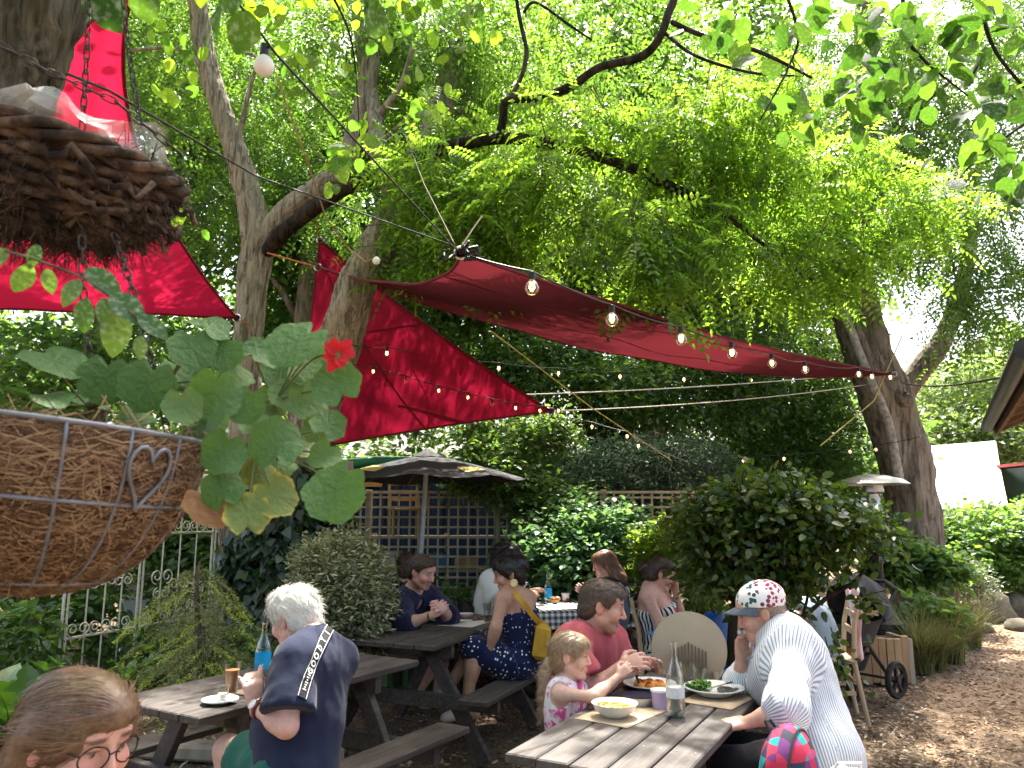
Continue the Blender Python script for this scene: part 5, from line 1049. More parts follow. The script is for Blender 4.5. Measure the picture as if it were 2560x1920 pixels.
def hairmat(name, c1, c2, rough=.45):
    m, nt, b, out = newmat(name); g = _n(nt, 'ShaderNodeNewGeometry').outputs['Random Per Island']; f = noise_fac(nt, 90, 3); ad = _n(nt, 'ShaderNodeMath', operation='ADD'); ml = _n(nt, 'ShaderNodeMath', operation='MULTIPLY'); ml.inputs[1].default_value = .6
    nt.links.new(g, ml.inputs[0]); nt.links.new(ml.outputs[0], ad.inputs[0]); nt.links.new(f, ad.inputs[1]); nt.links.new(ramp(nt, ad.outputs[0], [(.4, c1), (1.0, c2)]), b.inputs['Base Color']); b.inputs['Roughness'].default_value = rough; b.inputs['Specular IOR Level'].default_value = .45
    return m
def clothmat(name, c1, c2=None, kind=None, rough=.9, cols=None, sc=1.):
    """fabric; patterns follow the cloth through the attribute tc = (round the limb, along it, part)"""
    m, nt, b, out = newmat(name); b.inputs['Roughness'].default_value = rough; b.inputs['Specular IOR Level'].default_value = .15; b.inputs['Sheen Weight'].default_value = .1
    at = _n(nt, 'ShaderNodeAttribute', attribute_name='tc'); f = noise_fac(nt, 9, 4); c2 = c2 or tuple(x * 1.25 for x in c1)
    base = ramp(nt, f, [(.3, c1), (.7, c2)])
    def math_(op, a, bv=None, bl=None):
        n = _n(nt, 'ShaderNodeMath', operation=op); nt.links.new(a, n.inputs[0])
        if bl is not None: nt.links.new(bl, n.inputs[1])
        elif bv is not None: n.inputs[1].default_value = bv
        return n.outputs[0]
    def mixc(fac, ca, cb):
        x = _n(nt, 'ShaderNodeMix', data_type='RGBA'); nt.links.new(fac, x.inputs[0])
        for s_, c in ((6, ca), (7, cb)):
            if isinstance(c, tuple): x.inputs[s_].default_value = (*c, 1)
            else: nt.links.new(c, x.inputs[s_])
        return x.outputs[2]
    colr = base
    if kind == 'stripe':
        sp = _n(nt, 'ShaderNodeSeparateXYZ'); nt.links.new(at.outputs['Vector'], sp.inputs[0]); a = math_('FRACT', math_('MULTIPLY', sp.outputs[0], sc)); colr = mixc(math_('LESS_THAN', a, .42), base, cols[0])
    elif kind == 'dots':
        vo = _n(nt, 'ShaderNodeTexVoronoi'); vo.inputs['Scale'].default_value = sc; vo.inputs['Randomness'].default_value = .55; nt.links.new(at.outputs['Vector'], vo.inputs[0]); colr = mixc(math_('LESS_THAN', vo.outputs['Distance'], .23), base, cols[0])
    elif kind == 'tiedye':
        f2 = noise_fac(nt, sc, 3, dist=2.5); nt.links.new(f2, (r := _n(nt, 'ShaderNodeValToRGB')).inputs[0]); e = r.color_ramp.elements; e[0].position = .44; e[0].color = (*cols[0], 1); e[1].position = .53; e[1].color = (*cols[1], 1); colr = r.outputs[0]
    elif kind == 'palm':
        wv = _n(nt, 'ShaderNodeTexWave'); wv.inputs['Scale'].default_value = sc; wv.inputs['Distortion'].default_value = 5; wv.inputs['Detail'].default_value = 1; nt.links.new(at.outputs['Vector'], wv.inputs[0]); colr = mixc(math_('GREATER_THAN', wv.outputs['Fac'], .58), base, cols[0])
        f3 = noise_fac(nt, 7, 2); colr = mixc(math_('GREATER_THAN', f3, .64), colr, cols[1])
    elif kind == 'spots':
        vo = _n(nt, 'ShaderNodeTexVoronoi'); vo.inputs['Scale'].default_value = sc; nt.links.new(at.outputs['Vector'], vo.inputs[0]); spx = _n(nt, 'ShaderNodeSeparateXYZ'); nt.links.new(at.outputs['Vector'], spx.inputs[0])
        ink = ramp(nt, math_('ADD', math_('MULTIPLY', spx.outputs[0], 4.2), .5), [(.2, cols[0]), (.5, cols[1]), (.8, cols[2])]); colr = mixc(math_('LESS_THAN', vo.outputs['Distance'], .43), base, ink)
    nt.links.new(colr, b.inputs['Base Color'])
    fb = noise_fac(nt, 14, 5); fb2 = noise_fac(nt, 400, 2); bp = _n(nt, 'ShaderNodeBump'); bp.inputs['Strength'].default_value = .35; bp.inputs['Distance'].default_value = .012
    nt.links.new(math_('ADD', fb, None, math_('MULTIPLY', fb2, .12)), bp.inputs['Height']); nt.links.new(bp.outputs[0], b.inputs['Normal'])
    return m

def frame(fwd, up=(0, 0, 1), roll=0):
    y = V(fwd).normalized(); x = y.cross(V(up)).normalized(); z = x.cross(y); M = Matrix((x, y, z)).transposed()
    return M @ Matrix.Rotation(roll, 3, 'Y') if roll else M
class Person:
    def __init__(s, label, J, look, h=.007, sc=1., hs=1., fem=False, skin=(.55, .32, .24), roll=0, lips=(.45, .16, .14), brow=(.08, .05, .03), stubble=None, build=1., name='person', bare=False):
        s.bare = bare
        s.J = {k: V(v) for k, v in J.items()}; s.h = h; s.sc = sc; s.hs = hs; s.fem = fem; s.bd = build; J = s.J
        s.base = V((J['pel'].x, J['pel'].y, 0)); s.root = thing(name, label, 'person', s.base)
        s.H = frame(look, roll=roll); s.hc = J['head']
        s.skin = skin; s.lips = lips; s.brow = brow; s.stub = stubble
        sp = (J['neck'] - J['pel']); s.up = sp.normalized(); rt = (J['sR'] - J['sL']); rt = (rt - s.up * rt.dot(s.up)).normalized(); s.rt = rt; s.fw = s.up.cross(rt).normalized()
        s.T = Matrix((rt, s.fw, s.up)).transposed()
        pr = s.fw; flat = V((pr.x, pr.y, 0)).normalized()
        hw = .085 * sc; s.J.setdefault('hR', J['pel'] + rt * hw - V((0, 0, .01))); s.J.setdefault('hL', J['pel'] - rt * hw - V((0, 0, .01)))
    def hp(s, p): return s.hc + s.H @ (V(p) * s.hs)
    def torso(s, F, o=0, k=.05, belly=0):
        J, c, T = s.J, s.sc * s.bd, s.T; sp = J['neck'] - J['pel']; L = sp.length; mid = J['pel'].lerp(J['neck'], .35) - s.fw * .015 * c; ch = J['pel'].lerp(J['neck'], .66)
        F.ell(J['pel'], ((.165 if s.fem else .16) * c + o, .115 * c + o, .115 * c + o), T, k)
        F.cap(J['pel'], mid, .13 * c + o, (.12 if s.fem else .135) * c + o, k, n=s.fw, fl=.78 + belly)
        F.cap(mid, ch, (.12 if s.fem else .137) * c + o, .15 * c + o, k, n=s.fw, fl=.75)
        F.ell(ch, (.16 * c + o, .108 * c + o, .15 * c + o), T, k)
        if belly: F.ell(J['pel'].lerp(J['neck'], .3) + s.fw * .05 * c, (.14 * c + o, .12 * c + o, .14 * c + o), T, k)
        F.cap(J['sL'].lerp(J['sR'], .12), J['sR'].lerp(J['sL'], .12), .058 * c + o, .058 * c + o, k)
        for q in ('sL', 'sR'): F.cap(J['neck'], J[q].lerp(J['neck'], .2) + s.up * .005, .05 * c + o * .7, .048 * c + o, k)
        if s.fem and s.sc > .8:
            for sg in (-1, 1): F.ell(ch + s.rt * sg * .072 * c + s.fw * .085 * c - s.up * .02, (.062 * c + o, .06 * c + o, .065 * c + o), T, k)
        return F
    def arm(s, F, q, o=0, k=.025, part=2., cut=True, ease=0):
        J, c = s.J, s.sc; a, e, w_ = J['s' + q], J['e' + q], J['w' + q]; f = .92 if s.fem else 1.05; ra, re, rw = (.05 * c * f + o, .04 * c * f + o + ease, .027 * c * f + o + ease)
        F.bones.append((a, e)); 
        if part <= 1: F.cap(a, a.lerp(e, part), ra, ra + (re - ra) * part + ease, k, cut=cut)
        else:
            F.cap(a, e, ra, re, k); t = min(part - 1, 1); F.bones.append((e, w_)); F.cap(e, e.lerp(w_, t), re * .99, re + (rw - re) * t, k, cut=cut and o > 0)
            if o == 0: F.ell(e.lerp(w_, .28), (.043 * c * f, .043 * c * f, .07 * c), frame((0, 1, 0)) if False else np.array(frame((w_ - e).cross(V((.1, .2, 1))), up=(w_ - e))), k)
        return F
    def hand(s, F, q, d, n, curl=.5, spread=.12, curls=None, thumb=.5):
        """palm and five fingers; d: direction of the fingers, n: out of the palm"""
        c = s.sc * (.92 if s.fem else 1.02); w_ = s.J['w' + q]; d = V(d).normalized(); n = V(n); n = (n - d * n.dot(d)).normalized(); lat = d.cross(n) * (1 if q == 'R' else -1)   # lat points to the thumb side
        kn = w_ + d * .088 * c
        F.ell(w_ + d * .05 * c, (.036 * c, .052 * c, .016 * c), np.array(Matrix((lat, d, n)).transposed()), .012)
        for i, (off, ln) in enumerate(((.03, .072), (.0105, .08), (-.0105, .074), (-.03, .058))):
            b0 = kn + lat * off * c - d * .006 * abs(off) * 30 * c; F.cap(w_ + d * .02 * c + lat * off * .7 * c, b0, .013 * c, .0115 * c, .008)
            dd = (d + lat * off / .03 * spread).normalized(); p = b0; cu = (curls[i] if curls else curl)
            for j, (fr, r0, r1) in enumerate(((.45, .0098, .009), (.31, .009, .0082), (.24, .0082, .007))):
                ang = cu * (.55, .8, .5)[j]; dd = (dd * math.cos(ang) + n * math.sin(ang)); nn = n * math.cos(ang) - d * math.sin(ang); e = p + dd.normalized() * ln * fr * c; F.cap(p, e, r0 * c, r1 * c, .004); p = e
        t0 = w_ + d * .022 * c + lat * .026 * c; t1 = t0 + (lat * .75 + d * .6 + n * .35).normalized() * .042 * c; t2 = t1 + (lat * (.7 - thumb) + d * .9 + n * (.2 + thumb * .5)).normalized() * .032 * c; t3 = t2 + (lat * (.3 - thumb) + d + n * thumb * .6).normalized() * .026 * c
        F.cap(t0, t1, .0155 * c, .0125 * c, .008); F.cap(t1, t2, .0118 * c, .0105 * c, .004); F.cap(t2, t3, .0105 * c, .008 * c, .004)
    def leg(s, F, q, o=0, k=.03, part=2., ease=0):
        J, c = s.J, s.sc; a, kn, an = J['h' + q], J['k' + q], J['a' + q]; F.bones.append((a, kn)); F.bones.append((kn, an))
        if part <= 1: F.cap(a, a.lerp(kn, part), .088 * c + o, (.088 - .03 * part) * c + o + ease, k, cut=True); return
        F.cap(a, kn, .086 * c + o, .058 * c + o + ease * .5, k); t = min(part - 1, 1)
        F.cap(kn, kn.lerp(an, t), .055 * c + o + ease * .5, (.055 - .021 * t) * c + o + ease, k, cut=o > 0)
        if o == 0: F.ell(kn.lerp(an, .3) - s.fw * .012, (.052 * c, .055 * c, .1 * c), None, k)
    def foot(s, F, q, d=None, o=0):
        an = s.J['a' + q]; c = s.sc; d = V(d).normalized() if d is not None else V((s.fw.x, s.fw.y, 0)).normalized(); hl = an - d * .045 * c - V((0, 0, .035 * c)); F.cap(hl, an, .03 * c + o, .034 * c + o, .02); F.cap(hl - V((0, 0, .008)), an + d * .15 * c - V((0, 0, .055 * c)), .032 * c + o, .026 * c + o, .02, n=(0, 0, 1), fl=.8)
        F.cap(an, an + d * .13 * c - V((0, 0, .05 * c)), .034 * c + o, .024 * c + o, .02)
    def head(s, F):
        g, R = s.hs, np.array(s.H); hp = s.hp; E_ = lambda c, r, k=.02, op=1, RR=None: F.ell(hp(c), [x * g for x in r], R if RR is None else RR, k * g, op); C_ = lambda a, b, ra, rb, k=.015, op=1: F.cap(hp(a), hp(b), ra * g, rb * g, k * g, op)
        child = s.sc < .8; jw = .9 if s.fem else 1.
        E_((0, -.014, .034), (.074, .094, .084)); E_((0, .028, -.035), (.056 * jw, .06, .082), .03); E_((0, .05, .05), (.06, .045, .05), .03)
        E_((0, .07, -.096), (.026 * jw, .024, .021), .02)
        for sg in (-1, 1):
            C_((sg * .05 * jw, .0, -.055), (sg * .02, .065, -.094), .018, .016, .02); E_((sg * .036, .062, -.024), (.03, .03, .03), .02)
        C_((-.034, .079, .03), (.034, .079, .03), .0135, .0135, .015)
        for sg in (-1, 1): E_((sg * .031, .099, .008), (.02, .017, .0135), .012, -1)
        for sg in (-1, 1): E_((sg * .0305, .077, .008), (.0135, .0135, .0125), .004); C_((sg * .018, .088, .0145), (sg * .043, .081, .0135), .0042, .0038, .004)
        nl = .8 if (s.fem or child) else 1.
        C_((0, .088, .02), (0, .088 + .024 * nl, -.026), .0095, .0135 * nl, .01); 
        for sg in (-1, 1): E_((sg * .0125, .099, -.031), (.009, .011, .008), .006)
        C_((-.017, .0895, -.056), (.017, .0895, -.056), .0068, .0068, .006); C_((-.015, .0895, -.068), (.015, .0895, -.068), .0078, .0078, .006); C_((-.02, .1, -.062), (.02, .1, -.062), .0022, .0022, .004, -1)
        for sg in (-1, 1):
            RR = np.array(s.H @ Matrix.Rotation(sg * .35, 3, 'Z') @ Matrix.Rotation(.2, 3, 'X')); E_((sg * .077, -.01, -.004), (.0085, .02, .031), .008, 1, RR); E_((sg * .0865, -.004, -.002), (.006, .011, .017), .005, -1, RR)
        nb = s.J['neck']; nr = (.047 if s.fem else .056) * (s.sc ** .9)
        F.cap(hp((0, -.02, -.05)), nb, nr * .98, nr * 1.08, .035); return F
    def headcolor(s, v):
        """pigment of skin, lips, brows, eyes"""
        q = (v - np.array(s.hc)) @ np.array(s.H) / s.hs; col = np.tile(np.array(s.skin), (len(v), 1)); inh = (np.abs(q).max(1) < .16)
        def blob(c, r, cc, a=1.):
            nonlocal col
            d = np.sqrt((((q - np.array(c)) / np.array(r)) ** 2).sum(1)); w_ = np.clip((1.15 - d) / .35, 0, 1) * a * inh; col = col * (1 - w_[:, None]) + np.array(cc) * w_[:, None]
        sk = np.array(s.skin); red = sk * np.array((1.08, .8, .78))
        for sg in (-1, 1): blob((sg * .04, .085, -.022), (.028, .04, .022), red, .5); blob((sg * .08, 0, 0), (.02, .03, .04), red, .5)
        blob((0, .11, -.025), (.018, .02, .016), red, .5)
        if s.stub is not None: blob((0, .06, -.085), (.075, .075, .045), s.stub, .75); blob((0, .1, -.046), (.03, .025, .009), s.stub, .7)
        blob((0, .095, -.056), (.023, .02, .0055), s.lips, .8); blob((0, .095, -.068), (.02, .02, .0065), s.lips, .8)
        for sg in (-1, 1):
            blob((sg * .032, .092, .033), (.021, .03, .0055), s.brow, .85); blob((sg * .0305, .09, .0125), (.016, .02, .0028), (.03, .02, .015), .8); blob((sg * .031, .092, .0065), (.0115, .012, .005), (.5, .47, .45), .6); blob((sg * .031, .094, .0065), (.005, .012, .005), (.03, .02, .015), .95)
        return col
    def body(s, legs=True, feet=True, hands=True, belly=0, hL=None, hR=None):
        F = Field(); s.torso(F, 0, .05, belly); s.head(F)
        for q, hd in (('L', hL), ('R', hR)):
            s.arm(F, q)
            if hd: s.hand(F, q, **hd)
            if legs: s.leg(F, q); s.foot(F, q)
        v, f = F.mesh(s.h); keep = np.linalg.norm(v - np.array(s.hc), axis=1) < .19 * s.hs; segs = [(s.J['e' + q], s.J['w' + q] + (s.J['w' + q] - s.J['e' + q]) * .5, .1) for q in 'LR'] + [(s.J['s' + q], s.J['e' + q], .075) for q in 'LR']
        if s.bare: segs += [(s.J['h' + q].lerp(s.J['k' + q], .6), s.J['k' + q], .1) for q in 'LR'] + [(s.J['k' + q], s.J['a' + q], .1) for q in 'LR']
        for a, b, r in segs:
            a, b = np.array(a), np.array(b); d = b - a; t = np.clip((v - a) @ d / (d @ d), 0, 1); keep |= np.linalg.norm(v - a - t[:, None] * d, axis=1) < r * s.sc
        v, f, tr = cluster(v, f, keep, s.h * 5); return smesh('body', v, f, s.base, M_SKIN, s.root, col=s.headcolor(v), tris=tr)
    def tcoords(s, v, bones):
        bs = [(s.J['pel'], s.J['neck'], .13)] + [(a, b, .06) for a, b in bones]; best = np.full(len(v), 9e9); out = np.zeros((len(v), 3))
        for i, (a, b, r) in enumerate(bs):
            a, b = np.array(a), np.array(b); d = b - a; L = np.linalg.norm(d); d = d / L; t = np.clip((v - a) @ d, 0, L); rad = v - a - t[:, None] * d; dist = np.linalg.norm(rad, axis=1) - r
            ref = np.array(s.rt) if i == 0 else np.array(V(d).orthogonal().normalized()); ref = ref - d * (ref @ d); ref = ref / np.linalg.norm(ref); ot = np.cross(d, ref); an = np.arctan2(rad @ ot / (.72 if i == 0 else 1), rad @ ref); m = dist < best; best = np.where(m, dist, best)
            rr = max(r * 1.3, .05); val = np.stack([an * rr, (v - a) @ d, np.full(len(v), i * .37)], 1); out = np.where(m[:, None], val, out)
        return out
    def garment(s, name, F, m, amp=.004, freq=22, seed=1, h=None, rel=1, label=None, stretch=(1, 1, 1)):
        v, f = F.mesh(h or s.h * 1.8); v = relax(v, f, rel); N = vnormals(v, f); uv = s.tcoords(v, F.bones); v = v + N * wrinkle(v, amp, freq, seed, stretch)[:, None]
        o = smesh(name, v, f, s.base, m, s.root, uv=uv)
        if label: o['label'] = label
        return o
    def top(s, name, m, sleeve=.55, o=.014, ease=.012, neck=.075, hem=-.06, belly=0, label=None, amp=.004, sleeves='LR', freq=22, vneck=0, straps=None, k=.05, seed=1):
        F = Field(); s.torso(F, o, k, belly)
        for q in sleeves:
            if sleeve > 0: s.arm(F, q, o + .004, .035, sleeve, ease=ease)
        nb = s.J['neck']; hd = s.hp((0, -.01, -.04)); F.cap(nb + s.up * .012 + s.fw * .008, hd, neck * s.sc, neck * s.sc, .012, -1)
        if vneck: F.ell(nb + s.fw * .1 * s.sc - s.up * vneck * .5, (vneck * .32, .1, vneck * .75), np.array(s.T), .01, -1)
        if sleeve == 0 and straps is None:
            for q in 'LR': F.ell(s.J['s' + q] + (s.J['s' + q] - s.J['neck']).normalized() * .02 * s.sc, (.07 * s.sc, .07 * s.sc, .085 * s.sc), None, .01, -1)
        if straps is not None:       # low cut top: bare shoulders above this level
            F.plane(s.J['pel'] + s.up * straps, s.up)
            for sg in (-1, 1):
                a = s.J['pel'] + s.up * (straps - .02) + s.rt * sg * .075 * s.sc
                for dr in (1, -1): pass
        F.plane(s.J['pel'] + s.up * hem, -s.up)
        return s.garment(name, F, m, amp, freq, label=label, seed=seed)
    def trousers(s, name, m, part=2., o=.012, ease=.01, label=None):
        F = Field(); F.ell(s.J['pel'], (.17 * s.sc, .13 * s.sc, .125 * s.sc), np.array(s.T), .05); F.cap(s.J['pel'], s.J['pel'].lerp(s.J['neck'], .2), .14 * s.sc, .135 * s.sc, .05, n=s.fw, fl=.8)
        for q in 'LR': s.leg(F, q, o, .05, part, ease)
        return s.garment(name, F, m, .004, 18, seed=4, label=label, h=s.h * (1.6 if s.bare else 2.4))
    def shoes(s, m, d=None, o=.008):
        for q in 'LR':
            F = Field(); s.foot(F, q, d, o); F.plane(s.J['a' + q] + V((0, 0, .025)), (0, 0, 1)); v, f = F.mesh(max(s.h * 1.3, .009)); smesh('shoe', v, f, s.base, m, s.root)
    def hair(s, m, fn, n=2500, L=.035, wid=.0016, flow=None, amp=.003, freq=60, h=None, seed=3, lift=.004, hairline=True, label=None, stretch=(1, 1, 1), dn=.9):
        """fn(F, s) adds the volume; then loose strands follow its surface"""
        F = Field(); fn(F, s); v, f = F.mesh(h or max(min(s.h, .009), .006)); v = relax(v, f, 1); N = vnormals(v, f); v = v + N * wrinkle(v, amp, freq, seed, stretch)[:, None]; N = vnormals(v, f)
        rng = np.random.default_rng(seed); c = np.array(s.hc); parts = [(v, f)]
        if n:
            i = rng.integers(0, len(v), n); p = v[i]; nn = N[i]; q = (p - c) @ np.array(s.H) / s.hs
            fl = (flow(q) if flow else unit(q - np.array([0, .01, .09])) * .6 + np.array([0, -.35, -dn * .5])) @ np.array(s.H).T; fl = fl + rng.normal(0, .16, fl.shape); fl = unit(fl - nn * (fl * nn).sum(1, keepdims=True)); sd = unit(np.cross(fl, nn)); l = L * s.hs * rng.uniform(.5, 1.3, (n, 1)); vs = []
            for t in (0, .33, .66, 1.):
                cc = p + fl * l * t + nn * (lift * rng.uniform(.2, 1.2, (n, 1)) * (t ** .7) - t * t * l * l * 4.) ; w_ = wid * s.hs * (1 - .75 * t); vs += [cc - sd * w_, cc + sd * w_]
            vv = np.stack(vs, 1).reshape(-1, 3); k = (np.arange(n) * 8)[:, None]; ff = np.concatenate([np.concatenate([k + 2 * j, k + 2 * j + 1, k + 2 * j + 3, k + 2 * j + 2], 1) for j in range(3)]); parts.append((vv, ff))
        v, f = join(parts); o = smesh('hair', v, f, s.base, m, s.root)
        if label: o['label'] = label
        return o
def hair_cap(F, s, o=.0, front=.055, low=-.03, sides=True, nape=-.06, k=.02, fr=True):
    g = s.hs; R = np.array(s.H); E_ = lambda c, r, kk=k, op=1: F.ell(s.hp(c), [x * g for x in r], R, kk * g, op)
    E_((0, -.018, .038), (.081 + o, .1 + o, .088 + o)); E_((0, -.05, -.02), (.07 + o * .7, .062 + o, .06 + o))
    if fr: E_((0, .036, .066), (.066 + o * .5, .067, .05 + o * .5))
    if nape < -.03: E_((0, -.06, nape), (.05 + o * .5, .042 + o * .5, .04))
    E_((0, .13, low), (.1, .13 - front + .02, .098), .012, -1)              # clears the face
    if sides:
        for sg in (-1, 1): E_((sg * .1, .012, -.035), (.045, .05, .05), .012, -1)   # clears the ears
# ------------------------------------------------------------------ the people
SK = (.58, .34, .26); SKP = (.64, .38, .31); SKT = (.5, .29, .2)
def Pj(d): return {k: (P(*v) if len(v) == 3 and not isinstance(v, Vector) else V(v)) for k, v in d.items()}
W3 = lambda x, y, z: V((x, y, z))
# white haired man
p2 = Person('white haired man in navy polo shirt and strap bent over his plate', Pj(dict(pel=W3(-.85, 3.2, .55), neck=(785, 1603, 3.33), head=(735, 1548, 3.42), sL=(735, 1655, 3.13), sR=(850, 1650, 3.42), eL=(716, 1815, 3.03), wL=(642, 1768, 3.2), eR=(800, 1720, 3.66), wR=(700, 1715, 3.72), kL=W3(-1.19, 3.4, .57), kR=W3(-1.02, 3.62, .56), aL=W3(-1.17, 3.36, .08), aR=W3(-1.1, 3.62, .08))), (-.82, .42, -.36), .006, skin=(.66, .4, .34), build=1.06, brow=(.6, .57, .52), bare=True)
p2.body(belly=.06, hL=dict(d=(-.25, .1, .95), n=(-.5, .75, .1), curls=(.15, .9, 1.1, 1.2), thumb=.6), hR=dict(d=(-.8, .4, -.1), n=(0, 0, -1), curl=.4))
p2.top('polo_shirt', clothmat('navy jersey', (.012, .016, .038), (.02, .026, .058)), sleeve=.78, o=.02, ease=.022, hem=-.16, belly=.1, neck=.066, amp=.0035, freq=15)
F = Field(); nb = p2.J['neck']; F.cap(nb + p2.up * .0, p2.hp((0, -.03, -.085)), .085, .074, .01); F.cap(nb, p2.hp((0, -.02, -.03)), .064, .064, .008, -1); F.plane(nb + p2.up * .05 - p2.fw * .04, (p2.up - p2.fw * .0)); F.plane(nb - p2.up * .03, -p2.up); p2.garment('collar', F, bpy.data.materials['navy jersey'], .001)
p2.trousers('shorts', clothmat('green nylon', (.005, .07, .05), (.01, .11, .08), rough=.5), part=.62, ease=.035)
p2.shoes(mat('white trainer', (.6, .6, .58)))
def h_old(F, s):
    hair_cap(F, s, .008, front=.03, low=-.045, nape=-.05); g = s.hs; F.ell(s.hp((0, .03, .105)), (.06 * g, .055 * g, .035 * g), np.array(s.H), .02); F.ell(s.hp((0, -.08, .03)), (.06, .04, .07), np.array(s.H), .02)
p2.hair(hairmat('white hair', (.62, .6, .55), (.85, .83, .78), .5), h_old, 3600, .045, .0013, amp=.006, freq=45, lift=.012, h=.006)
# strap with printed letters across his back
def strap_line(p, a, b, n=14, off=.026, side=None):
    out = []
    for i in range(n + 1):
        q = a.lerp(b, i / n); out.append(q)
    return out
# woman in glasses at the next table, only her head shows
p1 = Person('long haired woman in glasses looking down, close below the hanging basket', dict(pel=W3(-1.16, 1.6, .46), neck=P(70, 1985, 1.56), head=P(190, 1846, 1.52), sL=W3(-.93, 1.75, .88), sR=W3(-1.08, 1.42, .88), eL=W3(-.72, 1.6, .68), eR=W3(-.88, 1.2, .66), wL=W3(-.52, 1.5, .68), wR=W3(-.62, 1.28, .68), kL=W3(-.65, 1.55, .45), kR=W3(-.68, 1.33, .45), aL=W3(-.6, 1.58, .08), aR=W3(-.63, 1.37, .08)), (.86, -.4, -.2), .005, fem=True, skin=(.68, .4, .32))
p1.body(hL=dict(d=(1, 0, -.1), n=(0, 0, -1)), hR=dict(d=(1, .1, -.1), n=(0, 0, -1)))
p1.top('shirt', clothmat('dark knit', (.03, .03, .035)), sleeve=1.9); p1.trousers('trousers', clothmat('blue denim', (.03, .05, .1)))
def h_long1(F, s):
    g = s.hs; R = np.array(s.H); E_ = lambda c, r, kk=.02, op=1: F.ell(s.hp(c), [x * g for x in r], R, kk * g, op)
    E_((0, -.016, .036), (.082, .104, .088)); E_((0, -.05, -.02), (.074, .064, .06)); E_((0, -.06, -.06), (.055, .045, .04))
    E_((0, .03, .07), (.07, .078, .05)); [E_((sg * .052, .03, .03), (.032, .05, .05), .02) for sg in (-1, 1)]
    E_((0, .12, -.062), (.066, .066, .105), .012, -1)
    for sg in (-1, 1):
        a = s.hp((sg * .066, -.03, .01)); b = s.hp((sg * .074, -.055, -.1)); F.cap(a, b, .036, .036, .03); F.cap(b, b - V((0, 0, .25)) - s.fw * .02, .036, .03, .03)
    a = s.hp((0, -.08, 0)); F.cap(a, s.hp((0, -.1, -.12)), .06, .055, .03); F.cap(s.hp((0, -.1, -.12)), s.hp((0, -.1, -.12)) - V((0, 0, .26)), .055, .045, .03)
    for sg in (-1, 1): F.ell(s.hp((sg * .088, .01, -.022)), (.022, .02, .03), np.array(s.H), .01, -1)
def fl_part(q): # combed from a centre parting
    sx = np.sign(q[:, :1] + 1e-4); d = np.concatenate([sx * .55, np.full_like(sx, -.75), np.full_like(sx, -.1)], 1); low = np.clip((.03 - q[:, 2:3]) / .06, 0, 1); return unit(d) * (1 - low) + np.array([0, -.35, -1.]) * low
p1.hair(hairmat('light brown hair', (.1, .055, .03), (.26, .16, .095), .38), h_long1, 6500, .075, .0009, fl_part, amp=.0015, freq=90, h=.006, lift=.004, stretch=(1, .3, .4))
b = MB(); gp = lambda p: p1.hp(p)
for sg in (-1, 1):
    ring = [gp((sg * (.034 + .027 * math.cos(a)), .104 - .012 * abs(math.cos(a) * .5 + .5) * (1 if sg * math.cos(a) * sg > 0 else .3), .004 + .02 * math.sin(a) * (1.1 if math.sin(a) > 0 else 1))) for a in np.linspace(0, 2 * math.pi, 25)]
    b.tube(ring, .0016, 6); b.tube([gp((sg * .06, .094, .014)), gp((sg * .074, .05, .016)), gp((sg * .08, -.005, .012)), gp((sg * .078, -.03, -.012))], [.0022, .0024, .0024, .002], 6)
b.tube([gp((-.009, .108, .01)), gp((0, .111, .014)), gp((.009, .108, .01))], .0016, 6)
o = b.build('glasses', mat('dark tortoise frame', (.02, .012, .01), (.06, .03, .02), 60, .25), smooth=True); o.parent = p1.root; o.location = -p1.base
# man in the navy shirt
p3 = Person('man in navy shirt leaning on folded hands over his coffee cup', Pj(dict(pel=W3(-.97, 6.16, .55), neck=(1030, 1478, 5.98), head=(1055, 1430, 5.86), sR=(1002, 1500, 5.83), sL=(1082, 1493, 6.13), eR=(1012, 1562, 5.62), eL=(1120, 1540, 5.92), wR=(1082, 1537, 5.52), wL=(1105, 1532, 5.62), kR=W3(-.5, 5.82, .55), kL=W3(-.52, 6.02, .55), aR=(1040, 1735, 5.8), aL=(1095, 1738, 5.85))), (.78, -.5, -.3), .007, skin=SKP, stubble=(.42, .25, .19), brow=(.12, .08, .05), bare=True)
p3.body(hR=dict(d=(.6, .3, .5), n=(-.1, .9, -.3), curl=.9), hL=dict(d=(-.1, -.7, .45), n=(-.9, -.2, -.3), curl=.9))
p3.top('shirt', clothmat('navy cotton', (.012, .014, .04), (.022, .026, .065)), sleeve=1.35, o=.02, ease=.02, hem=-.14, vneck=.07, amp=.005, freq=19)
F = Field(); nb = p3.J['neck']; F.cap(nb, p3.hp((0, -.03, -.08)), .085, .076, .01); F.cap(nb, p3.hp((0, -.02, -.03)), .064, .064, .008, -1); F.ell(nb + p3.fw * .09, (.035, .06, .09), np.array(p3.T), .008, -1); F.plane(nb + p3.up * .045, p3.up); F.plane(nb - p3.up * .03, -p3.up); p3.garment('collar', F, bpy.data.materials['navy cotton'], .001)
p3.trousers('shorts', clothmat('khaki shorts', (.2, .17, .14)), part=.75, ease=.03); p3.shoes(mat('navy shoe', (.015, .02, .04)), (.9, -.4, 0))
p3.hair(hairmat('dark brown hair', (.025, .016, .011), (.07, .045, .03)), lambda F, s: hair_cap(F, s, .002, front=.015, low=-.015, nape=-.05), 1500, .03, .0018, amp=.004, freq=50)
MB().lathe([(.03, 0), (.032, .006), (.03, .012)], n=14, M=Matrix.Rotation(math.pi / 2, 3, 'Y') @ Matrix.Rotation(.5, 3, 'X')).build('wrist_watch', M_BLACK, p3.root, smooth=True, loc=tuple(p3.J['wR'].lerp(p3.J['eR'], .12) - p3.base))
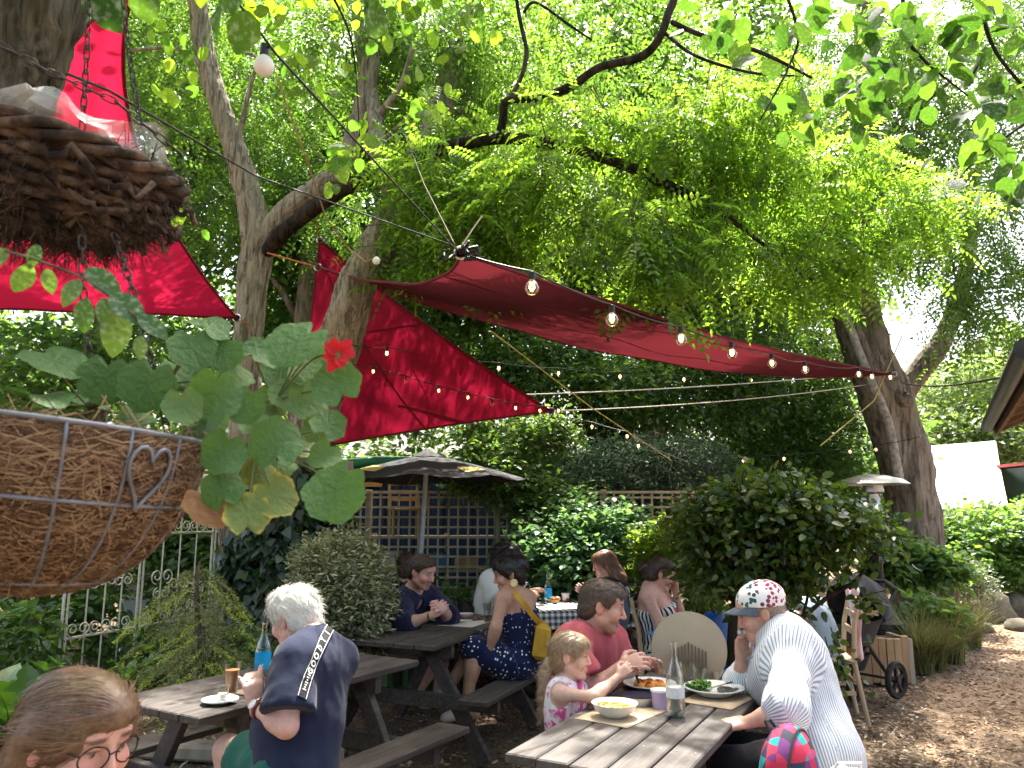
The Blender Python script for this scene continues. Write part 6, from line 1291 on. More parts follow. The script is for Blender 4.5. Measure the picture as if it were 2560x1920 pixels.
# polka dot woman
p4 = Person('woman in white dotted navy dress with yellow bag, legs crossed on the bench', Pj(dict(pel=W3(.07, 5.52, .55), neck=(1288, 1484, 5.52), head=(1272, 1436, 5.5), sL=(1255, 1500, 5.38), sR=(1325, 1497, 5.64), eL=(1240, 1568, 5.32), wL=(1224, 1625, 5.36), eR=(1275, 1560, 5.75), wR=(1225, 1580, 5.75), kL=(1182, 1622, 5.4), kR=(1190, 1606, 5.55), aL=(1168, 1768, 5.38), aR=(1112, 1735, 5.5))), (-.95, -.12, -.25), .007, fem=True, skin=SKT, bare=True)
p4.body(hL=dict(d=(-.5, .2, -.9), n=(.6, .6, -.2), curl=.4), hR=dict(d=(-1, 0, -.1), n=(0, 0, -1), curl=.3))
M_DOT = clothmat('navy dotted cotton', (.008, .012, .05), (.014, .02, .07), 'dots', cols=[(.75, .77, .8)], sc=38)
p4.top('dress_top', M_DOT, sleeve=0, o=.012, hem=-.1, straps=.33)
F = Field(); J = p4.J; F.ell(J['pel'], (.178, .135, .125), np.array(p4.T), .05)
for q in 'LR': F.cap(J['h' + q], J['k' + q], .11, .085, .08); F.bones.append((J['h' + q], J['k' + q]))
F.cap(J['pel'].lerp(J['kL'], .5) - V((0, 0, .05)), J['kR'].lerp(J['kL'], .5) - V((0, 0, .06)), .08, .07, .08); p4.garment('dress_skirt', F, M_DOT, .006, 16, seed=6)
b = MB()
for sg in (-1, 1):
    a = J['pel'] + p4.up * .32 + p4.rt * sg * .07 + p4.fw * .12; c = J['neck'] + p4.rt * sg * .075 + p4.up * .012; d = J['pel'] + p4.up * .32 + p4.rt * sg * .08 - p4.fw * .115; q = spline([tuple(a), tuple(c), tuple(d)], 8); b.tube([V(x) - p4.base for x in q], .006, 5)
b.build('dress_straps', M_DOT, p4.root, smooth=True)
def h_up(F, s):
    hair_cap(F, s, .004, front=.045, low=-.04, nape=-.055, sides=False); g = s.hs; F.ell(s.hp((0, -.1, .05)), (.055, .05, .06), np.array(s.H), .02); F.ell(s.hp((.0, .055, .1)), (.055, .03, .025), np.array(s.H), .02)
    for sg in (-1, 1): F.ell(s.hp((sg * .095, .0, -.03)), (.035, .04, .04), np.array(s.H), .01, -1)
p4.hair(hairmat('black hair', (.006, .005, .005), (.025, .02, .018), .3), h_up, 1800, .05, .0018, amp=.003)
e = p4.hp((-.088, -.012, -.055)) - p4.base; MB().lathe([(.006, -.004), (.026, -.003), (.026, .003), (.006, .004)], n=18, M=Matrix.Rotation(math.pi / 2, 3, 'X')).build('earring', mat('pale gold disc', (.75, .58, .2), (.85, .75, .45), 40, .4), p4.root, smooth=True, loc=tuple(e))
p4.shoes(mat('pale sandal', (.6, .58, .52)), (-.9, -.3, 0))
# man in the red shirt
p5 = Person('short haired man in faded red T-shirt turned towards the capped woman', Pj(dict(pel=W3(.37, 3.97, .55), neck=(1466, 1580, 3.82), head=(1505, 1515, 3.78), sR=(1420, 1608, 3.63), sL=(1532, 1600, 3.98), eR=(1462, 1740, 3.6), wR=(1552, 1668, 3.62), eL=(1555, 1725, 3.92), wL=(1580, 1648, 3.8), kR=W3(.78, 3.72, .56), kL=W3(.75, 3.95, .56), aR=W3(.75, 3.75, .08), aL=W3(.72, 4.0, .08))), (.93, -.12, -.22), .006, skin=(.56, .32, .25), stubble=(.3, .17, .12), brow=(.07, .045, .03), build=1.0)
p5.body(hR=dict(d=(.85, .1, .25), n=(.1, .8, -.5), curl=.8), hL=dict(d=(.9, -.3, -.1), n=(-.2, -.6, -.7), curls=(.2, .5, .7, .8)))
p5.top('t_shirt', clothmat('faded red jersey', (.3, .055, .07), (.4, .085, .1)), sleeve=.62, o=.018, ease=.026, hem=-.14, neck=.068, amp=.005, freq=15)
p5.trousers('jeans', clothmat('dark denim', (.02, .03, .06))); p5.shoes(mat('brown shoe', (.08, .05, .03)), (1, -.3, 0))
p5.hair(hairmat('brown short hair', (.03, .018, .012), (.09, .058, .038)), lambda F, s: hair_cap(F, s, .001, front=.03, low=-.035, nape=-.045), 3500, .02, .0012, amp=.0025, freq=70, lift=.006, h=.006)
# little girl
g6 = Person('little girl with a plait in pink tie dye vest reaching over the table', Pj(dict(pel=W3(.24, 3.52, .54), neck=(1408, 1706, 3.5), head=(1426, 1640, 3.48), sR=(1400, 1735, 3.4), sL=(1440, 1725, 3.58), eR=(1482, 1742, 3.36), wR=(1545, 1690, 3.48), eL=(1500, 1730, 3.62), wL=(1558, 1690, 3.62), kR=W3(.46, 3.36, .5), kL=W3(.47, 3.5, .5), aR=W3(.42, 3.4, .24), aL=W3(.43, 3.55, .24))), (.95, -.22, -.08), .0056, sc=.62, hs=.8, fem=True, skin=(.66, .42, .33), lips=(.55, .24, .22), brow=(.25, .16, .09))
g6.body(hR=dict(d=(.8, .2, .55), n=(-.1, .9, -.2), curl=.7), hL=dict(d=(.8, -.1, .4), n=(0, -.8, -.3), curl=.7))
g6.top('vest', clothmat('tie dye jersey', (.8, .75, .76), None, 'tiedye', cols=[(.62, .09, .26), (.82, .74, .77)], sc=9), sleeve=0, o=.012, hem=-.12, neck=.085, amp=.003)
g6.trousers('leggings', clothmat('pink leggings', (.5, .15, .25)))
def h_girl(F, s):
    hair_cap(F, s, .006, front=.045, low=-.04, nape=-.05, sides=False)
    for sg in (-1, 1): F.ell(s.hp((sg * .092, .005, -.022)), (.034, .034, .04), np.array(s.H), .01, -1)
    pts = spline([tuple(s.hp((0, -.1, -.03))), tuple(s.hp((.03, -.125, -.1))), tuple(s.hp((.05, -.12, -.2))), tuple(s.hp((.045, -.11, -.31)))], 5)
    for i, q in enumerate(pts): F.ell(V(q) + V((.009 * (-1) ** i, .0, 0)), (.022 - .0007 * i, .022 - .0007 * i, .02), None, .008)
g6.hair(hairmat('fair brown hair', (.16, .095, .05), (.36, .25, .15), .42), h_girl, 3200, .055, .001, amp=.002, freq=80, h=.006, lift=.005)
# woman in cap
p7 = Person('woman in patterned cap and striped linen shirt resting chin on her fist', Pj(dict(pel=W3(1.27, 3.33, .56), neck=(1950, 1578, 3.58), head=(1902, 1533, 3.58), sL=(1990, 1632, 3.38), sR=(1925, 1612, 3.74), eL=(1962, 1775, 3.12), wL=(1868, 1806, 3.15), eR=(1858, 1705, 3.72), wR=(1852, 1645, 3.66), kL=W3(.86, 3.2, .56), kR=W3(.9, 3.45, .56), aL=W3(.88, 3.25, .08), aR=W3(.9, 3.45, .08))), (-.93, .18, -.3), .006, fem=True, skin=(.6, .36, .28), build=1.12)
p7.body(hL=dict(d=(-.95, .15, -.15), n=(.1, .3, -.9), curl=.35), hR=dict(d=(.12, -.05, 1), n=(.3, -.9, 0), curl=1.25))
M_STR = clothmat('striped linen', (.66, .68, .71), (.74, .76, .79), 'stripe', cols=[(.27, .32, .42)], sc=84)
p7.top('linen_shirt', M_STR, sleeve=1.12, o=.022, ease=.024, hem=-.22, neck=.07, vneck=.11, amp=.006, freq=14, k=.08)
F = Field(); nb = p7.J['neck']; F.cap(nb, p7.hp((0, -.03, -.085)), .088, .078, .01); F.cap(nb, p7.hp((0, -.02, -.03)), .066, .064, .008, -1); F.ell(nb + p7.fw * .09, (.035, .06, .09), np.array(p7.T), .008, -1); F.plane(nb + p7.up * .05, p7.up); F.plane(nb - p7.up * .03, -p7.up); p7.garment('collar', F, M_STR, .001)
F = Field(); F.cap(p7.J['eL'].lerp(p7.J['wL'], -.02), p7.J['eL'].lerp(p7.J['wL'], .2), .07, .068, .01, cut=True); F.bones.append((p7.J['eL'], p7.J['wL'])); p7.garment('sleeve_cuff', F, M_STR, .003)
p7.trousers('trousers', clothmat('black cotton', (.008, .008, .0105))); p7.shoes(M_BLACK, (-1, .2, 0))
p7.hair(hairmat('grey brown hair', (.2, .13, .09), (.4, .3, .22)), lambda F, s: hair_cap(F, s, -.002, front=.03, low=-.02, nape=-.06, fr=False), 1500, .02, .0015, h=.006)
F = Field(); g = np.array(p7.H); F.ell(p7.hp((0, -.02, .056)), (.094, .112, .088), g, .02); F.plane(p7.hp((0, 0, .035)), -(p7.H @ V((0, -.25, 1))).normalized())
F2 = F; v, f = F2.mesh(.006); q = (v - np.array(p7.hc)) @ g; o = smesh('cap_crown', v, f, p7.base, clothmat('patterned cap', (.72, .72, .7), (.8, .8, .78), 'spots', cols=[(.02, .2, .17), (.05, .06, .08), (.4, .03, .1)], sc=46), p7.root, uv=np.stack([-q[:, 1], q[:, 2], q[:, 0]], 1))
b = MB()
def visor(u, v_):
    a = (u - .5) * 2.5; r = 1 + .62 * v_ * math.cos(a) ** 1.2 if math.cos(a) > 0 else 1; return p7.hp((.09 * math.sin(a) * (1 + .06 * v_), -.018 + .108 * math.cos(a) * r, .035 + .25 * (-.018 + .108 * math.cos(a)) - .012 * v_ - .03 * math.sin(a) ** 2 * v_)) - p7.base
b.grid(visor, 20, 6); o = b.build('cap_visor', mat('slate visor', (.08, .1, .13), (.12, .14, .18), 30, .7), p7.root, smooth='all'); o.modifiers.new('thick', 'SOLIDIFY').thickness = .004
# women at the checked table
p8 = Person('dark curly haired woman in white puff sleeve blouse at the checked table', Pj(dict(pel=W3(-.26, 7.05, .55), neck=(1246, 1440, 7.08), head=(1268, 1400, 7.1), sR=(1222, 1453, 6.93), sL=(1262, 1450, 7.26), eR=(1258, 1500, 6.85), wR=(1310, 1484, 6.95), eL=(1295, 1490, 7.2), wL=(1330, 1478, 7.1), kR=W3(.15, 6.95, .55), kL=W3(.15, 7.15, .55), aR=W3(.1, 6.95, .08), aL=W3(.1, 7.15, .08))), (.95, -.15, -.2), .0105, fem=True, skin=SKT)
p8.body(hR=dict(d=(1, 0, .1), n=(0, .5, -.8), curl=.7), hL=dict(d=(1, -.2, .2), n=(0, -.5, -.8), curl=.8))
p8.top('blouse', clothmat('white cotton', (.7, .71, .68), (.78, .79, .76)), sleeve=.85, o=.03, ease=.045, hem=-.12, amp=.006); p8.trousers('trousers', clothmat('black twill', (.01, .01, .012))); p8.shoes(M_BLACK)
p8.hair(hairmat('black curly hair', (.008, .006, .005), (.03, .022, .018)), lambda F, s: hair_cap(F, s, .028, front=.05, low=-.04, nape=-.07, sides=False), 1500, .05, .003, amp=.012, freq=55, lift=.02, h=.008)
p9 = Person('long brown haired woman in black facing the checked table', Pj(dict(pel=W3(.98, 7.2, .55), neck=(1532, 1452, 7.2), head=(1510, 1412, 7.2), sL=(1515, 1468, 7.05), sR=(1540, 1465, 7.36), eL=(1500, 1525, 6.95), wL=(1470, 1485, 7.0), eR=(1505, 1520, 7.4), wR=(1472, 1482, 7.3), kL=W3(.6, 7.1, .55), kR=W3(.62, 7.3, .55), aL=W3(.62, 7.1, .08), aR=W3(.66, 7.3, .08))), (-.95, -.12, -.22), .0105, fem=True, skin=SKP)
p9.body(hL=dict(d=(-.8, .1, .5), n=(0, .9, 0), curl=.8), hR=dict(d=(-.8, .1, .4), n=(0, -.9, 0), curl=.8)); p9.top('top', bpy.data.materials['black twill'], sleeve=.5, hem=-.14); p9.trousers('trousers', bpy.data.materials['black twill']); p9.shoes(M_BLACK)
def h_long9(F, s):
    hair_cap(F, s, .006, front=.05, low=-.045, nape=-.06, sides=False)
    a = s.hp((0, -.07, .0)); b = s.hp((0, -.1, -.14)); F.cap(a, b, .065, .075, .03); F.cap(b, b - V((-.01, 0, .26)), .075, .06, .03)
    a = s.hp((-.06, -.03, 0)); F.cap(a, s.hp((-.075, -.04, -.16)), .03, .03, .03); F.cap(s.hp((-.075, -.04, -.16)), s.hp((-.075, -.04, -.16)) - V((0, 0, .18)), .03, .022, .03)
p9.hair(hairmat('chestnut hair', (.06, .028, .015), (.2, .1, .055), .4), h_long9, 1800, .12, .002, lambda q: unit(np.stack([np.zeros(len(q)), np.full(len(q), -.3), np.full(len(q), -1.)], 1)), amp=.004, freq=50, stretch=(1, 1, .25))
p10 = Person('woman with tied dark hair in black and white leaf print dress, hand at her nose', Pj(dict(pel=W3(1.12, 6.0, .55), neck=(1628, 1470, 5.92), head=(1652, 1436, 5.9), sR=(1618, 1493, 5.74), sL=(1650, 1490, 6.06), eR=(1652, 1562, 5.66), wR=(1702, 1555, 5.72), eL=(1700, 1545, 6.0), wL=(1690, 1478, 5.92), kR=W3(1.5, 5.9, .57), kL=W3(1.52, 6.08, .57), aR=W3(1.45, 5.9, .08), aL=W3(1.48, 6.1, .08))), (.92, -.05, -.32), .008, fem=True, skin=(.66, .4, .33), build=1.08)
p10.body(hR=dict(d=(.9, .3, -.1), n=(0, .5, -.8), curl=.4), hL=dict(d=(-.2, -.1, 1), n=(-.8, -.5, 0), curls=(.35, .8, .9, .9)))
M_PALM = clothmat('leaf print cotton', (.75, .74, .72), (.8, .79, .77), 'palm', cols=[(.015, .018, .045), (.5, .03, .05)], sc=9)
p10.top('dress_top', M_PALM, sleeve=0, o=.014, hem=-.12, straps=.34)
F = Field(); J = p10.J; F.ell(J['pel'], (.18, .14, .13), np.array(p10.T), .05)
for q in 'LR': F.cap(J['h' + q], J['k' + q], .115, .09, .08); F.bones.append((J['h' + q], J['k' + q])); F.cap(J['k' + q], J['k' + q].lerp(J['a' + q], .3), .09, .085, .05)
p10.garment('dress_skirt', F, M_PALM, .006, 16, seed=8)
b = MB()
for sg in (-1, 1):
    q = spline([tuple(J['pel'] + p10.up * .33 + p10.rt * sg * .07 + p10.fw * .125), tuple(J['neck'] + p10.rt * sg * .085 + p10.up * .012), tuple(J['pel'] + p10.up * .33 + p10.rt * sg * .09 - p10.fw * .12)], 8); b.tube([V(x) - p10.base for x in q], .007, 5)
b.build('dress_straps', M_BLACK, p10.root, smooth=True); p10.shoes(M_BLACK)
def h_bun(F, s): hair_cap(F, s, .001, front=.04, low=-.035, nape=-.04); F.ell(s.hp((0, -.135, .0)), (.038, .04, .042), np.array(s.H), .01)
p10.hair(hairmat('dark chestnut hair', (.02, .012, .0105), (.07, .04, .028)), h_bun, 1400, .04, .002, amp=.003)
# people half hidden further back
p11 = Person('dark bearded man partly hidden behind the variegated bush', Pj(dict(pel=W3(-1.46, 7.7, .55), neck=(905, 1448, 7.6), head=(920, 1400, 7.55), sR=(880, 1465, 7.45), sL=(930, 1462, 7.75), eR=W3(-1.55, 7.4, .75), wR=W3(-1.3, 7.35, .75), eL=W3(-1.3, 7.8, .75), wL=W3(-1.1, 7.6, .75), kR=W3(-1.05, 7.6, .55), kL=W3(-1.05, 7.8, .55), aR=W3(-1.1, 7.6, .08), aL=W3(-1.1, 7.8, .08))), (.75, -.6, -.25), .0105, skin=SKP, stubble=(.03, .02, .015))
p11.body(); p11.top('shirt', bpy.data.materials['black twill'], sleeve=1.9); p11.trousers('trousers', bpy.data.materials['black twill']); p11.hair(hairmat('near black hair', (.008, .006, .006), (.03, .022, .02)), lambda F, s: hair_cap(F, s, .016, front=.04, nape=-.06), 900, .04, .003, amp=.007, lift=.015)
F = Field(); F.ell(p11.hp((0, .045, -.085)), (.06, .058, .045), np.array(p11.H), .02); F.ell(p11.hp((0, .08, -.058)), (.026, .03, .02), np.array(p11.H), .01, -1); v, f = F.mesh(.008); smesh('beard', v, f, p11.base, bpy.data.materials['near black hair'], p11.root)
p12 = Person('dark haired person in black with back turned beyond the man in navy', Pj(dict(pel=W3(-1.02, 7.3, .55), neck=(1012, 1462, 7.25), head=(1018, 1418, 7.3), sR=(1040, 1478, 7.25), sL=(985, 1478, 7.2), eR=W3(-.83, 7.35, .8), wR=W3(-.95, 7.6, .78), eL=W3(-1.28, 7.3, .8), wL=W3(-1.2, 7.6, .78), kR=W3(-.95, 7.75, .55), kL=W3(-1.15, 7.75, .55), aR=W3(-.95, 7.7, .08), aL=W3(-1.15, 7.7, .08))), (.1, .98, -.15), .0105)
p12.body(); p12.top('jumper', bpy.data.materials['black twill'], sleeve=1.9); p12.trousers('trousers', bpy.data.materials['black twill']); p12.hair(hairmat('mid brown hair', (.03, .018, .012), (.09, .055, .035)), lambda F, s: hair_cap(F, s, .012, front=.05, nape=-.07, sides=False), 900, .05, .003, amp=.006)
p13 = Person('person in light blue shirt and khaki trousers on the beech chair behind the tree', Pj(dict(pel=W3(2.42, 6.22, .56), neck=(2010, 1505, 6.2), head=(1985, 1462, 6.2), sL=(2012, 1525, 6.02), sR=(2020, 1520, 6.36), eL=W3(2.18, 5.95, .78), wL=W3(1.98, 6.0, .78), eR=W3(2.2, 6.4, .8), wR=W3(2.0, 6.3, .78), kL=W3(2.02, 6.1, .56), kR=W3(2.02, 6.3, .56), aL=W3(2.05, 6.1, .08), aR=W3(2.05, 6.3, .08))), (-.93, -.1, -.35), .0105, skin=SKP, build=1.08)
p13.body(hL=dict(d=(-1, 0, -.1), n=(0, 0, -1)), hR=dict(d=(-1, 0, -.1), n=(0, 0, -1))); p13.top('shirt', clothmat('light blue cotton', (.3, .4, .48), (.38, .49, .57)), sleeve=.8, o=.022, hem=-.14, amp=.006); p13.trousers('trousers', clothmat('khaki cotton', (.35, .3, .2))); p13.shoes(M_BLACK)
p13.hair(hairmat('grey hair', (.3, .3, .3), (.5, .5, .5)), lambda F, s: hair_cap(F, s, .003, front=.03), 700, .025, .002)
# ------------------------------------------------------------------ shade sails, ropes, string lights
def sailmat(name, c1, c2, t):
    m, nt, b, out = newmat(name); f = noise_fac(nt, 3, 4); nt.links.new(ramp(nt, f, [(.3, c1), (.7, c2)]), b.inputs['Base Color']); b.inputs['Roughness'].default_value = .85; b.inputs['Specular IOR Level'].default_value = .15
    tr = _n(nt, 'ShaderNodeBsdfTranslucent'); tr.inputs[0].default_value = (*t, 1); mx = _n(nt, 'ShaderNodeMixShader'); mx.inputs[0].default_value = .5
    f2 = noise_fac(nt, 5, 5, (1, 1, 3)); bp = _n(nt, 'ShaderNodeBump'); bp.inputs['Strength'].default_value = .25; bp.inputs['Distance'].default_value = .05; nt.links.new(f2, bp.inputs['Height']); nt.links.new(bp.outputs[0], b.inputs['Normal'])
    nt.links.new(b.outputs[0], mx.inputs[1]); nt.links.new(tr.outputs[0], mx.inputs[2]); nt.links.new(mx.outputs[0], out.inputs[0]); return m
M_SAIL = sailmat('red sail cloth', (.27, .012, .032), (.34, .016, .042), (.4, .01, .042)); M_SAIL2 = sailmat('shaded red sail cloth', (.11, .022, .026), (.15, .03, .036), (.075, .009, .013))  # second cloth is the red one with its underside shade in the colour
M_SEAM = mat('dark red webbing', (.1, .006, .014), (.16, .012, .02), 30, .8)
def sail(label, A, B, C, oab, obc, oca, m, seams=(), n=40, rip=.012, seed=0):
    t = thing('shade_sail', label, 'shade sail'); A, B, C = V(A), V(B), V(C); oab, obc, oca = V(oab), V(obc), V(oca); nrm = (B - A).cross(C - A).normalized(); r = random.Random(seed); ph = r.uniform(0, 6)
    def pt(a, b, c):
        q = A * a + B * b + C * c + oab * 4 * a * b + obc * 4 * b * c + oca * 4 * c * a
        e = a * b * c * 27; return q + nrm * rip * (math.sin(a * 26 + b * 9 + ph) * .6 + math.sin(c * 31 - b * 7) * .5) * (.35 + .65 * min(1, e)) * (1 - max(a, b, c) ** 8)
    idx = {}; vs = []; fs = []
    for i in range(n + 1):
        for j in range(n + 1 - i): idx[i, j] = len(vs); vs.append(pt(1 - (i + j) / n, i / n, j / n))
    for i in range(n):
        for j in range(n - i):
            fs.append((idx[i, j], idx[i + 1, j], idx[i, j + 1]))
            if i + j < n - 1: fs.append((idx[i + 1, j], idx[i + 1, j + 1], idx[i, j + 1]))
    MB().add(vs, fs).build('cloth', m, t, smooth='all')
    for f0 in (lambda s: pt(1 - s, s, 0), lambda s: pt(0, 1 - s, s), lambda s: pt(s, 0, 1 - s)): MB().tube([f0(i / 24) for i in range(25)], .011, 5).build('hem', M_SEAM, t, smooth=True)
    for (a0, a1) in seams: MB().tube([pt(*(V(a0).lerp(V(a1), i / 20))) - nrm * .0 for i in range(21)], .007, 4).build('seam', M_SEAM, t, smooth=True)
    for q in (A, B, C): MB().lathe([(.03, -.008), (.04, 0), (.03, .008), (.022, 0), (.03, -.008)], tuple(q), 12, Matrix.Rotation(math.pi / 2, 3, 'X')).build('corner_ring', M_STEEL, t, smooth=True)
    return t
M_ROPE = mat('orange cord', (.5, .14, .06), (.62, .22, .1), 60, .8); M_WIRE = mat('black cable', (.01, .01, .01), (.02, .02, .02), 10, .5); M_WHITEC = mat('pale cord', (.6, .58, .5), (.72, .7, .62), 30, .8); M_YEL = mat('yellow cord', (.5, .42, .1), (.65, .56, .2), 30, .8)
def rope(label, pts, r, m, cat='rope', name='rope', sg=0):
    pts = [V(p) for p in pts]; q = []
    for a, b in zip(pts[:-1], pts[1:]): q += sag(a, b, sg * (b - a).length, 12)[:-1]
    q.append(pts[-1]); return tag(MB().tube(q, r, 6).build(name, m, smooth='all'), label, cat)
# long sail overhead
cA, cB, cC = P(795, 668, 6.85), P(1152, 632, 3.75), P(2236, 935, 10.3)
sail('long red shade sail stretched overhead to the big tree, lit bulbs beneath it', cA, cB, cC, (P(1030, 716, 5.2) - (cA + cB) / 2) * .9, (P(1690, 820, 6.6) - (cB + cC) / 2) * .35 + V((0, 0, -.04)), V((.02, -.1, -.4)), M_SAIL2, [((.5, .5, 0), (.15, 0, .85)), ((.25, .75, 0), (0, .3, .7))], rip=.03, seed=1)
bT, bR, bL = P(800, 600, 7.3), P(1378, 1028, 7.7), P(772, 1122, 7.0)
sail('upright crimson shade sail dappled with leaf shadows behind the leaning trunk', bT, bR, bL, (P(1060, 820, 7.5) - (bT + bR) / 2) * .55, (P(1100, 1062, 7.4) - (bR + bL) / 2) * .5, (P(762, 900, 7.1) - (bT + bL) / 2) * .6, M_SAIL, [((.55, 0, .45), (.52, .48, 0)), ((.15, .35, .5), (.0, .62, .38)), ((.95, 0, .05), (0, .45, .55))], rip=.02, seed=2)
aR, aT, aL = P(592, 795, 6.6), P(400, -180, 3.6), P(-620, 745, 4.6)
sail('crimson shade sail draped behind the wicker and coir baskets', aT, aR, aL, (P(335, 350, 4.6) - (aT + aR) / 2) * .98, (P(150, 776, 5.4) - (aR + aL) / 2) * .6, V((.2, 0, -.1)), M_SAIL, [((.5, .5, 0), (.2, 0, .8))], rip=.03, seed=3)
rope('orange cord tying the long sail to the forked tree', [P(668, 632, 6.87), cA], .008, M_ROPE); rope('orange cord tying the draped sail corner to the forked tree', [aR, P(626, 812, 6.86)], .008, M_ROPE); rope('red cord holding the upright sail to the dark branch', [bT, P(786, 540, 6.75)], .007, M_ROPE)
rope('cord tying the upright sail foot to the ivy column', [bL, P(752, 1140, 6.88)], .006, M_ROPE)
rope('pale guy line from the upright sail to the big trunk', [bR, P(2165, 962, 10.6)], .006, M_WHITEC, sg=.01); rope('upper pale guy line crossing behind the long sail', [P(1180, 990, 8.2), P(2140, 935, 10.6)], .007, M_WHITEC, sg=.008)
rope('yellow cord slanting down from under the long sail', [P(1228, 828, 5.2), P(1480, 1020, 6.4), P(1680, 1152, 7.6)], .005, M_YEL); rope('yellow cord slanting across the big trunk', [P(2255, 840, 10.2), P(2185, 1002, 10.3), P(2050, 1115, 9.6)], .008, M_YEL)
rope('dark twisted rope from the near trunk to the sail corner', [P(-30, 105, 1.25), P(270, 225, 1.6), P(640, 440, 2.5), P(1128, 612, 3.72)], .0035, M_WIRE)
rope('black cable running up from the sail corner past the clear bulb', [cB, P(1128, 612, 3.7), P(690, 135, 2.05), P(560, -40, 1.8)], .0038, M_WIRE, 'cable'); rope('cord rising from the sail corner into the branches', [P(1140, 618, 3.74), P(1060, 460, 4.6), P(1010, 330, 5.6)], .004, M_TWIG); rope('pale cut cord end sticking up at the sail corner', [P(1150, 622, 3.74), P(1180, 575, 3.72), P(1205, 540, 3.7)], .004, M_WHITEC)
rope('brown cord slung between branches behind the leaf sprays', [P(690, 190, 4.5), P(760, 380, 4.8), P(815, 545, 5.2), P(870, 620, 5.4), P(915, 655, 5.3), P(936, 645, 5.2)], .006, mat('brown cord', (.3, .2, .1)))
rope('dark cable from the big tree to the hut eave', [P(2250, 955, 10.6), P(2556, 932, 4.3)], .009, M_WIRE, 'cable', sg=.01)
knot = MB(); rk = random.Random(3)
for i in range(9): a = P(1130 + rk.uniform(-25, 55), 618 + rk.uniform(-15, 25), 3.74); knot.tube([a, a + V((rk.uniform(-.05, .05), rk.uniform(-.03, .03), rk.uniform(-.05, .03))), a + V((rk.uniform(-.07, .07), 0, rk.uniform(-.06, .05)))], .009, 5)
tag(knot.build('rope_knot', M_WIRE, smooth='all'), 'bundle of dark knotted cord at the long sail corner', 'knot')
# string lights
m_, nt_, b_, o_ = newmat('warm filament'); em = _n(nt_, 'ShaderNodeEmission'); em.inputs[0].default_value = (1, .6, .26, 1); em.inputs[1].default_value = 7; nt_.links.new(em.outputs[0], o_.inputs[0]); M_FIL = m_
M_BGLASS = glassmat('amber bulb glass', (1, .86, .62)); M_FROST = mat('frosted bulb', (.7, .68, .64), (.8, .78, .74), 10, .4)
def bulb_meshes(d):
    r = d / 2; g = MB(); g.lathe([(.3 * r, 1.25 * r), (.42 * r, 1.0 * r), (.8 * r, .6 * r), (r, 0), (.82 * r, -.57 * r), (.45 * r, -.9 * r), (.001, -r)], n=16); s_ = MB(); s_.lathe([(.2 * r, 2.3 * r), (.42 * r, 2.2 * r), (.46 * r, 1.5 * r), (.5 * r, 1.05 * r), (.3 * r, 1.0 * r)], n=12); f = MB(); f.tube([V((-.2 * r, 0, .8 * r)), V((-.28 * r, 0, 0)), V((0, 0, -.35 * r)), V((.28 * r, 0, 0)), V((.2 * r, 0, .8 * r))], .13 * r, 6); return g, s_, f
BM = None
def light_string(label, pts, lit=None, d=.074, gl=M_BGLASS, ends=(None, None), group='festoon light strings'):
    """bulbs hang under a black cable; pts = bulb centres"""
    global BM
    t = thing('string_lights', label, 'string lights', group=group); ps = [P(*q) for q in pts]; sk = [p + V((0, 0, d * 1.15)) for p in ps]
    if ends[0] is not None: sk = [V(ends[0])] + sk
    if ends[1] is not None: sk = sk + [V(ends[1])]
    if len(sk) > 1:
        q = []
        for a, b in zip(sk[:-1], sk[1:]): q += sag(a, b, .02 * (b - a).length, 6)[:-1]
        q.append(sk[-1]); MB().tube(q, .005, 5).build('cable', M_WIRE, t, smooth='all')
    for i, p in enumerate(ps):
        g, s_, f = bulb_meshes(d); e = link('bulb', None, t); e.location = p; g.build('bulb_glass', gl, e, smooth=True); s_.build('socket', M_BLACK, e, smooth=True)
        if lit is None or lit[i]: f.build('filament', M_FIL, e)
    return t
light_string('lit bulbs strung beneath the long red sail towards the big tree', [(1330, 720, 3.6), (1530, 800, 4.0), (1703, 850, 4.6), (1830, 885, 5.2), (1930, 910, 6.1), (2013, 925, 7.2), (2147, 937, 8.4), (2180, 943, 9.0), (2226, 945, 9.6)], ends=(cB, P(2245, 940, 10.5)))
light_string('small lit bulbs crossing behind the sails at mid height', [(967, 885, 7.2), (1104, 905, 7.7), (1247, 922, 8.1), (1396, 935, 8.5), (1550, 943, 9), (1710, 950, 9.5), (1878, 952, 10)], ends=(P(880, 862, 6.35), P(2140, 940, 10.55)), d=.06)
light_string('row of tiny lit bulbs in front of the upright crimson sail', [(933, 930, 6.9), (1015, 953, 7.0), (1097, 978, 7.1), (1170, 995, 7.2), (1230, 1010, 7.3), (1289, 1021, 7.4), (1350, 1028, 7.5), (1396, 1028, 7.55)], lit=[1, 0, 1, 1, 0, 1, 1, 1], ends=(P(858, 905, 6.35), bR), d=.045)
light_string('few lit bulbs over the conifer bush', [(1480, 1068, 8.4), (1568, 1092, 8.3), (1596, 1116, 8.2)], d=.05, ends=(P(1380, 1030, 8.6), P(1760, 1170, 8)))
light_string('lit bulbs strung across the big trunk above the heater', [(1858, 1153, 9.6), (1960, 1148, 9.8), (2125, 1130, 10), (2190, 1125, 10.1), (2347, 1092, 9.8)], d=.055, ends=(P(1700, 1170, 9), P(2490, 1060, 7)))
light_string('single lit bulb under the hut eave', [(2533, 1015, 5.0)], d=.05, ends=(P(2533, 985, 5.0), P(2560, 960, 5.0)))
light_string('large clear unlit bulb hanging from the black cable', [(660, 165, 2.05)], lit=[0], d=.062, gl=M_FROST, ends=(P(672, 118, 2.04), None)); light_string('pale unlit bulb hanging on a white cord by the leaning trunk', [(941, 652, 5.0)], lit=[0], d=.055, gl=M_FROST, ends=(P(948, 620, 5.0), None))
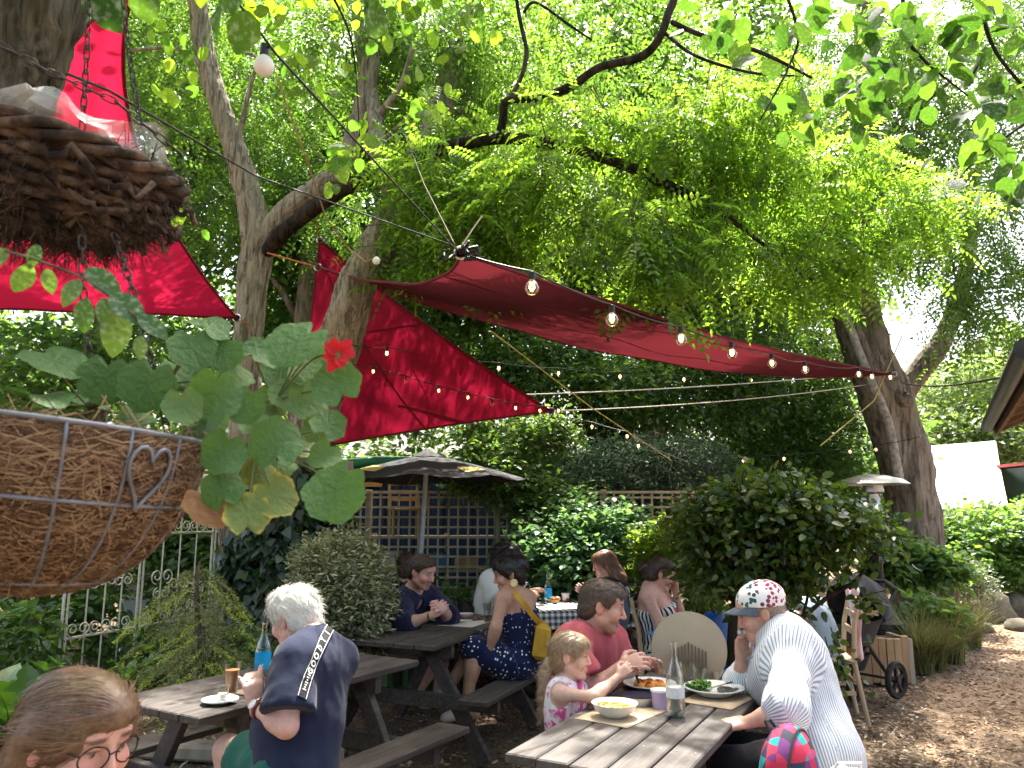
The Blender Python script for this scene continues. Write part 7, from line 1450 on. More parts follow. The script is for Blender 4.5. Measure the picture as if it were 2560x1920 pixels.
# ------------------------------------------------------------------ hanging baskets
bk = thing('hanging_basket', 'wire hanging basket lined with shaggy brown coir below the wicker one', 'hanging basket'); bC = P(118, 1066, 1.0); bR_ = .196; bD = .205
TB = Matrix.Rotation(.1, 3, 'Y')
def bowl(a, t, R=bR_, D=bD):      # t 0 rim .. 1 bottom
    ph = t * math.pi / 2; r = R * math.cos(ph) ** .72; return TB @ V((r * math.cos(a), r * math.sin(a), -D * math.sin(ph) ** 1.1)) + bC
M_COIR = mat('coir mat', (.045, .026, .014), (.15, .09, .048), 60, .95, .6, c3=(.25, .16, .09)); M_GALV = mat('galvanised wire', (.12, .13, .15), (.22, .23, .26), 30, .45, metal=.5)
b = MB(); b.grid(lambda u, v: bowl(u * 2 * math.pi, min(v, .999), bR_ - .006, bD - .004) + V((0, 0, .012 * mnoise.noise(V((u * 30, v * 12, 0))))), 60, 20); b.build('coir_liner', M_COIR, bk, smooth='all')
rng = np.random.default_rng(14); n = 9000; parts = []
aa = rng.uniform(0, 2 * math.pi, n); tt = rng.uniform(0, .98, n); P0 = np.array([tuple(bowl(a, t)) for a, t in zip(aa, tt)]); c0 = np.array(tuple(bC)); nn = unit(P0 - (c0 + np.array([0, 0, -.02]))); tg = unit(np.cross(nn, np.array([0, 0, 1.])) + rng.normal(0, .45, (n, 3))); tg = unit(tg - nn * (tg * nn).sum(1, keepdims=True)); bn = np.cross(tg, nn); L = rng.uniform(.03, .1, (n, 1)); cv = rng.normal(0, .35, (n, 1)); vs = []
for k in range(5):
    s_ = k / 4 - .5; c = P0 + tg * L * s_ + bn * cv * L * (s_ * s_ - .1) + nn * (.003 + rng.uniform(0, .006, (n, 1)) - (L * s_) ** 2 * 2.6); vs += [c - bn * .0006, c + bn * .0006]
v = np.stack(vs, 1).reshape(-1, 3); k = (np.arange(n) * 10)[:, None]; f = np.concatenate([np.concatenate([k + 2 * j, k + 2 * j + 1, k + 2 * j + 3, k + 2 * j + 2], 1) for j in range(4)])
o = leaf_obj('coir_fibres', (v, f), leafmat('coir fibre', [(.07, .04, .022), (.15, .09, .05), (.26, .165, .095), (.4, .28, .17)], (.3, .15, .06), .1, .7, .2), bk); o['kind'] = 'stuff'
def wire(pts, r=.0024, nm='wire'): return MB().tube(pts, r, 6).build(nm, M_GALV, bk, smooth='all')
wire([bowl(a, 0, bR_ + .006) for a in np.linspace(0, 2 * math.pi, 60)], .0036, 'rim_wire'); wire([bowl(a, .3, bR_ + .007, bD + .005) for a in np.linspace(0, 2 * math.pi, 60)], .0028, 'ring_wire'); wire([bowl(a, .72, bR_ + .007, bD + .006) for a in np.linspace(0, 2 * math.pi, 50)], .0024, 'ring_wire')
for i in range(18):
    a = i * 2 * math.pi / 18 + .12; wire([bowl(a + .1 * t, t, bR_ + .007, bD + .006) for t in np.linspace(0, .98, 12)])
for a0 in (-.42, -2.05, 1.2, 2.8):
    hs_ = []
    for t in np.linspace(0, 2 * math.pi, 30):
        hx = 16 * math.sin(t) ** 3 / 16; hy = (13 * math.cos(t) - 5 * math.cos(2 * t) - 2 * math.cos(3 * t) - math.cos(4 * t)) / 17; hs_.append(bowl(a0 + hx * .14, max(.17 - hy * .15, 0.005), bR_ + .011, bD + .008))
    wire(hs_, .0027, 'heart_wire')
MB().lathe([(.001, -.035), (.1, -.03), (.17, -.02), (.186, -.016)], tuple(bC), 24).build('compost', mat('compost', (.02, .014, .01), (.05, .035, .025), 40, .95, .6), bk, smooth='all')
# geranium: scalloped round leaves, each a piece
def ger_leaf(seed, cup=.18, lob=7):
    r_ = random.Random(seed); b = MB(); N = 56; R_ = 6; vs = [V((0, 0, 0))]; ph = r_.uniform(0, 6)
    for j in range(1, R_ + 1):
        t = j / R_
        for i in range(N):
            a = 2 * math.pi * i / N; th = (a + math.pi / 2) % (2 * math.pi) - math.pi      # 0 = tip, +-pi = stalk notch
            th = (a - math.pi / 2 + math.pi) % (2 * math.pi) - math.pi
            notch = 1 - .42 * math.exp(-((abs(th) - math.pi) / .28) ** 2); ed = 1 + .045 * math.cos(lob * th) + .022 * math.cos(lob * 5 * th)
            r = .5 * t * (1 + (notch * ed - 1) * t); vein = .018 * abs(math.cos(lob * th / 2 + .2)) ** .6 * math.sin(math.pi * t * .9)
            vs.append(V((r * math.cos(a), r * math.sin(a), cup * (t * t) * (.25 + .55 * math.sin(2 * a + ph)) * .5 - .12 * cup * t + vein - .05 * t * math.cos(th))))
    fs = [(0, 1 + i, 1 + (i + 1) % N) for i in range(N)]
    for j in range(R_ - 1):
        for i in range(N): fs.append((1 + j * N + i, 1 + (j + 1) * N + i, 1 + (j + 1) * N + (i + 1) % N, 1 + j * N + (i + 1) % N))
    return b.add(vs, fs)
def germat(name, c1, c2, edge, epos, t):
    m, nt, b, out = newmat(name); tc = _n(nt, 'ShaderNodeTexCoord'); ln = _n(nt, 'ShaderNodeVectorMath', operation='LENGTH'); nt.links.new(tc.outputs['Object'], ln.inputs[0]); f = noise_fac(nt, 5, 4); ad = _n(nt, 'ShaderNodeMath', operation='MULTIPLY_ADD'); ad.inputs[1].default_value = .35; nt.links.new(f, ad.inputs[0]); nt.links.new(ln.outputs['Value'], ad.inputs[2])
    nt.links.new(ramp(nt, ad.outputs[0], [(.15, c1), (epos - .12, c2), (epos, edge)]), b.inputs['Base Color']); b.inputs['Roughness'].default_value = .55; b.inputs['Sheen Weight'].default_value = .05
    tr = _n(nt, 'ShaderNodeBsdfTranslucent'); tr.inputs[0].default_value = (*t, 1); mx = _n(nt, 'ShaderNodeMixShader'); mx.inputs[0].default_value = .22; nt.links.new(b.outputs[0], mx.inputs[1]); nt.links.new(tr.outputs[0], mx.inputs[2]); nt.links.new(mx.outputs[0], out.inputs[0])
    f2 = noise_fac(nt, 9, 4); bp = _n(nt, 'ShaderNodeBump'); bp.inputs['Strength'].default_value = .3; bp.inputs['Distance'].default_value = .05; nt.links.new(f2, bp.inputs['Height']); nt.links.new(bp.outputs[0], b.inputs['Normal']); return m
GM = [germat('geranium leaf', (.05, .13, .025), (.065, .155, .03), (.08, .18, .035), .95, (.16, .34, .04)), germat('geranium leaf pale', (.09, .17, .045), (.11, .21, .055), (.15, .26, .06), .9, (.26, .45, .05)), germat('geranium leaf yellowing', (.09, .17, .04), (.14, .2, .04), (.5, .4, .05), .72, (.4, .42, .04)), germat('geranium leaf dry', (.2, .09, .03), (.3, .15, .05), (.4, .22, .08), .8, (.4, .18, .05))]
gt = thing('geranium', 'leggy geranium with big scalloped leaves and one red bloom in the coir basket', 'plant')
GL = [[ger_leaf(s_, cu).build('leaf', m, None, smooth='all') for s_, cu in ((1, .2), (2, .4), (5, .55))] for m in GM]; GD = [[o.data for o in r] for r in GL]
for r in GL:
    for o in r: bpy.data.objects.remove(o)
stem = bC + V((.1, .02, .0)); gl_ = [(135, 902, 150, .98, 0, 1.1, .2), (98, 990, 140, .95, 0, 1.25, .1), (262, 948, 118, 1.0, 0, .2, .1), (368, 962, 128, .98, 0, .15, -.1), (480, 872, 110, 1.02, 0, .55, .3), (558, 880, 92, 1.05, 0, .5, -.3), (520, 815, 104, 1.05, 0, .95, .4), (540, 985, 122, .98, 0, .1, .2), (612, 1012, 92, 1.0, 0, .3, -.3), (742, 855, 150, 1.02, 0, .75, -.7), (645, 885, 100, 1.1, 0, .8, .5), (840, 958, 118, 1.02, 0, .35, -.5), (770, 1005, 95, 1.08, 1, .4, .4), (690, 1108, 122, 1.0, 0, .15, .1), (560, 1132, 105, .98, 0, .25, -.2), (458, 1016, 92, .95, 1, .3, .5), (820, 1062, 84, 1.05, 0, .5, .2), (838, 1225, 150, 1.0, 0, .45, -.9), (812, 1140, 80, 1.05, 1, .6, -.2), (690, 1240, 104, 1.0, 2, .35, .6), (556, 1225, 96, .98, 0, .2, -.4), (618, 1285, 104, .98, 2, .3, .2), (524, 1262, 118, .99, 3, .7, .5), (720, 985, 90, 1.1, 1, .5, .2), (765, 930, 84, 1.12, 1, .6, -.3), (640, 1070, 84, 1.05, 1, .5, .6), (345, 1045, 80, 1.05, 1, .9, 0), (590, 945, 84, 1.12, 1, .6, 0), (440, 930, 80, 1.1, 1, .7, .3), (700, 930, 92, 1.15, 0, .5, 0), (520, 1080, 80, 1.05, 0, .6, .1), (230, 1000, 76, 1.08, 1, 1.0, 0), (480, 950, 90, 1.12, 1, .4, .2), (650, 1180, 76, 1.05, 2, .6, .4)]
rg = random.Random(21); sb_ = []
for _ in range(20): gl_.append((rg.uniform(440, 840), rg.uniform(860, 1190), rg.uniform(62, 92), rg.uniform(1.05, 1.2), rg.choice((0, 0, 1, 1, 2)), rg.uniform(.1, .8), rg.uniform(-.8, .8)))
for (u, v_, dpx, Y, mi, el, rl_) in gl_:
    p = P(u, v_, Y); s_ = dpx * Y / FPX * 1.1; o = link('leaf', rg.choice(GD[mi]), gt)
    view = (V((0, 0, CAMH)) - p).normalized(); up = V((0, 0, 1)); nr = (view * math.cos(el) + up * math.sin(el) + V((rl_ * .35, 0, 0))).normalized()
    yax = V((rl_ + rg.uniform(-.3, .3), 0, -1 if rg.random() < .75 else 1)); yax = (yax - nr * yax.dot(nr)).normalized(); xax = yax.cross(nr); o.matrix_world = Matrix.Translation(p) @ Matrix((xax, yax, nr)).transposed().to_4x4() @ Matrix.Scale(s_, 4); sb_.append((p - yax * s_ * .12, nr))
b = MB(); nodes = [bC + V((.04, .02, .03)), bC + V((.14, .03, .06)), P(560, 1010, 1.08), P(690, 1000, 1.1), P(640, 1120, 1.06)]
b.tube(spline([tuple(nodes[0]), tuple(nodes[1]), tuple(nodes[2]), tuple(nodes[3])], 6), [.006 * (1 - .03 * i) for i in range(19)], 7); b.tube(spline([tuple(nodes[1]), tuple(P(500, 1080, 1.05)), tuple(nodes[4])], 6), .005, 6)
b.build('stem', mat('geranium stem', (.1, .13, .05), (.2, .2, .09), 20, .7), gt, smooth='all')
for p, nr in sb_:
    q = min(nodes, key=lambda n_: (n_ - p).length); m_ = (p + q) / 2 - nr * .012 + V((0, 0, .008)); MB().tube(spline([tuple(q), tuple(m_), tuple(p - nr * .002)], 5), .0016, 5).build('leaf_stalk', bpy.data.materials['geranium stem'], gt, smooth='all')
M_RED = leafmat('red petal', [(.45, .005, .01), (.6, .01, .02)], (.7, .01, .02), .3, .5, isl=False); fc = P(846, 888, 1.0)
for i in range(11):
    a = i * 2.4; d = V((math.cos(a), -.35 + .3 * math.sin(a * 2), math.sin(a))).normalized(); tv, tf_ = t_leaf(1, .75, .1, .12)
    if i == 0: pm = np_mesh('petal', tv, quads=tf_, smooth=True); pm.materials.append(M_RED)
    o = link('petal', pm, gt); x = d.cross(V((.2, -1, .1))).normalized(); z = x.cross(d); o.matrix_world = Matrix.Translation(fc + d * .004) @ Matrix((x, d, z)).transposed().to_4x4() @ Matrix.Scale(rg.uniform(.016, .024), 4)
MB().tube(spline([tuple(nodes[3]), tuple(P(780, 900, 1.05)), tuple(fc)], 6), .0018, 5).build('flower_stalk', bpy.data.materials['geranium stem'], gt, smooth='all')
# leafy sprig in front
sg_ = thing('leafy_sprig', 'drooping sprig of serrated veined leaves above the coir basket', 'sprig')
def vein_leaf():
    b = MB(); N = 14; R_ = 4
    def fn(u, v):
        y = v; w_ = .31 * math.sin(math.pi * min(v * .98 + .02, 1)) ** .7 * (1 - .25 * v); x = (u - .5) * 2; ser = 1 + .07 * abs(math.sin(v * 11 * math.pi)) * (abs(x) > .9); return V((x * w_ * ser, y, .1 * abs(x) * w_ * 2 - .25 * y * y + .012 * math.sin(v * 44 - abs(x) * 5) * (1 - abs(x) * .5) * math.sin(math.pi * v)))
    b.grid(fn, 12, 40); return b
vl = vein_leaf().build('leaf', leafmat('sprig leaf', [(.09, .17, .05)], (.3, .5, .05), .4, .5, isl=False), sg_, smooth='all'); vd = vl.data; vd2 = vd.copy(); vd2.materials.clear(); vd2.materials.append(leafmat('sprig leaf dark', [(.05, .12, .035)], (.16, .34, .03), .35, .5, isl=False)); bpy.data.objects.remove(vl)
for i, (u, v_, L_, dx, dz, dk_) in enumerate([(95, 612, 62, -.2, -1, 1), (75, 660, 95, -.5, -.8, 0), (118, 672, 66, .1, -1, 0), (200, 700, 80, -.35, -.9, 0), (215, 672, 110, .85, -.6, 1), (280, 735, 120, .9, -.7, 1), (262, 745, 80, .2, -1, 0), (300, 768, 130, -.1, -1, 0), (215, 745, 90, -.1, -1, 1), (345, 790, 90, .8, -.5, 1), (20, 625, 80, -.6, -.6, 0), (350, 840, 60, .1, -1, 0)]):
    Y = .92; p = P(u, v_, Y); o = link('leaf', vd2 if dk_ else vd, sg_); d = V((dx, rg.uniform(-.3, .3), dz)).normalized(); vw = (V((0, 0, CAMH)) - p).normalized() + V((rg.uniform(-.4, .4), 0, rg.uniform(.1, .6))); x = d.cross(vw).normalized(); z = x.cross(d); o.matrix_world = Matrix.Translation(p) @ Matrix((x, d, z)).transposed().to_4x4() @ Matrix.Scale(L_ * Y / FPX, 4)
MB().tube(spline([tuple(P(-60, 610, .92)), tuple(P(60, 640, .92)), tuple(P(205, 694, .92)), tuple(P(285, 750, .92)), tuple(P(350, 800, .92))], 6), .0016, 5).build('stem', M_TWIG, sg_, smooth='all')

# old wicker basket on the trunk
wk = thing('wicker_basket', 'old dark wicker basket with torn plastic liner hung by the mossy trunk', 'basket'); wC = P(150, 405, 1.16); wR, wD = .172, .12
M_WICK = mat('old wicker', (.012, .008, .006), (.05, .032, .022), 30, .9, .4, c3=(.14, .095, .065)); TW = Matrix.Rotation(.2, 3, 'Y') @ Matrix.Rotation(.1, 3, 'X'); NRIB = 22
for row in range(17):
    t = .03 + .93 * row / 16; ph = t * math.pi / 2; r0 = wR * math.cos(ph) ** .6; z = -wD * math.sin(ph) ** 1.05; pts = []
    for i in range(NRIB * 4 + 1):
        a = 2 * math.pi * i / (NRIB * 4); wv = .0095 * math.cos(a * NRIB / 2 + row * math.pi); pts.append(TW @ V(((r0 + wv) * math.cos(a), (r0 + wv) * math.sin(a), z + .004 * mnoise.noise(V((a * 3, row, 0))))) + wC)
    MB().tube(pts, [.0074 * (1 + .25 * mnoise.noise(V((i * .2, row * 3, 1)))) for i in range(len(pts))], 6).build('strand', M_WICK, wk, smooth='all')
for k in range(NRIB):
    a = 2 * math.pi * (k + .5) / NRIB; MB().tube([TW @ V((wR * math.cos(t * math.pi / 2) ** .6 * math.cos(a), wR * math.cos(t * math.pi / 2) ** .6 * math.sin(a), -wD * math.sin(t * math.pi / 2) ** 1.05)) + wC for t in np.linspace(0, .97, 9)], .005, 5).build('rib', M_WICK, wk, smooth='all')
for k in range(3):
    MB().tube([TW @ V(((wR + .012) * math.cos(a), (wR + .012) * math.sin(a), .004 + .01 * math.sin(a * 7 + k * 2.1))) + wC + (V((math.cos(a), math.sin(a), 0)) * .009 * math.cos(a * 7 + k * 2.1)) for a in np.linspace(0, 2 * math.pi, 90)], .0085, 6).build('rim_braid', M_WICK, wk, smooth='all')
rw_ = random.Random(9)
for k in range(30):
    a = rw_.uniform(-2.9, .6); t = rw_.uniform(.05, .9); ph = t * math.pi / 2; r0 = wR * math.cos(ph) ** .6 + .012; q = []
    for i in range(6):
        aa_ = a + i * rw_.uniform(.05, .11); q.append(TW @ V(((r0 + .006 * i * (k % 3) * .6) * math.cos(aa_), (r0 + .006 * i * (k % 3) * .6) * math.sin(aa_), -wD * math.sin(ph) ** 1.05 + rw_.uniform(-.006, .006) + .004 * i * rw_.uniform(-1, 1))) + wC)
    MB().tube(q, [rw_.uniform(.003, .006)] * 6, 5).build('loose_strand', M_WICK, wk, smooth='all')
MB().lathe([(.001, -wD * .85), (wR * .6, -wD * .7), (wR * .93, -.01)], tuple(wC), 24).build('dark_lining', mat('dark lining', (.012, .009, .007), (.04, .03, .02), 30, .95, .7), wk, smooth='all')  # near-black lining fills the gaps in the weave
b = MB(); r_ = random.Random(5)
m_, nt_, b_, o_ = newmat('dirty clear plastic'); b_.inputs['Base Color'].default_value = (.5, .5, .48, 1); b_.inputs['Roughness'].default_value = .18; tr = _n(nt_, 'ShaderNodeBsdfTransparent'); mx = _n(nt_, 'ShaderNodeMixShader'); nt_.links.new(ramp(nt_, noise_fac(nt_, 18, 4), [(.35, (.25, .25, .25)), (.65, (.85, .85, .85))]), mx.inputs[0]); nt_.links.new(tr.outputs[0], mx.inputs[1]); nt_.links.new(b_.outputs[0], mx.inputs[2]); nt_.links.new(mx.outputs[0], o_.inputs[0])
def plast(u, v):
    a = -2.6 + 3.6 * u; hgt_ = .035 + .06 * max(0, math.sin((u - .1) * 3.3)) + .02 * math.sin(u * 21); q = V(((wR * .97) * math.cos(a), (wR * .97) * math.sin(a), -.03 + v * hgt_)); q += V((mnoise.noise(V((u * 14, v * 3, 0))), mnoise.noise(V((u * 14, v * 3, 5))), mnoise.noise(V((u * 12, v * 4, 9))) * .6)) * .03 * (.3 + v); return TW @ q + wC
b.grid(plast, 60, 10); b.build('plastic_liner', m_, wk)
vs = []; n = 4200; rng = np.random.default_rng(4); a = rng.uniform(0, 6.28, n); t = rng.uniform(.1, 1, n); st_ = np.stack([wR * np.cos(t * 1.5) ** .6 * np.cos(a), wR * np.cos(t * 1.5) ** .6 * np.sin(a), -wD * np.sin(t * 1.5)], 1) + np.array(tuple(wC)); en = st_ + rng.normal(0, .026, (n, 3)) + np.array([0, 0, -.012])
o = leaf_obj('loose_fibres', twig_mesh(st_, en, .0009), M_WICK, wk); o['kind'] = 'stuff'
# chains
lk = MB(); lk.tube([V((.0045 * math.cos(a), 0, .010 * math.sin(a) + .0035 * math.copysign(1, math.sin(a)) * (abs(math.sin(a)) > .2))) for a in np.linspace(0, 2 * math.pi, 15)], .0014, 5); LK = None
def chain(label, pts, group='basket chains'):
    global LK
    t = thing('chain', label, 'chain', group=group); q = []
    for a_, b_ in zip(pts[:-1], pts[1:]):
        n_ = max(2, int((b_ - a_).length / .019)); q += [(a_.lerp(b_, (i + .5) / n_), (b_ - a_)) for i in range(n_)]
    for i, (p, d) in enumerate(q):
        if LK is None: o = lk.build('link', mat('rusty black chain', (.012, .01, .009), (.06, .04, .03), 40, .6), t, smooth='all'); LK = o.data
        else: o = link('link', LK, t)
        o.matrix_world = Matrix.Translation(p) @ d.to_track_quat('Z', 'Y').to_matrix().to_4x4() @ Matrix.Rotation(math.pi / 2 * (i % 2) + .3, 4, 'Z')
chain('rusty chain rising straight up from the wicker basket', [P(222, -60, 1.1), P(218, 120, 1.1), P(205, 330, 1.12)]); chain('rusty chain rising slantwise from the wicker basket rim', [P(302, -60, 1.18), P(318, 100, 1.18), P(352, 330, 1.18)])
chain('chain hanging from the wicker basket down to the sprig', [P(205, 590, 1.05), P(208, 720, 1.03), P(222, 900, 1.02)]); chain('rusty chain slanting down from the wicker basket to the geranium', [P(285, 585, 1.1), P(330, 720, 1.06), P(372, 880, 1.02), P(420, 1085, 1.02)])
chain('heavy dark chain slung across the mossy trunk and wicker basket', [P(-40, 90, 1.0), P(120, 178, 1.02), P(290, 255, 1.04), P(452, 385, 1.1)])
# ------------------------------------------------------------------ things on the tables, bags
M_CHINA = mat('white china', (.72, .72, .7), (.78, .78, .76), 8, .2, spec=.6); M_GLASS = glassmat('clear glass', (.97, .99, .98)); M_GLASSW = glassmat('water', (.9, .96, .97)); M_KRAFT = mat('kraft paper placemat', (.4, .3, .2), (.48, .37, .26), 12, .85); M_BLUEL = mat('blue label', (.0, .3, .62), (.01, .36, .7), 5, .5)
M_COFFEE = mat('milky coffee', (.42, .17, .06), (.5, .22, .09), 8, .35); M_MILK = mat('milk', (.75, .72, .62)); M_DRINK = mat('chocolate drink', (.16, .07, .04), (.3, .16, .1), 20, .4)
TH_ = {'A': math.atan2(.859, .512), 'B': math.atan2(.925, .38), 'C': math.atan2(.88, .475)}
def on(u, v, z=.741): p = G(u, v, z); p.z = z; return p
def vessel(name, label, cat, loc, parts, group=None):
    t = thing(name, label, cat, loc, group=group)
    for nm, prof, m in parts: MB().lathe(prof, n=24).build(nm, m, t, smooth=True)
    return t
def bottle(label, loc, h=.25, r=.036, blue=True, water=.5):
    pr = [(r * .9, 0), (r, .006), (r, h * .52), (r * .85, h * .6), (r * .45, h * .74), (r * .34, h * .82), (r * .34, h * .95), (r * .42, h * .96), (r * .42, h)]
    parts = [('glass', pr + [(r * .3, h), (r * .26, h * .82), (r * .38, h * .74), (r * .78, h * .6), (r * .92, h * .52), (r * .92, .012), (.001, .01)], M_GLASS)]
    if blue: parts.append(('label', [(r + .0012, h * .17), (r + .0012, h * .47)], M_BLUEL))
    else: parts.append(('label', [(r + .0012, h * .26), (r + .0012, h * .4)], mat('clear printed label', (.55, .58, .58), (.7, .72, .72), 60, .5)))
    t = vessel('glass_bottle', label, 'bottle', loc, parts)
    MB().lathe([(.001, .0125), (r * .9, .0125), (r * .9, h * water), (.001, h * water)], n=20).build('water', M_GLASSW, t, smooth=True); return t
def tumbler(label, loc, h=.09, r=.036, fill=None, m=None, group=None, base=.7):
    t = vessel('tumbler', label, 'glass', loc, [('glass', [(r * base, 0), (r, h), (r * .93, h), (r * (base - .07), .008), (.001, .008)], M_GLASS)], group)
    if fill: MB().lathe([(.001, .009), (r * (base - .06), .009), (r * (base + (1 - base) * fill - .09), h * fill), (.001, h * fill)], n=20).build('drink', m, t, smooth=True)
    return t
def plate(name, label, loc, r, h=.02, rim=.3, m=M_CHINA, cat='plate'): return vessel(name, label, cat, loc, [('dish', [(r * .55, 0), (r * .6, .004), (r * (1 - rim), h * .35), (r, h), (r * .985, h + .004), (r * (1 - rim) - .004, h * .35 + .006), (.001, .008)], m)])
def bowl_(label, loc, r, h, m=M_CHINA, name='bowl'): return vessel(name, label, 'bowl', loc, [('dish', [(r * .5, 0), (r * .55, .004), (r * .88, h * .5), (r, h), (r * 1.02, h), (r * .96, h - .004), (r * .8, h * .5), (r * .45, .008), (.001, .008)], m)])
def heap(t, nm, n, r, z, m, size, seed, kind='chunk'):
    rr = random.Random(seed); b = MB()
    for i in range(n):
        a = rr.uniform(0, 6.28); q = r * math.sqrt(rr.random()); s_ = size * rr.uniform(.6, 1.3); M = Matrix.Rotation(rr.uniform(0, 6), 3, 'Z') @ Matrix.Rotation(rr.uniform(-.6, .6), 3, 'X')
        p = (q * math.cos(a), q * math.sin(a), z + rr.uniform(0, .6) * size * (1 - q / r * .6))
        if kind == 'chip': b.box(p, (s_ * 3, s_ * .55, s_ * .55), M, bev=.001)
        elif kind == 'leaf': b.grid(lambda u, v: M @ V(((u - .5) * s_, (v - .5) * s_, .25 * s_ * math.sin(u * 9) * math.sin(v * 8))) + V(p), 5, 5)
        else: b.ball(p, (s_, s_ * .75, s_ * .6), 7, M)
    o = b.build(nm, m, t, smooth=True); o['kind'] = 'stuff'; return o
def sheet(name, label, u, v, w_, d, ang, z=.7425, m=M_KRAFT, cat='placemat'):
    p = on(u, v); b = MB(); b.grid(lambda a, c: V(((a - .5) * w_, (c - .5) * d, .0012 * math.sin(a * 5 + c * 3))), 8, 6); o = b.build(name, m, smooth='all', loc=(p.x, p.y, z)); o.rotation_euler = (0, 0, ang); o.modifiers.new('thick', 'SOLIDIFY').thickness = .001; return tag(o, label, cat)
def cutlery(label, u0, v0, u1, v1, z0=.755, z1=.77, name='fork'):
    a, c = on(u0, v0, z0), on(u1, v1, z1); t = thing(name, label, 'cutlery', a); d = c - a; MB().tube([V((0, 0, 0)), d * .5, d * .72], [.004, .003, .0025], 6).build('handle', M_STEEL, t, smooth=True); sd = d.normalized().cross(V((0, 0, 1))).normalized()
    MB().beam(d * .72, d, .016, .003).build('head', M_STEEL, t)
# table of the white haired man
sheet('placemat', 'brown paper placemat before the white haired man', 690, 1722, .34, .26, TH_['A'])
bottle('water bottle with blue label on the white haired man\'s table', on(655, 1695), .27, .038)
t = vessel('latte_glass', 'tall handled glass of milky coffee', 'glass', on(578, 1738), [('glass', [(.026, 0), (.03, .003), (.026, .012), (.038, .14), (.036, .14), (.024, .014), (.001, .012)], M_GLASS)])
MB().lathe([(.001, .014), (.0235, .014), (.0325, .11), (.001, .112)], n=20).build('coffee', M_COFFEE, t, smooth=True); MB().tube([V((.029, -.01, .03)), V((.055, -.02, .035)), V((.058, -.02, .07)), V((.034, -.012, .08))], .005, 7).build('handle', M_GLASS, t, smooth=True)
tumbler('empty ribbed tumbler by the blue labelled bottle', on(636, 1712), .09, .04, .35, M_GLASSW)
plate('saucer', 'white saucer carrying the little milk glass', on(550, 1757), .078, .014); tumbler('little glass of milk on the white saucer', on(556, 1750, .751), .062, .025, .45, M_MILK, base=.85); cutlery('teaspoon lying across the white saucer', 545, 1752, 615, 1757, .757, .76, 'teaspoon')
t = plate('plate', 'white plate with crusts of food before the white haired man', on(705, 1712, .744), .115, .016); heap(t, 'food', 12, .06, .02, mat('pastry brown', (.28, .13, .04), (.45, .25, .1), 40, .7), .02, 3)
o = MB().ball((0, 0, .02), (.04, .03, .022), 10).build('bread_roll', bpy.data.materials['pastry brown'], smooth='all', loc=on(692, 1678)); tag(o, 'torn pastry on the table beyond the white plate', 'pastry')
t = thing('phone', 'dark phone lying at the table edge by his hand', 'phone', on(676, 1748), 1.2); MB().box((0, 0, .005), (.15, .072, .008), bev=.002).build('body', M_BLACK, t); MB().box((0, 0, .0098), (.142, .066, .0008)).build('screen', mat('phone screen', (.03, .06, .07), rough=.08), t)
# navy man's table
sheet('placemat', 'pale paper placemat beside the coffee cup', 1165, 1558, .38, .28, TH_['B'], m=mat('pale paper', (.6, .55, .54), (.7, .65, .64), 10, .85))
plate('saucer', 'white saucer under the coffee cup', on(1093, 1553), .078, .014); t = vessel('coffee_cup', 'small white coffee cup before the navy shirted man', 'cup', on(1091, 1551, .751), [('cup', [(.02, 0), (.022, .004), (.036, .05), (.034, .05), (.02, .008), (.001, .008)], M_CHINA)]); MB().tube([V((.034, 0, .042)), V((.052, 0, .036)), V((.048, 0, .018)), V((.028, 0, .014))], .004, 7).build('handle', M_CHINA, t, smooth=True)
bowl_('pale pink bowl on the polka dot woman\'s table', on(1163, 1545, .744), .065, .035, mat('pale pink china', (.62, .5, .48), (.7, .58, .56), 8, .3)); cutlery('spoon leaning in the pale pink bowl', 1160, 1548, 1128, 1528, .775, .8, 'spoon'); vessel('sauce_pot', 'little dark sauce pot beside the pink bowl', 'pot', on(1187, 1551, .744), [('pot', [(.018, 0), (.027, .03), (.025, .03), (.016, .005), (.001, .005)], M_DRINK)])
t = tumbler('tall glass of iced chocolate with a straw', on(1218, 1556), .14, .036, .38, M_DRINK, base=.72); MB().tube([V((0, 0, .01)), V((.03, 0, .15))], .003, 6).build('straw', M_BLACK, t)
heap(thing('crumbs', 'few crumbs and wrapper by the iced chocolate', 'crumbs', on(1205, 1550)), 'crumb', 6, .03, .006, M_DRINK, .01, 5)
# family table
sheet('placemat', 'brown paper placemat under the bowl of chips', 1553, 1786, .34, .24, TH_['C'] - .15); sheet('placemat', 'brown paper placemat under the salad plate', 1795, 1748, .3, .24, TH_['C'] - .15)
M_ENAM = mat('cream enamel', (.7, .68, .6), (.76, .74, .66), 8, .22, spec=.6); t = bowl_('white bowl of chips in front of the little girl', on(1537, 1790, .745), .092, .052, M_ENAM); heap(t, 'chips', 34, .062, .036, mat('potato chips', (.62, .42, .1), (.72, .55, .2), 30, .6), .013, 6, 'chip')
t = vessel('enamel_dish', 'dark rimmed white enamel dish beside the chips', 'dish', on(1597, 1760), [('dish', [(.05, 0), (.066, .03), (.068, .034), (.062, .034), (.047, .006), (.001, .006)], M_ENAM), ('rim', [(.066, .033), (.0695, .035), (.0695, .038), (.064, .037)], mat('navy enamel', (.01, .015, .04), rough=.3))]); heap(t, 'sauce', 8, .03, .01, mat('red sauce', (.3, .08, .04), (.5, .3, .2), 30, .5), .012, 7)
t = vessel('snack_pot', 'translucent purple lidded snack pot', 'pot', on(1650, 1770), [('pot', [(.03, 0), (.036, .07), (.001, .07)], mat('purple plastic', (.42, .3, .5), (.52, .4, .6), 6, .3)), ('lid', [(.001, .076), (.037, .076), (.039, .07), (.037, .066)], mat('pale lid', (.7, .72, .74), rough=.3))])
bottle('tall clear glass water bottle beside the purple pot', on(1690, 1792), .29, .036, False, .3)
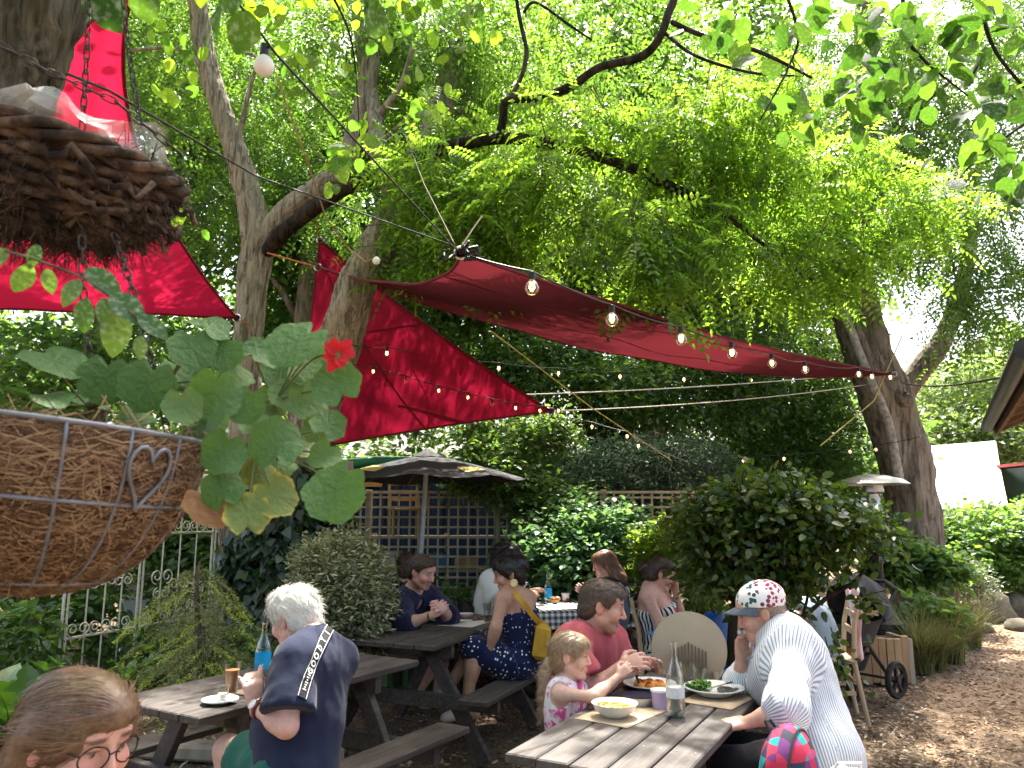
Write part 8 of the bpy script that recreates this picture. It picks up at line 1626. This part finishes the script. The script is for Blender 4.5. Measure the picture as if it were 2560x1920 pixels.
t = plate('plate', 'white plate of roast vegetables before the red shirted man', on(1625, 1722), .125, .026); heap(t, 'roast_vegetables', 30, .065, .02, mat('roast vegetables', (.4, .08, .01), (.62, .28, .04), 25, .45), .02, 8)
t = plate('plate', 'white plate of green salad before the capped woman', on(1785, 1736, .745), .135, .032, .35); heap(t, 'salad_leaves', 22, .05, .03, leafmat('salad leaf', [(.06, .16, .02), (.12, .26, .04)], (.2, .4, .04), .25), .045, 9, 'leaf'); t.children[1].location = (-.05, .02, 0); heap(t, 'grilled_food', 12, .045, .02, mat('charred food', (.05, .05, .04), (.2, .19, .17), 30, .6), .02, 10).location = (.05, -.01, 0)
cutlery('fork resting on the salad plate', 1770, 1722, 1830, 1705, .785, .8); tumbler('clear tumbler beyond the salad plate', on(1718, 1712), .1, .038); tumbler('second clear tumbler next to the salad plate', on(1752, 1716), .085, .037, .3, M_GLASSW)
hl = thing('knife', 'dark handled knife pointing down from the red shirted man\'s hand', 'cutlery', P(1578, 1655, 3.72)); MB().tube([V((0, 0, 0)), V((.03, -.02, -.09))], .006, 7).build('handle', M_BLACK, hl); MB().beam((.03, -.02, -.09), (.05, -.03, -.17), .014, .002).build('blade', M_STEEL, hl)
# checked table
bottle('water bottle with blue label on the checked table', on(1370, 1506, .748), .26, .036); tumbler('tumbler beside the white bloused woman\'s hand', on(1330, 1500, .748), .085, .035); t = bowl_('small pot of pastries on the checked table', on(1388, 1510, .748), .04, .04, bpy.data.materials['pastry brown'], 'pastry_pot'); heap(t, 'pastry', 7, .03, .045, bpy.data.materials['pastry brown'], .022, 11)
vessel('paper_cup', 'red and white cup on the checked table', 'cup', on(1414, 1504, .748), [('cup', [(.028, 0), (.04, .075), (.038, .075), (.026, .004), (.001, .004)], mat('red white print', (.75, .7, .68), (.55, .1, .12), 18, .6, lo=.5, hi=.55))]); sheet('paper_sheet', 'white paper lying on the checked cloth', 1410, 1512, .3, .21, .1, .7485, mat('white paper', (.72, .74, .78), (.78, .8, .84), 5, .8), 'paper')
# bags
yb = thing('yellow_bag', 'mustard yellow shoulder bag hanging behind the polka dot woman', 'bag', P(1352, 1600, 5.45)); M_YB = mat('mustard leather', (.5, .26, .02), (.6, .34, .04), 10, .55, .15)
MB().box((0, 0, 0), (.1, .22, .24), Matrix.Rotation(.15, 3, 'Y'), bev=.03).build('body', M_YB, yb, smooth=True); MB().box((.045, -.02, .03), (.03, .2, .12), Matrix.Rotation(.15, 3, 'Y'), bev=.012).build('flap', M_YB, yb, smooth=True)
q = spline([tuple(V((0, 0, .1))), tuple(P(1325, 1530, 5.36) - yb.location), tuple(P(1300, 1497, 5.32) - yb.location), tuple(P(1284, 1478, 5.42) - yb.location), tuple(P(1280, 1490, 5.52) - yb.location)], 6); b = MB()
for i in range(len(q) - 1): b.beam(V(q[i]), V(q[i + 1]) + (V(q[i + 1]) - V(q[i])) * .06, .006, .038, up=(.6, .2, .8))
b.build('strap', M_YB, yb)
m_, nt_, b_, o_ = newmat('patchwork plaid'); tc = _n(nt_, 'ShaderNodeTexCoord'); mp = _n(nt_, 'ShaderNodeMapping'); mp.inputs['Scale'].default_value = (26, 26, 22); nt_.links.new(tc.outputs['Object'], mp.inputs[0]); fl_ = _n(nt_, 'ShaderNodeVectorMath', operation='FLOOR'); nt_.links.new(mp.outputs[0], fl_.inputs[0]); wn = _n(nt_, 'ShaderNodeTexWhiteNoise'); nt_.links.new(fl_.outputs[0], wn.inputs[0])
r0 = ramp(nt_, wn.outputs['Value'], [(0, (.45, .02, .06)), (.2, (.02, .03, .07)), (.36, (.0, .28, .27)), (.52, (.5, .03, .08)), (.66, (.14, .03, .16)), (.8, (.03, .03, .05)), (.92, (.35, .06, .2))]); nt_.nodes[-1].color_ramp.interpolation = 'CONSTANT'; nt_.links.new(r0, b_.inputs['Base Color']); b_.inputs['Roughness'].default_value = .9
bp0 = thing('backpack', 'patchwork plaid backpack on the bench beside the capped woman', 'backpack', (.975, 2.86, .44), .9)
F = Field(); F.ell((0, 0, .17), (.15, .1, .2), None, .03); F.ell((0, 0, .08), (.16, .11, .12), None, .06); F.plane((0, 0, .005), (0, 0, -1)); v, f = F.mesh(.008); smesh('body', v, f, (0, 0, 0), m_, bp0)
F = Field(); F.ell((0, -.09, .12), (.12, .05, .1), None, .03); v, f = F.mesh(.008); smesh('front_pocket', v, f, (0, 0, 0), m_, bp0)
MB().tube([V((.15 * .93 * math.cos(a), -.04, .17 + .2 * .93 * math.sin(a))) for a in np.linspace(-.6, math.pi + .6, 24)], .005, 6).build('zip_piping', M_BLACK, bp0, smooth=True); MB().tube([V((-.03, .05, .34)), V((-.02, .07, .37)), V((.02, .07, .37)), V((.03, .05, .34))], .006, 6).build('grab_loop', M_BLACK, bp0, smooth=True)
F = Field(); F.ell((0, 0, .09), (.12, .08, .12), None, .03); F.ell((.02, 0, .03), (.13, .09, .06), None, .03); F.plane((0, 0, .004), (0, 0, -1)); v, f = F.mesh(.01); v = v + vnormals(v, f) * wrinkle(v, .008, 30, 4)[:, None]; tb = thing('tote_bag', 'crumpled white tote bag behind the plaid backpack', 'bag', (1.2, 2.92, .44)); smesh('body', v, f, (0, 0, 0), mat('white canvas', (.6, .6, .56), (.7, .7, .66), 12, .9, .3), tb); MB().tube([V((-.06, 0, .18)), V((-.04, -.03, .23)), V((.04, -.03, .23)), V((.06, 0, .18))], .006, 6).build('handle', bpy.data.materials['white canvas'], tb)
# printed strap across the back of the polo shirt
from mathutils.bvhtree import BVHTree
shirt = next(o for o in p2.root.children if o.name.startswith('polo')); me = shirt.data
bv = BVHTree.FromPolygons([v.co + p2.base for v in me.vertices], [tuple(p.vertices) for p in me.polygons]); pts = []
for i in range(25):
    t = i / 24; u = 822 + (752 - 822) * t - 7 * math.sin(math.pi * t); v_ = 1572 + (1745 - 1572) * t; h = bv.ray_cast(V((0, 0, CAMH)), ray(u, v_).normalized())
    if h[0] is not None: pts.append((h[0], h[1]))
st_ = thing('bag_strap', 'black webbing strap with white capital letters across the navy polo', 'strap'); b = MB(); vs = []; W_ = .021
for i, (p, nm) in enumerate(pts):
    d = (pts[min(i + 1, len(pts) - 1)][0] - pts[max(i - 1, 0)][0]).normalized(); sd = d.cross(nm).normalized(); vs.append((p + nm * .006, d, sd, nm))
gr = []
for (p, d, sd, nm) in vs: gr += [p - sd * W_, p - sd * W_ + nm * .003, p + sd * W_ + nm * .003, p + sd * W_]
fs = [(4 * i + k, 4 * i + k + 1, 4 * i + 5 + k, 4 * i + 4 + k) for i in range(len(vs) - 1) for k in range(3)]; MB().add(gr, fs).build('webbing', mat('black webbing', (.01, .01, .012), (.02, .02, .022), 60, .8), st_)
for s_ in (-1, 1):
    g2 = []
    for (p, d, sd, nm) in vs: c_ = p + sd * s_ * W_ * .84 + nm * .0036; g2 += [c_ - sd * .0014, c_ + sd * .0014]
    MB().add(g2, [(2 * i, 2 * i + 1, 2 * i + 3, 2 * i + 2) for i in range(len(vs) - 1)]).build('edge_stripe', M_CHINA, st_)
def strap_at(t): k = t * (len(vs) - 1); i = min(int(k), len(vs) - 2); f_ = k - i; return vs[i][0].lerp(vs[i + 1][0], f_), vs[i][1], vs[i][2], vs[i][3]
M_LET = mat('white print', (.72, .72, .7))
for i, ch_ in enumerate('GOODTI'):
    cu = bpy.data.curves.new('letter', 'FONT'); cu.body = ch_; cu.size = .033; cu.align_x = 'CENTER'; cu.align_y = 'CENTER'; cu.extrude = .0004; cu.offset = .0012; o = link('letter', cu, st_); me_ = o.to_mesh().copy() if False else None; bpy.context.view_layer.update(); me_ = bpy.data.meshes.new_from_object(o.evaluated_get(bpy.context.evaluated_depsgraph_get())); bpy.data.objects.remove(o); me_.materials.append(M_LET); o = link('letter', me_, st_)
    p, d, sd, nm = strap_at(.62 - i * .108); x = -d; y = nm.cross(x); o.matrix_world = Matrix.Translation(p + nm * .0042) @ Matrix((x, y, nm)).transposed().to_4x4()
for i in range(7):
    p, d, sd, nm = strap_at(.68 + i * .035); M3 = Matrix((d, sd, nm)).transposed(); MB().box(tuple(p + nm * .0042), (.0045, .014 - .004 * (i % 3), .001), M3).build('printed_mark', M_LET, st_)
# watch and bands of the white haired man
wd = (p2.J['wL'] - p2.J['eL']).normalized()
for k, (t, r_, m) in enumerate(((.93, .034, M_STEEL), (.84, .036, mat('red band', (.4, .03, .04))), (.8, .036, mat('dark band', (.05, .02, .02))))):
    c_ = p2.J['eL'].lerp(p2.J['wL'], t) - p2.base; b = MB(); b.tube([c_ + (wd.orthogonal().normalized() * math.cos(a) + wd.cross(wd.orthogonal().normalized()) * math.sin(a)) * r_ for a in np.linspace(0, 2 * math.pi, 25)], .006 if k == 0 else .0035, 6); b.build('watch_strap' if k == 0 else 'wrist_band', m, p2.root, smooth='all')
fd = (V((0, 0, CAMH)) - p2.J['wL']).normalized(); fd = (fd - wd * fd.dot(wd)).normalized(); c_ = p2.J['eL'].lerp(p2.J['wL'], .93) + fd * .036 - p2.base; MB().lathe([(.019, -.004), (.02, .003), (.017, .005), (.001, .005)], n=18, M=fd.to_track_quat('Z', 'Y').to_matrix()).build('watch_face', mat('watch dial', (.6, .6, .58), rough=.15, metal=.3), p2.root, smooth=True, loc=tuple(c_))
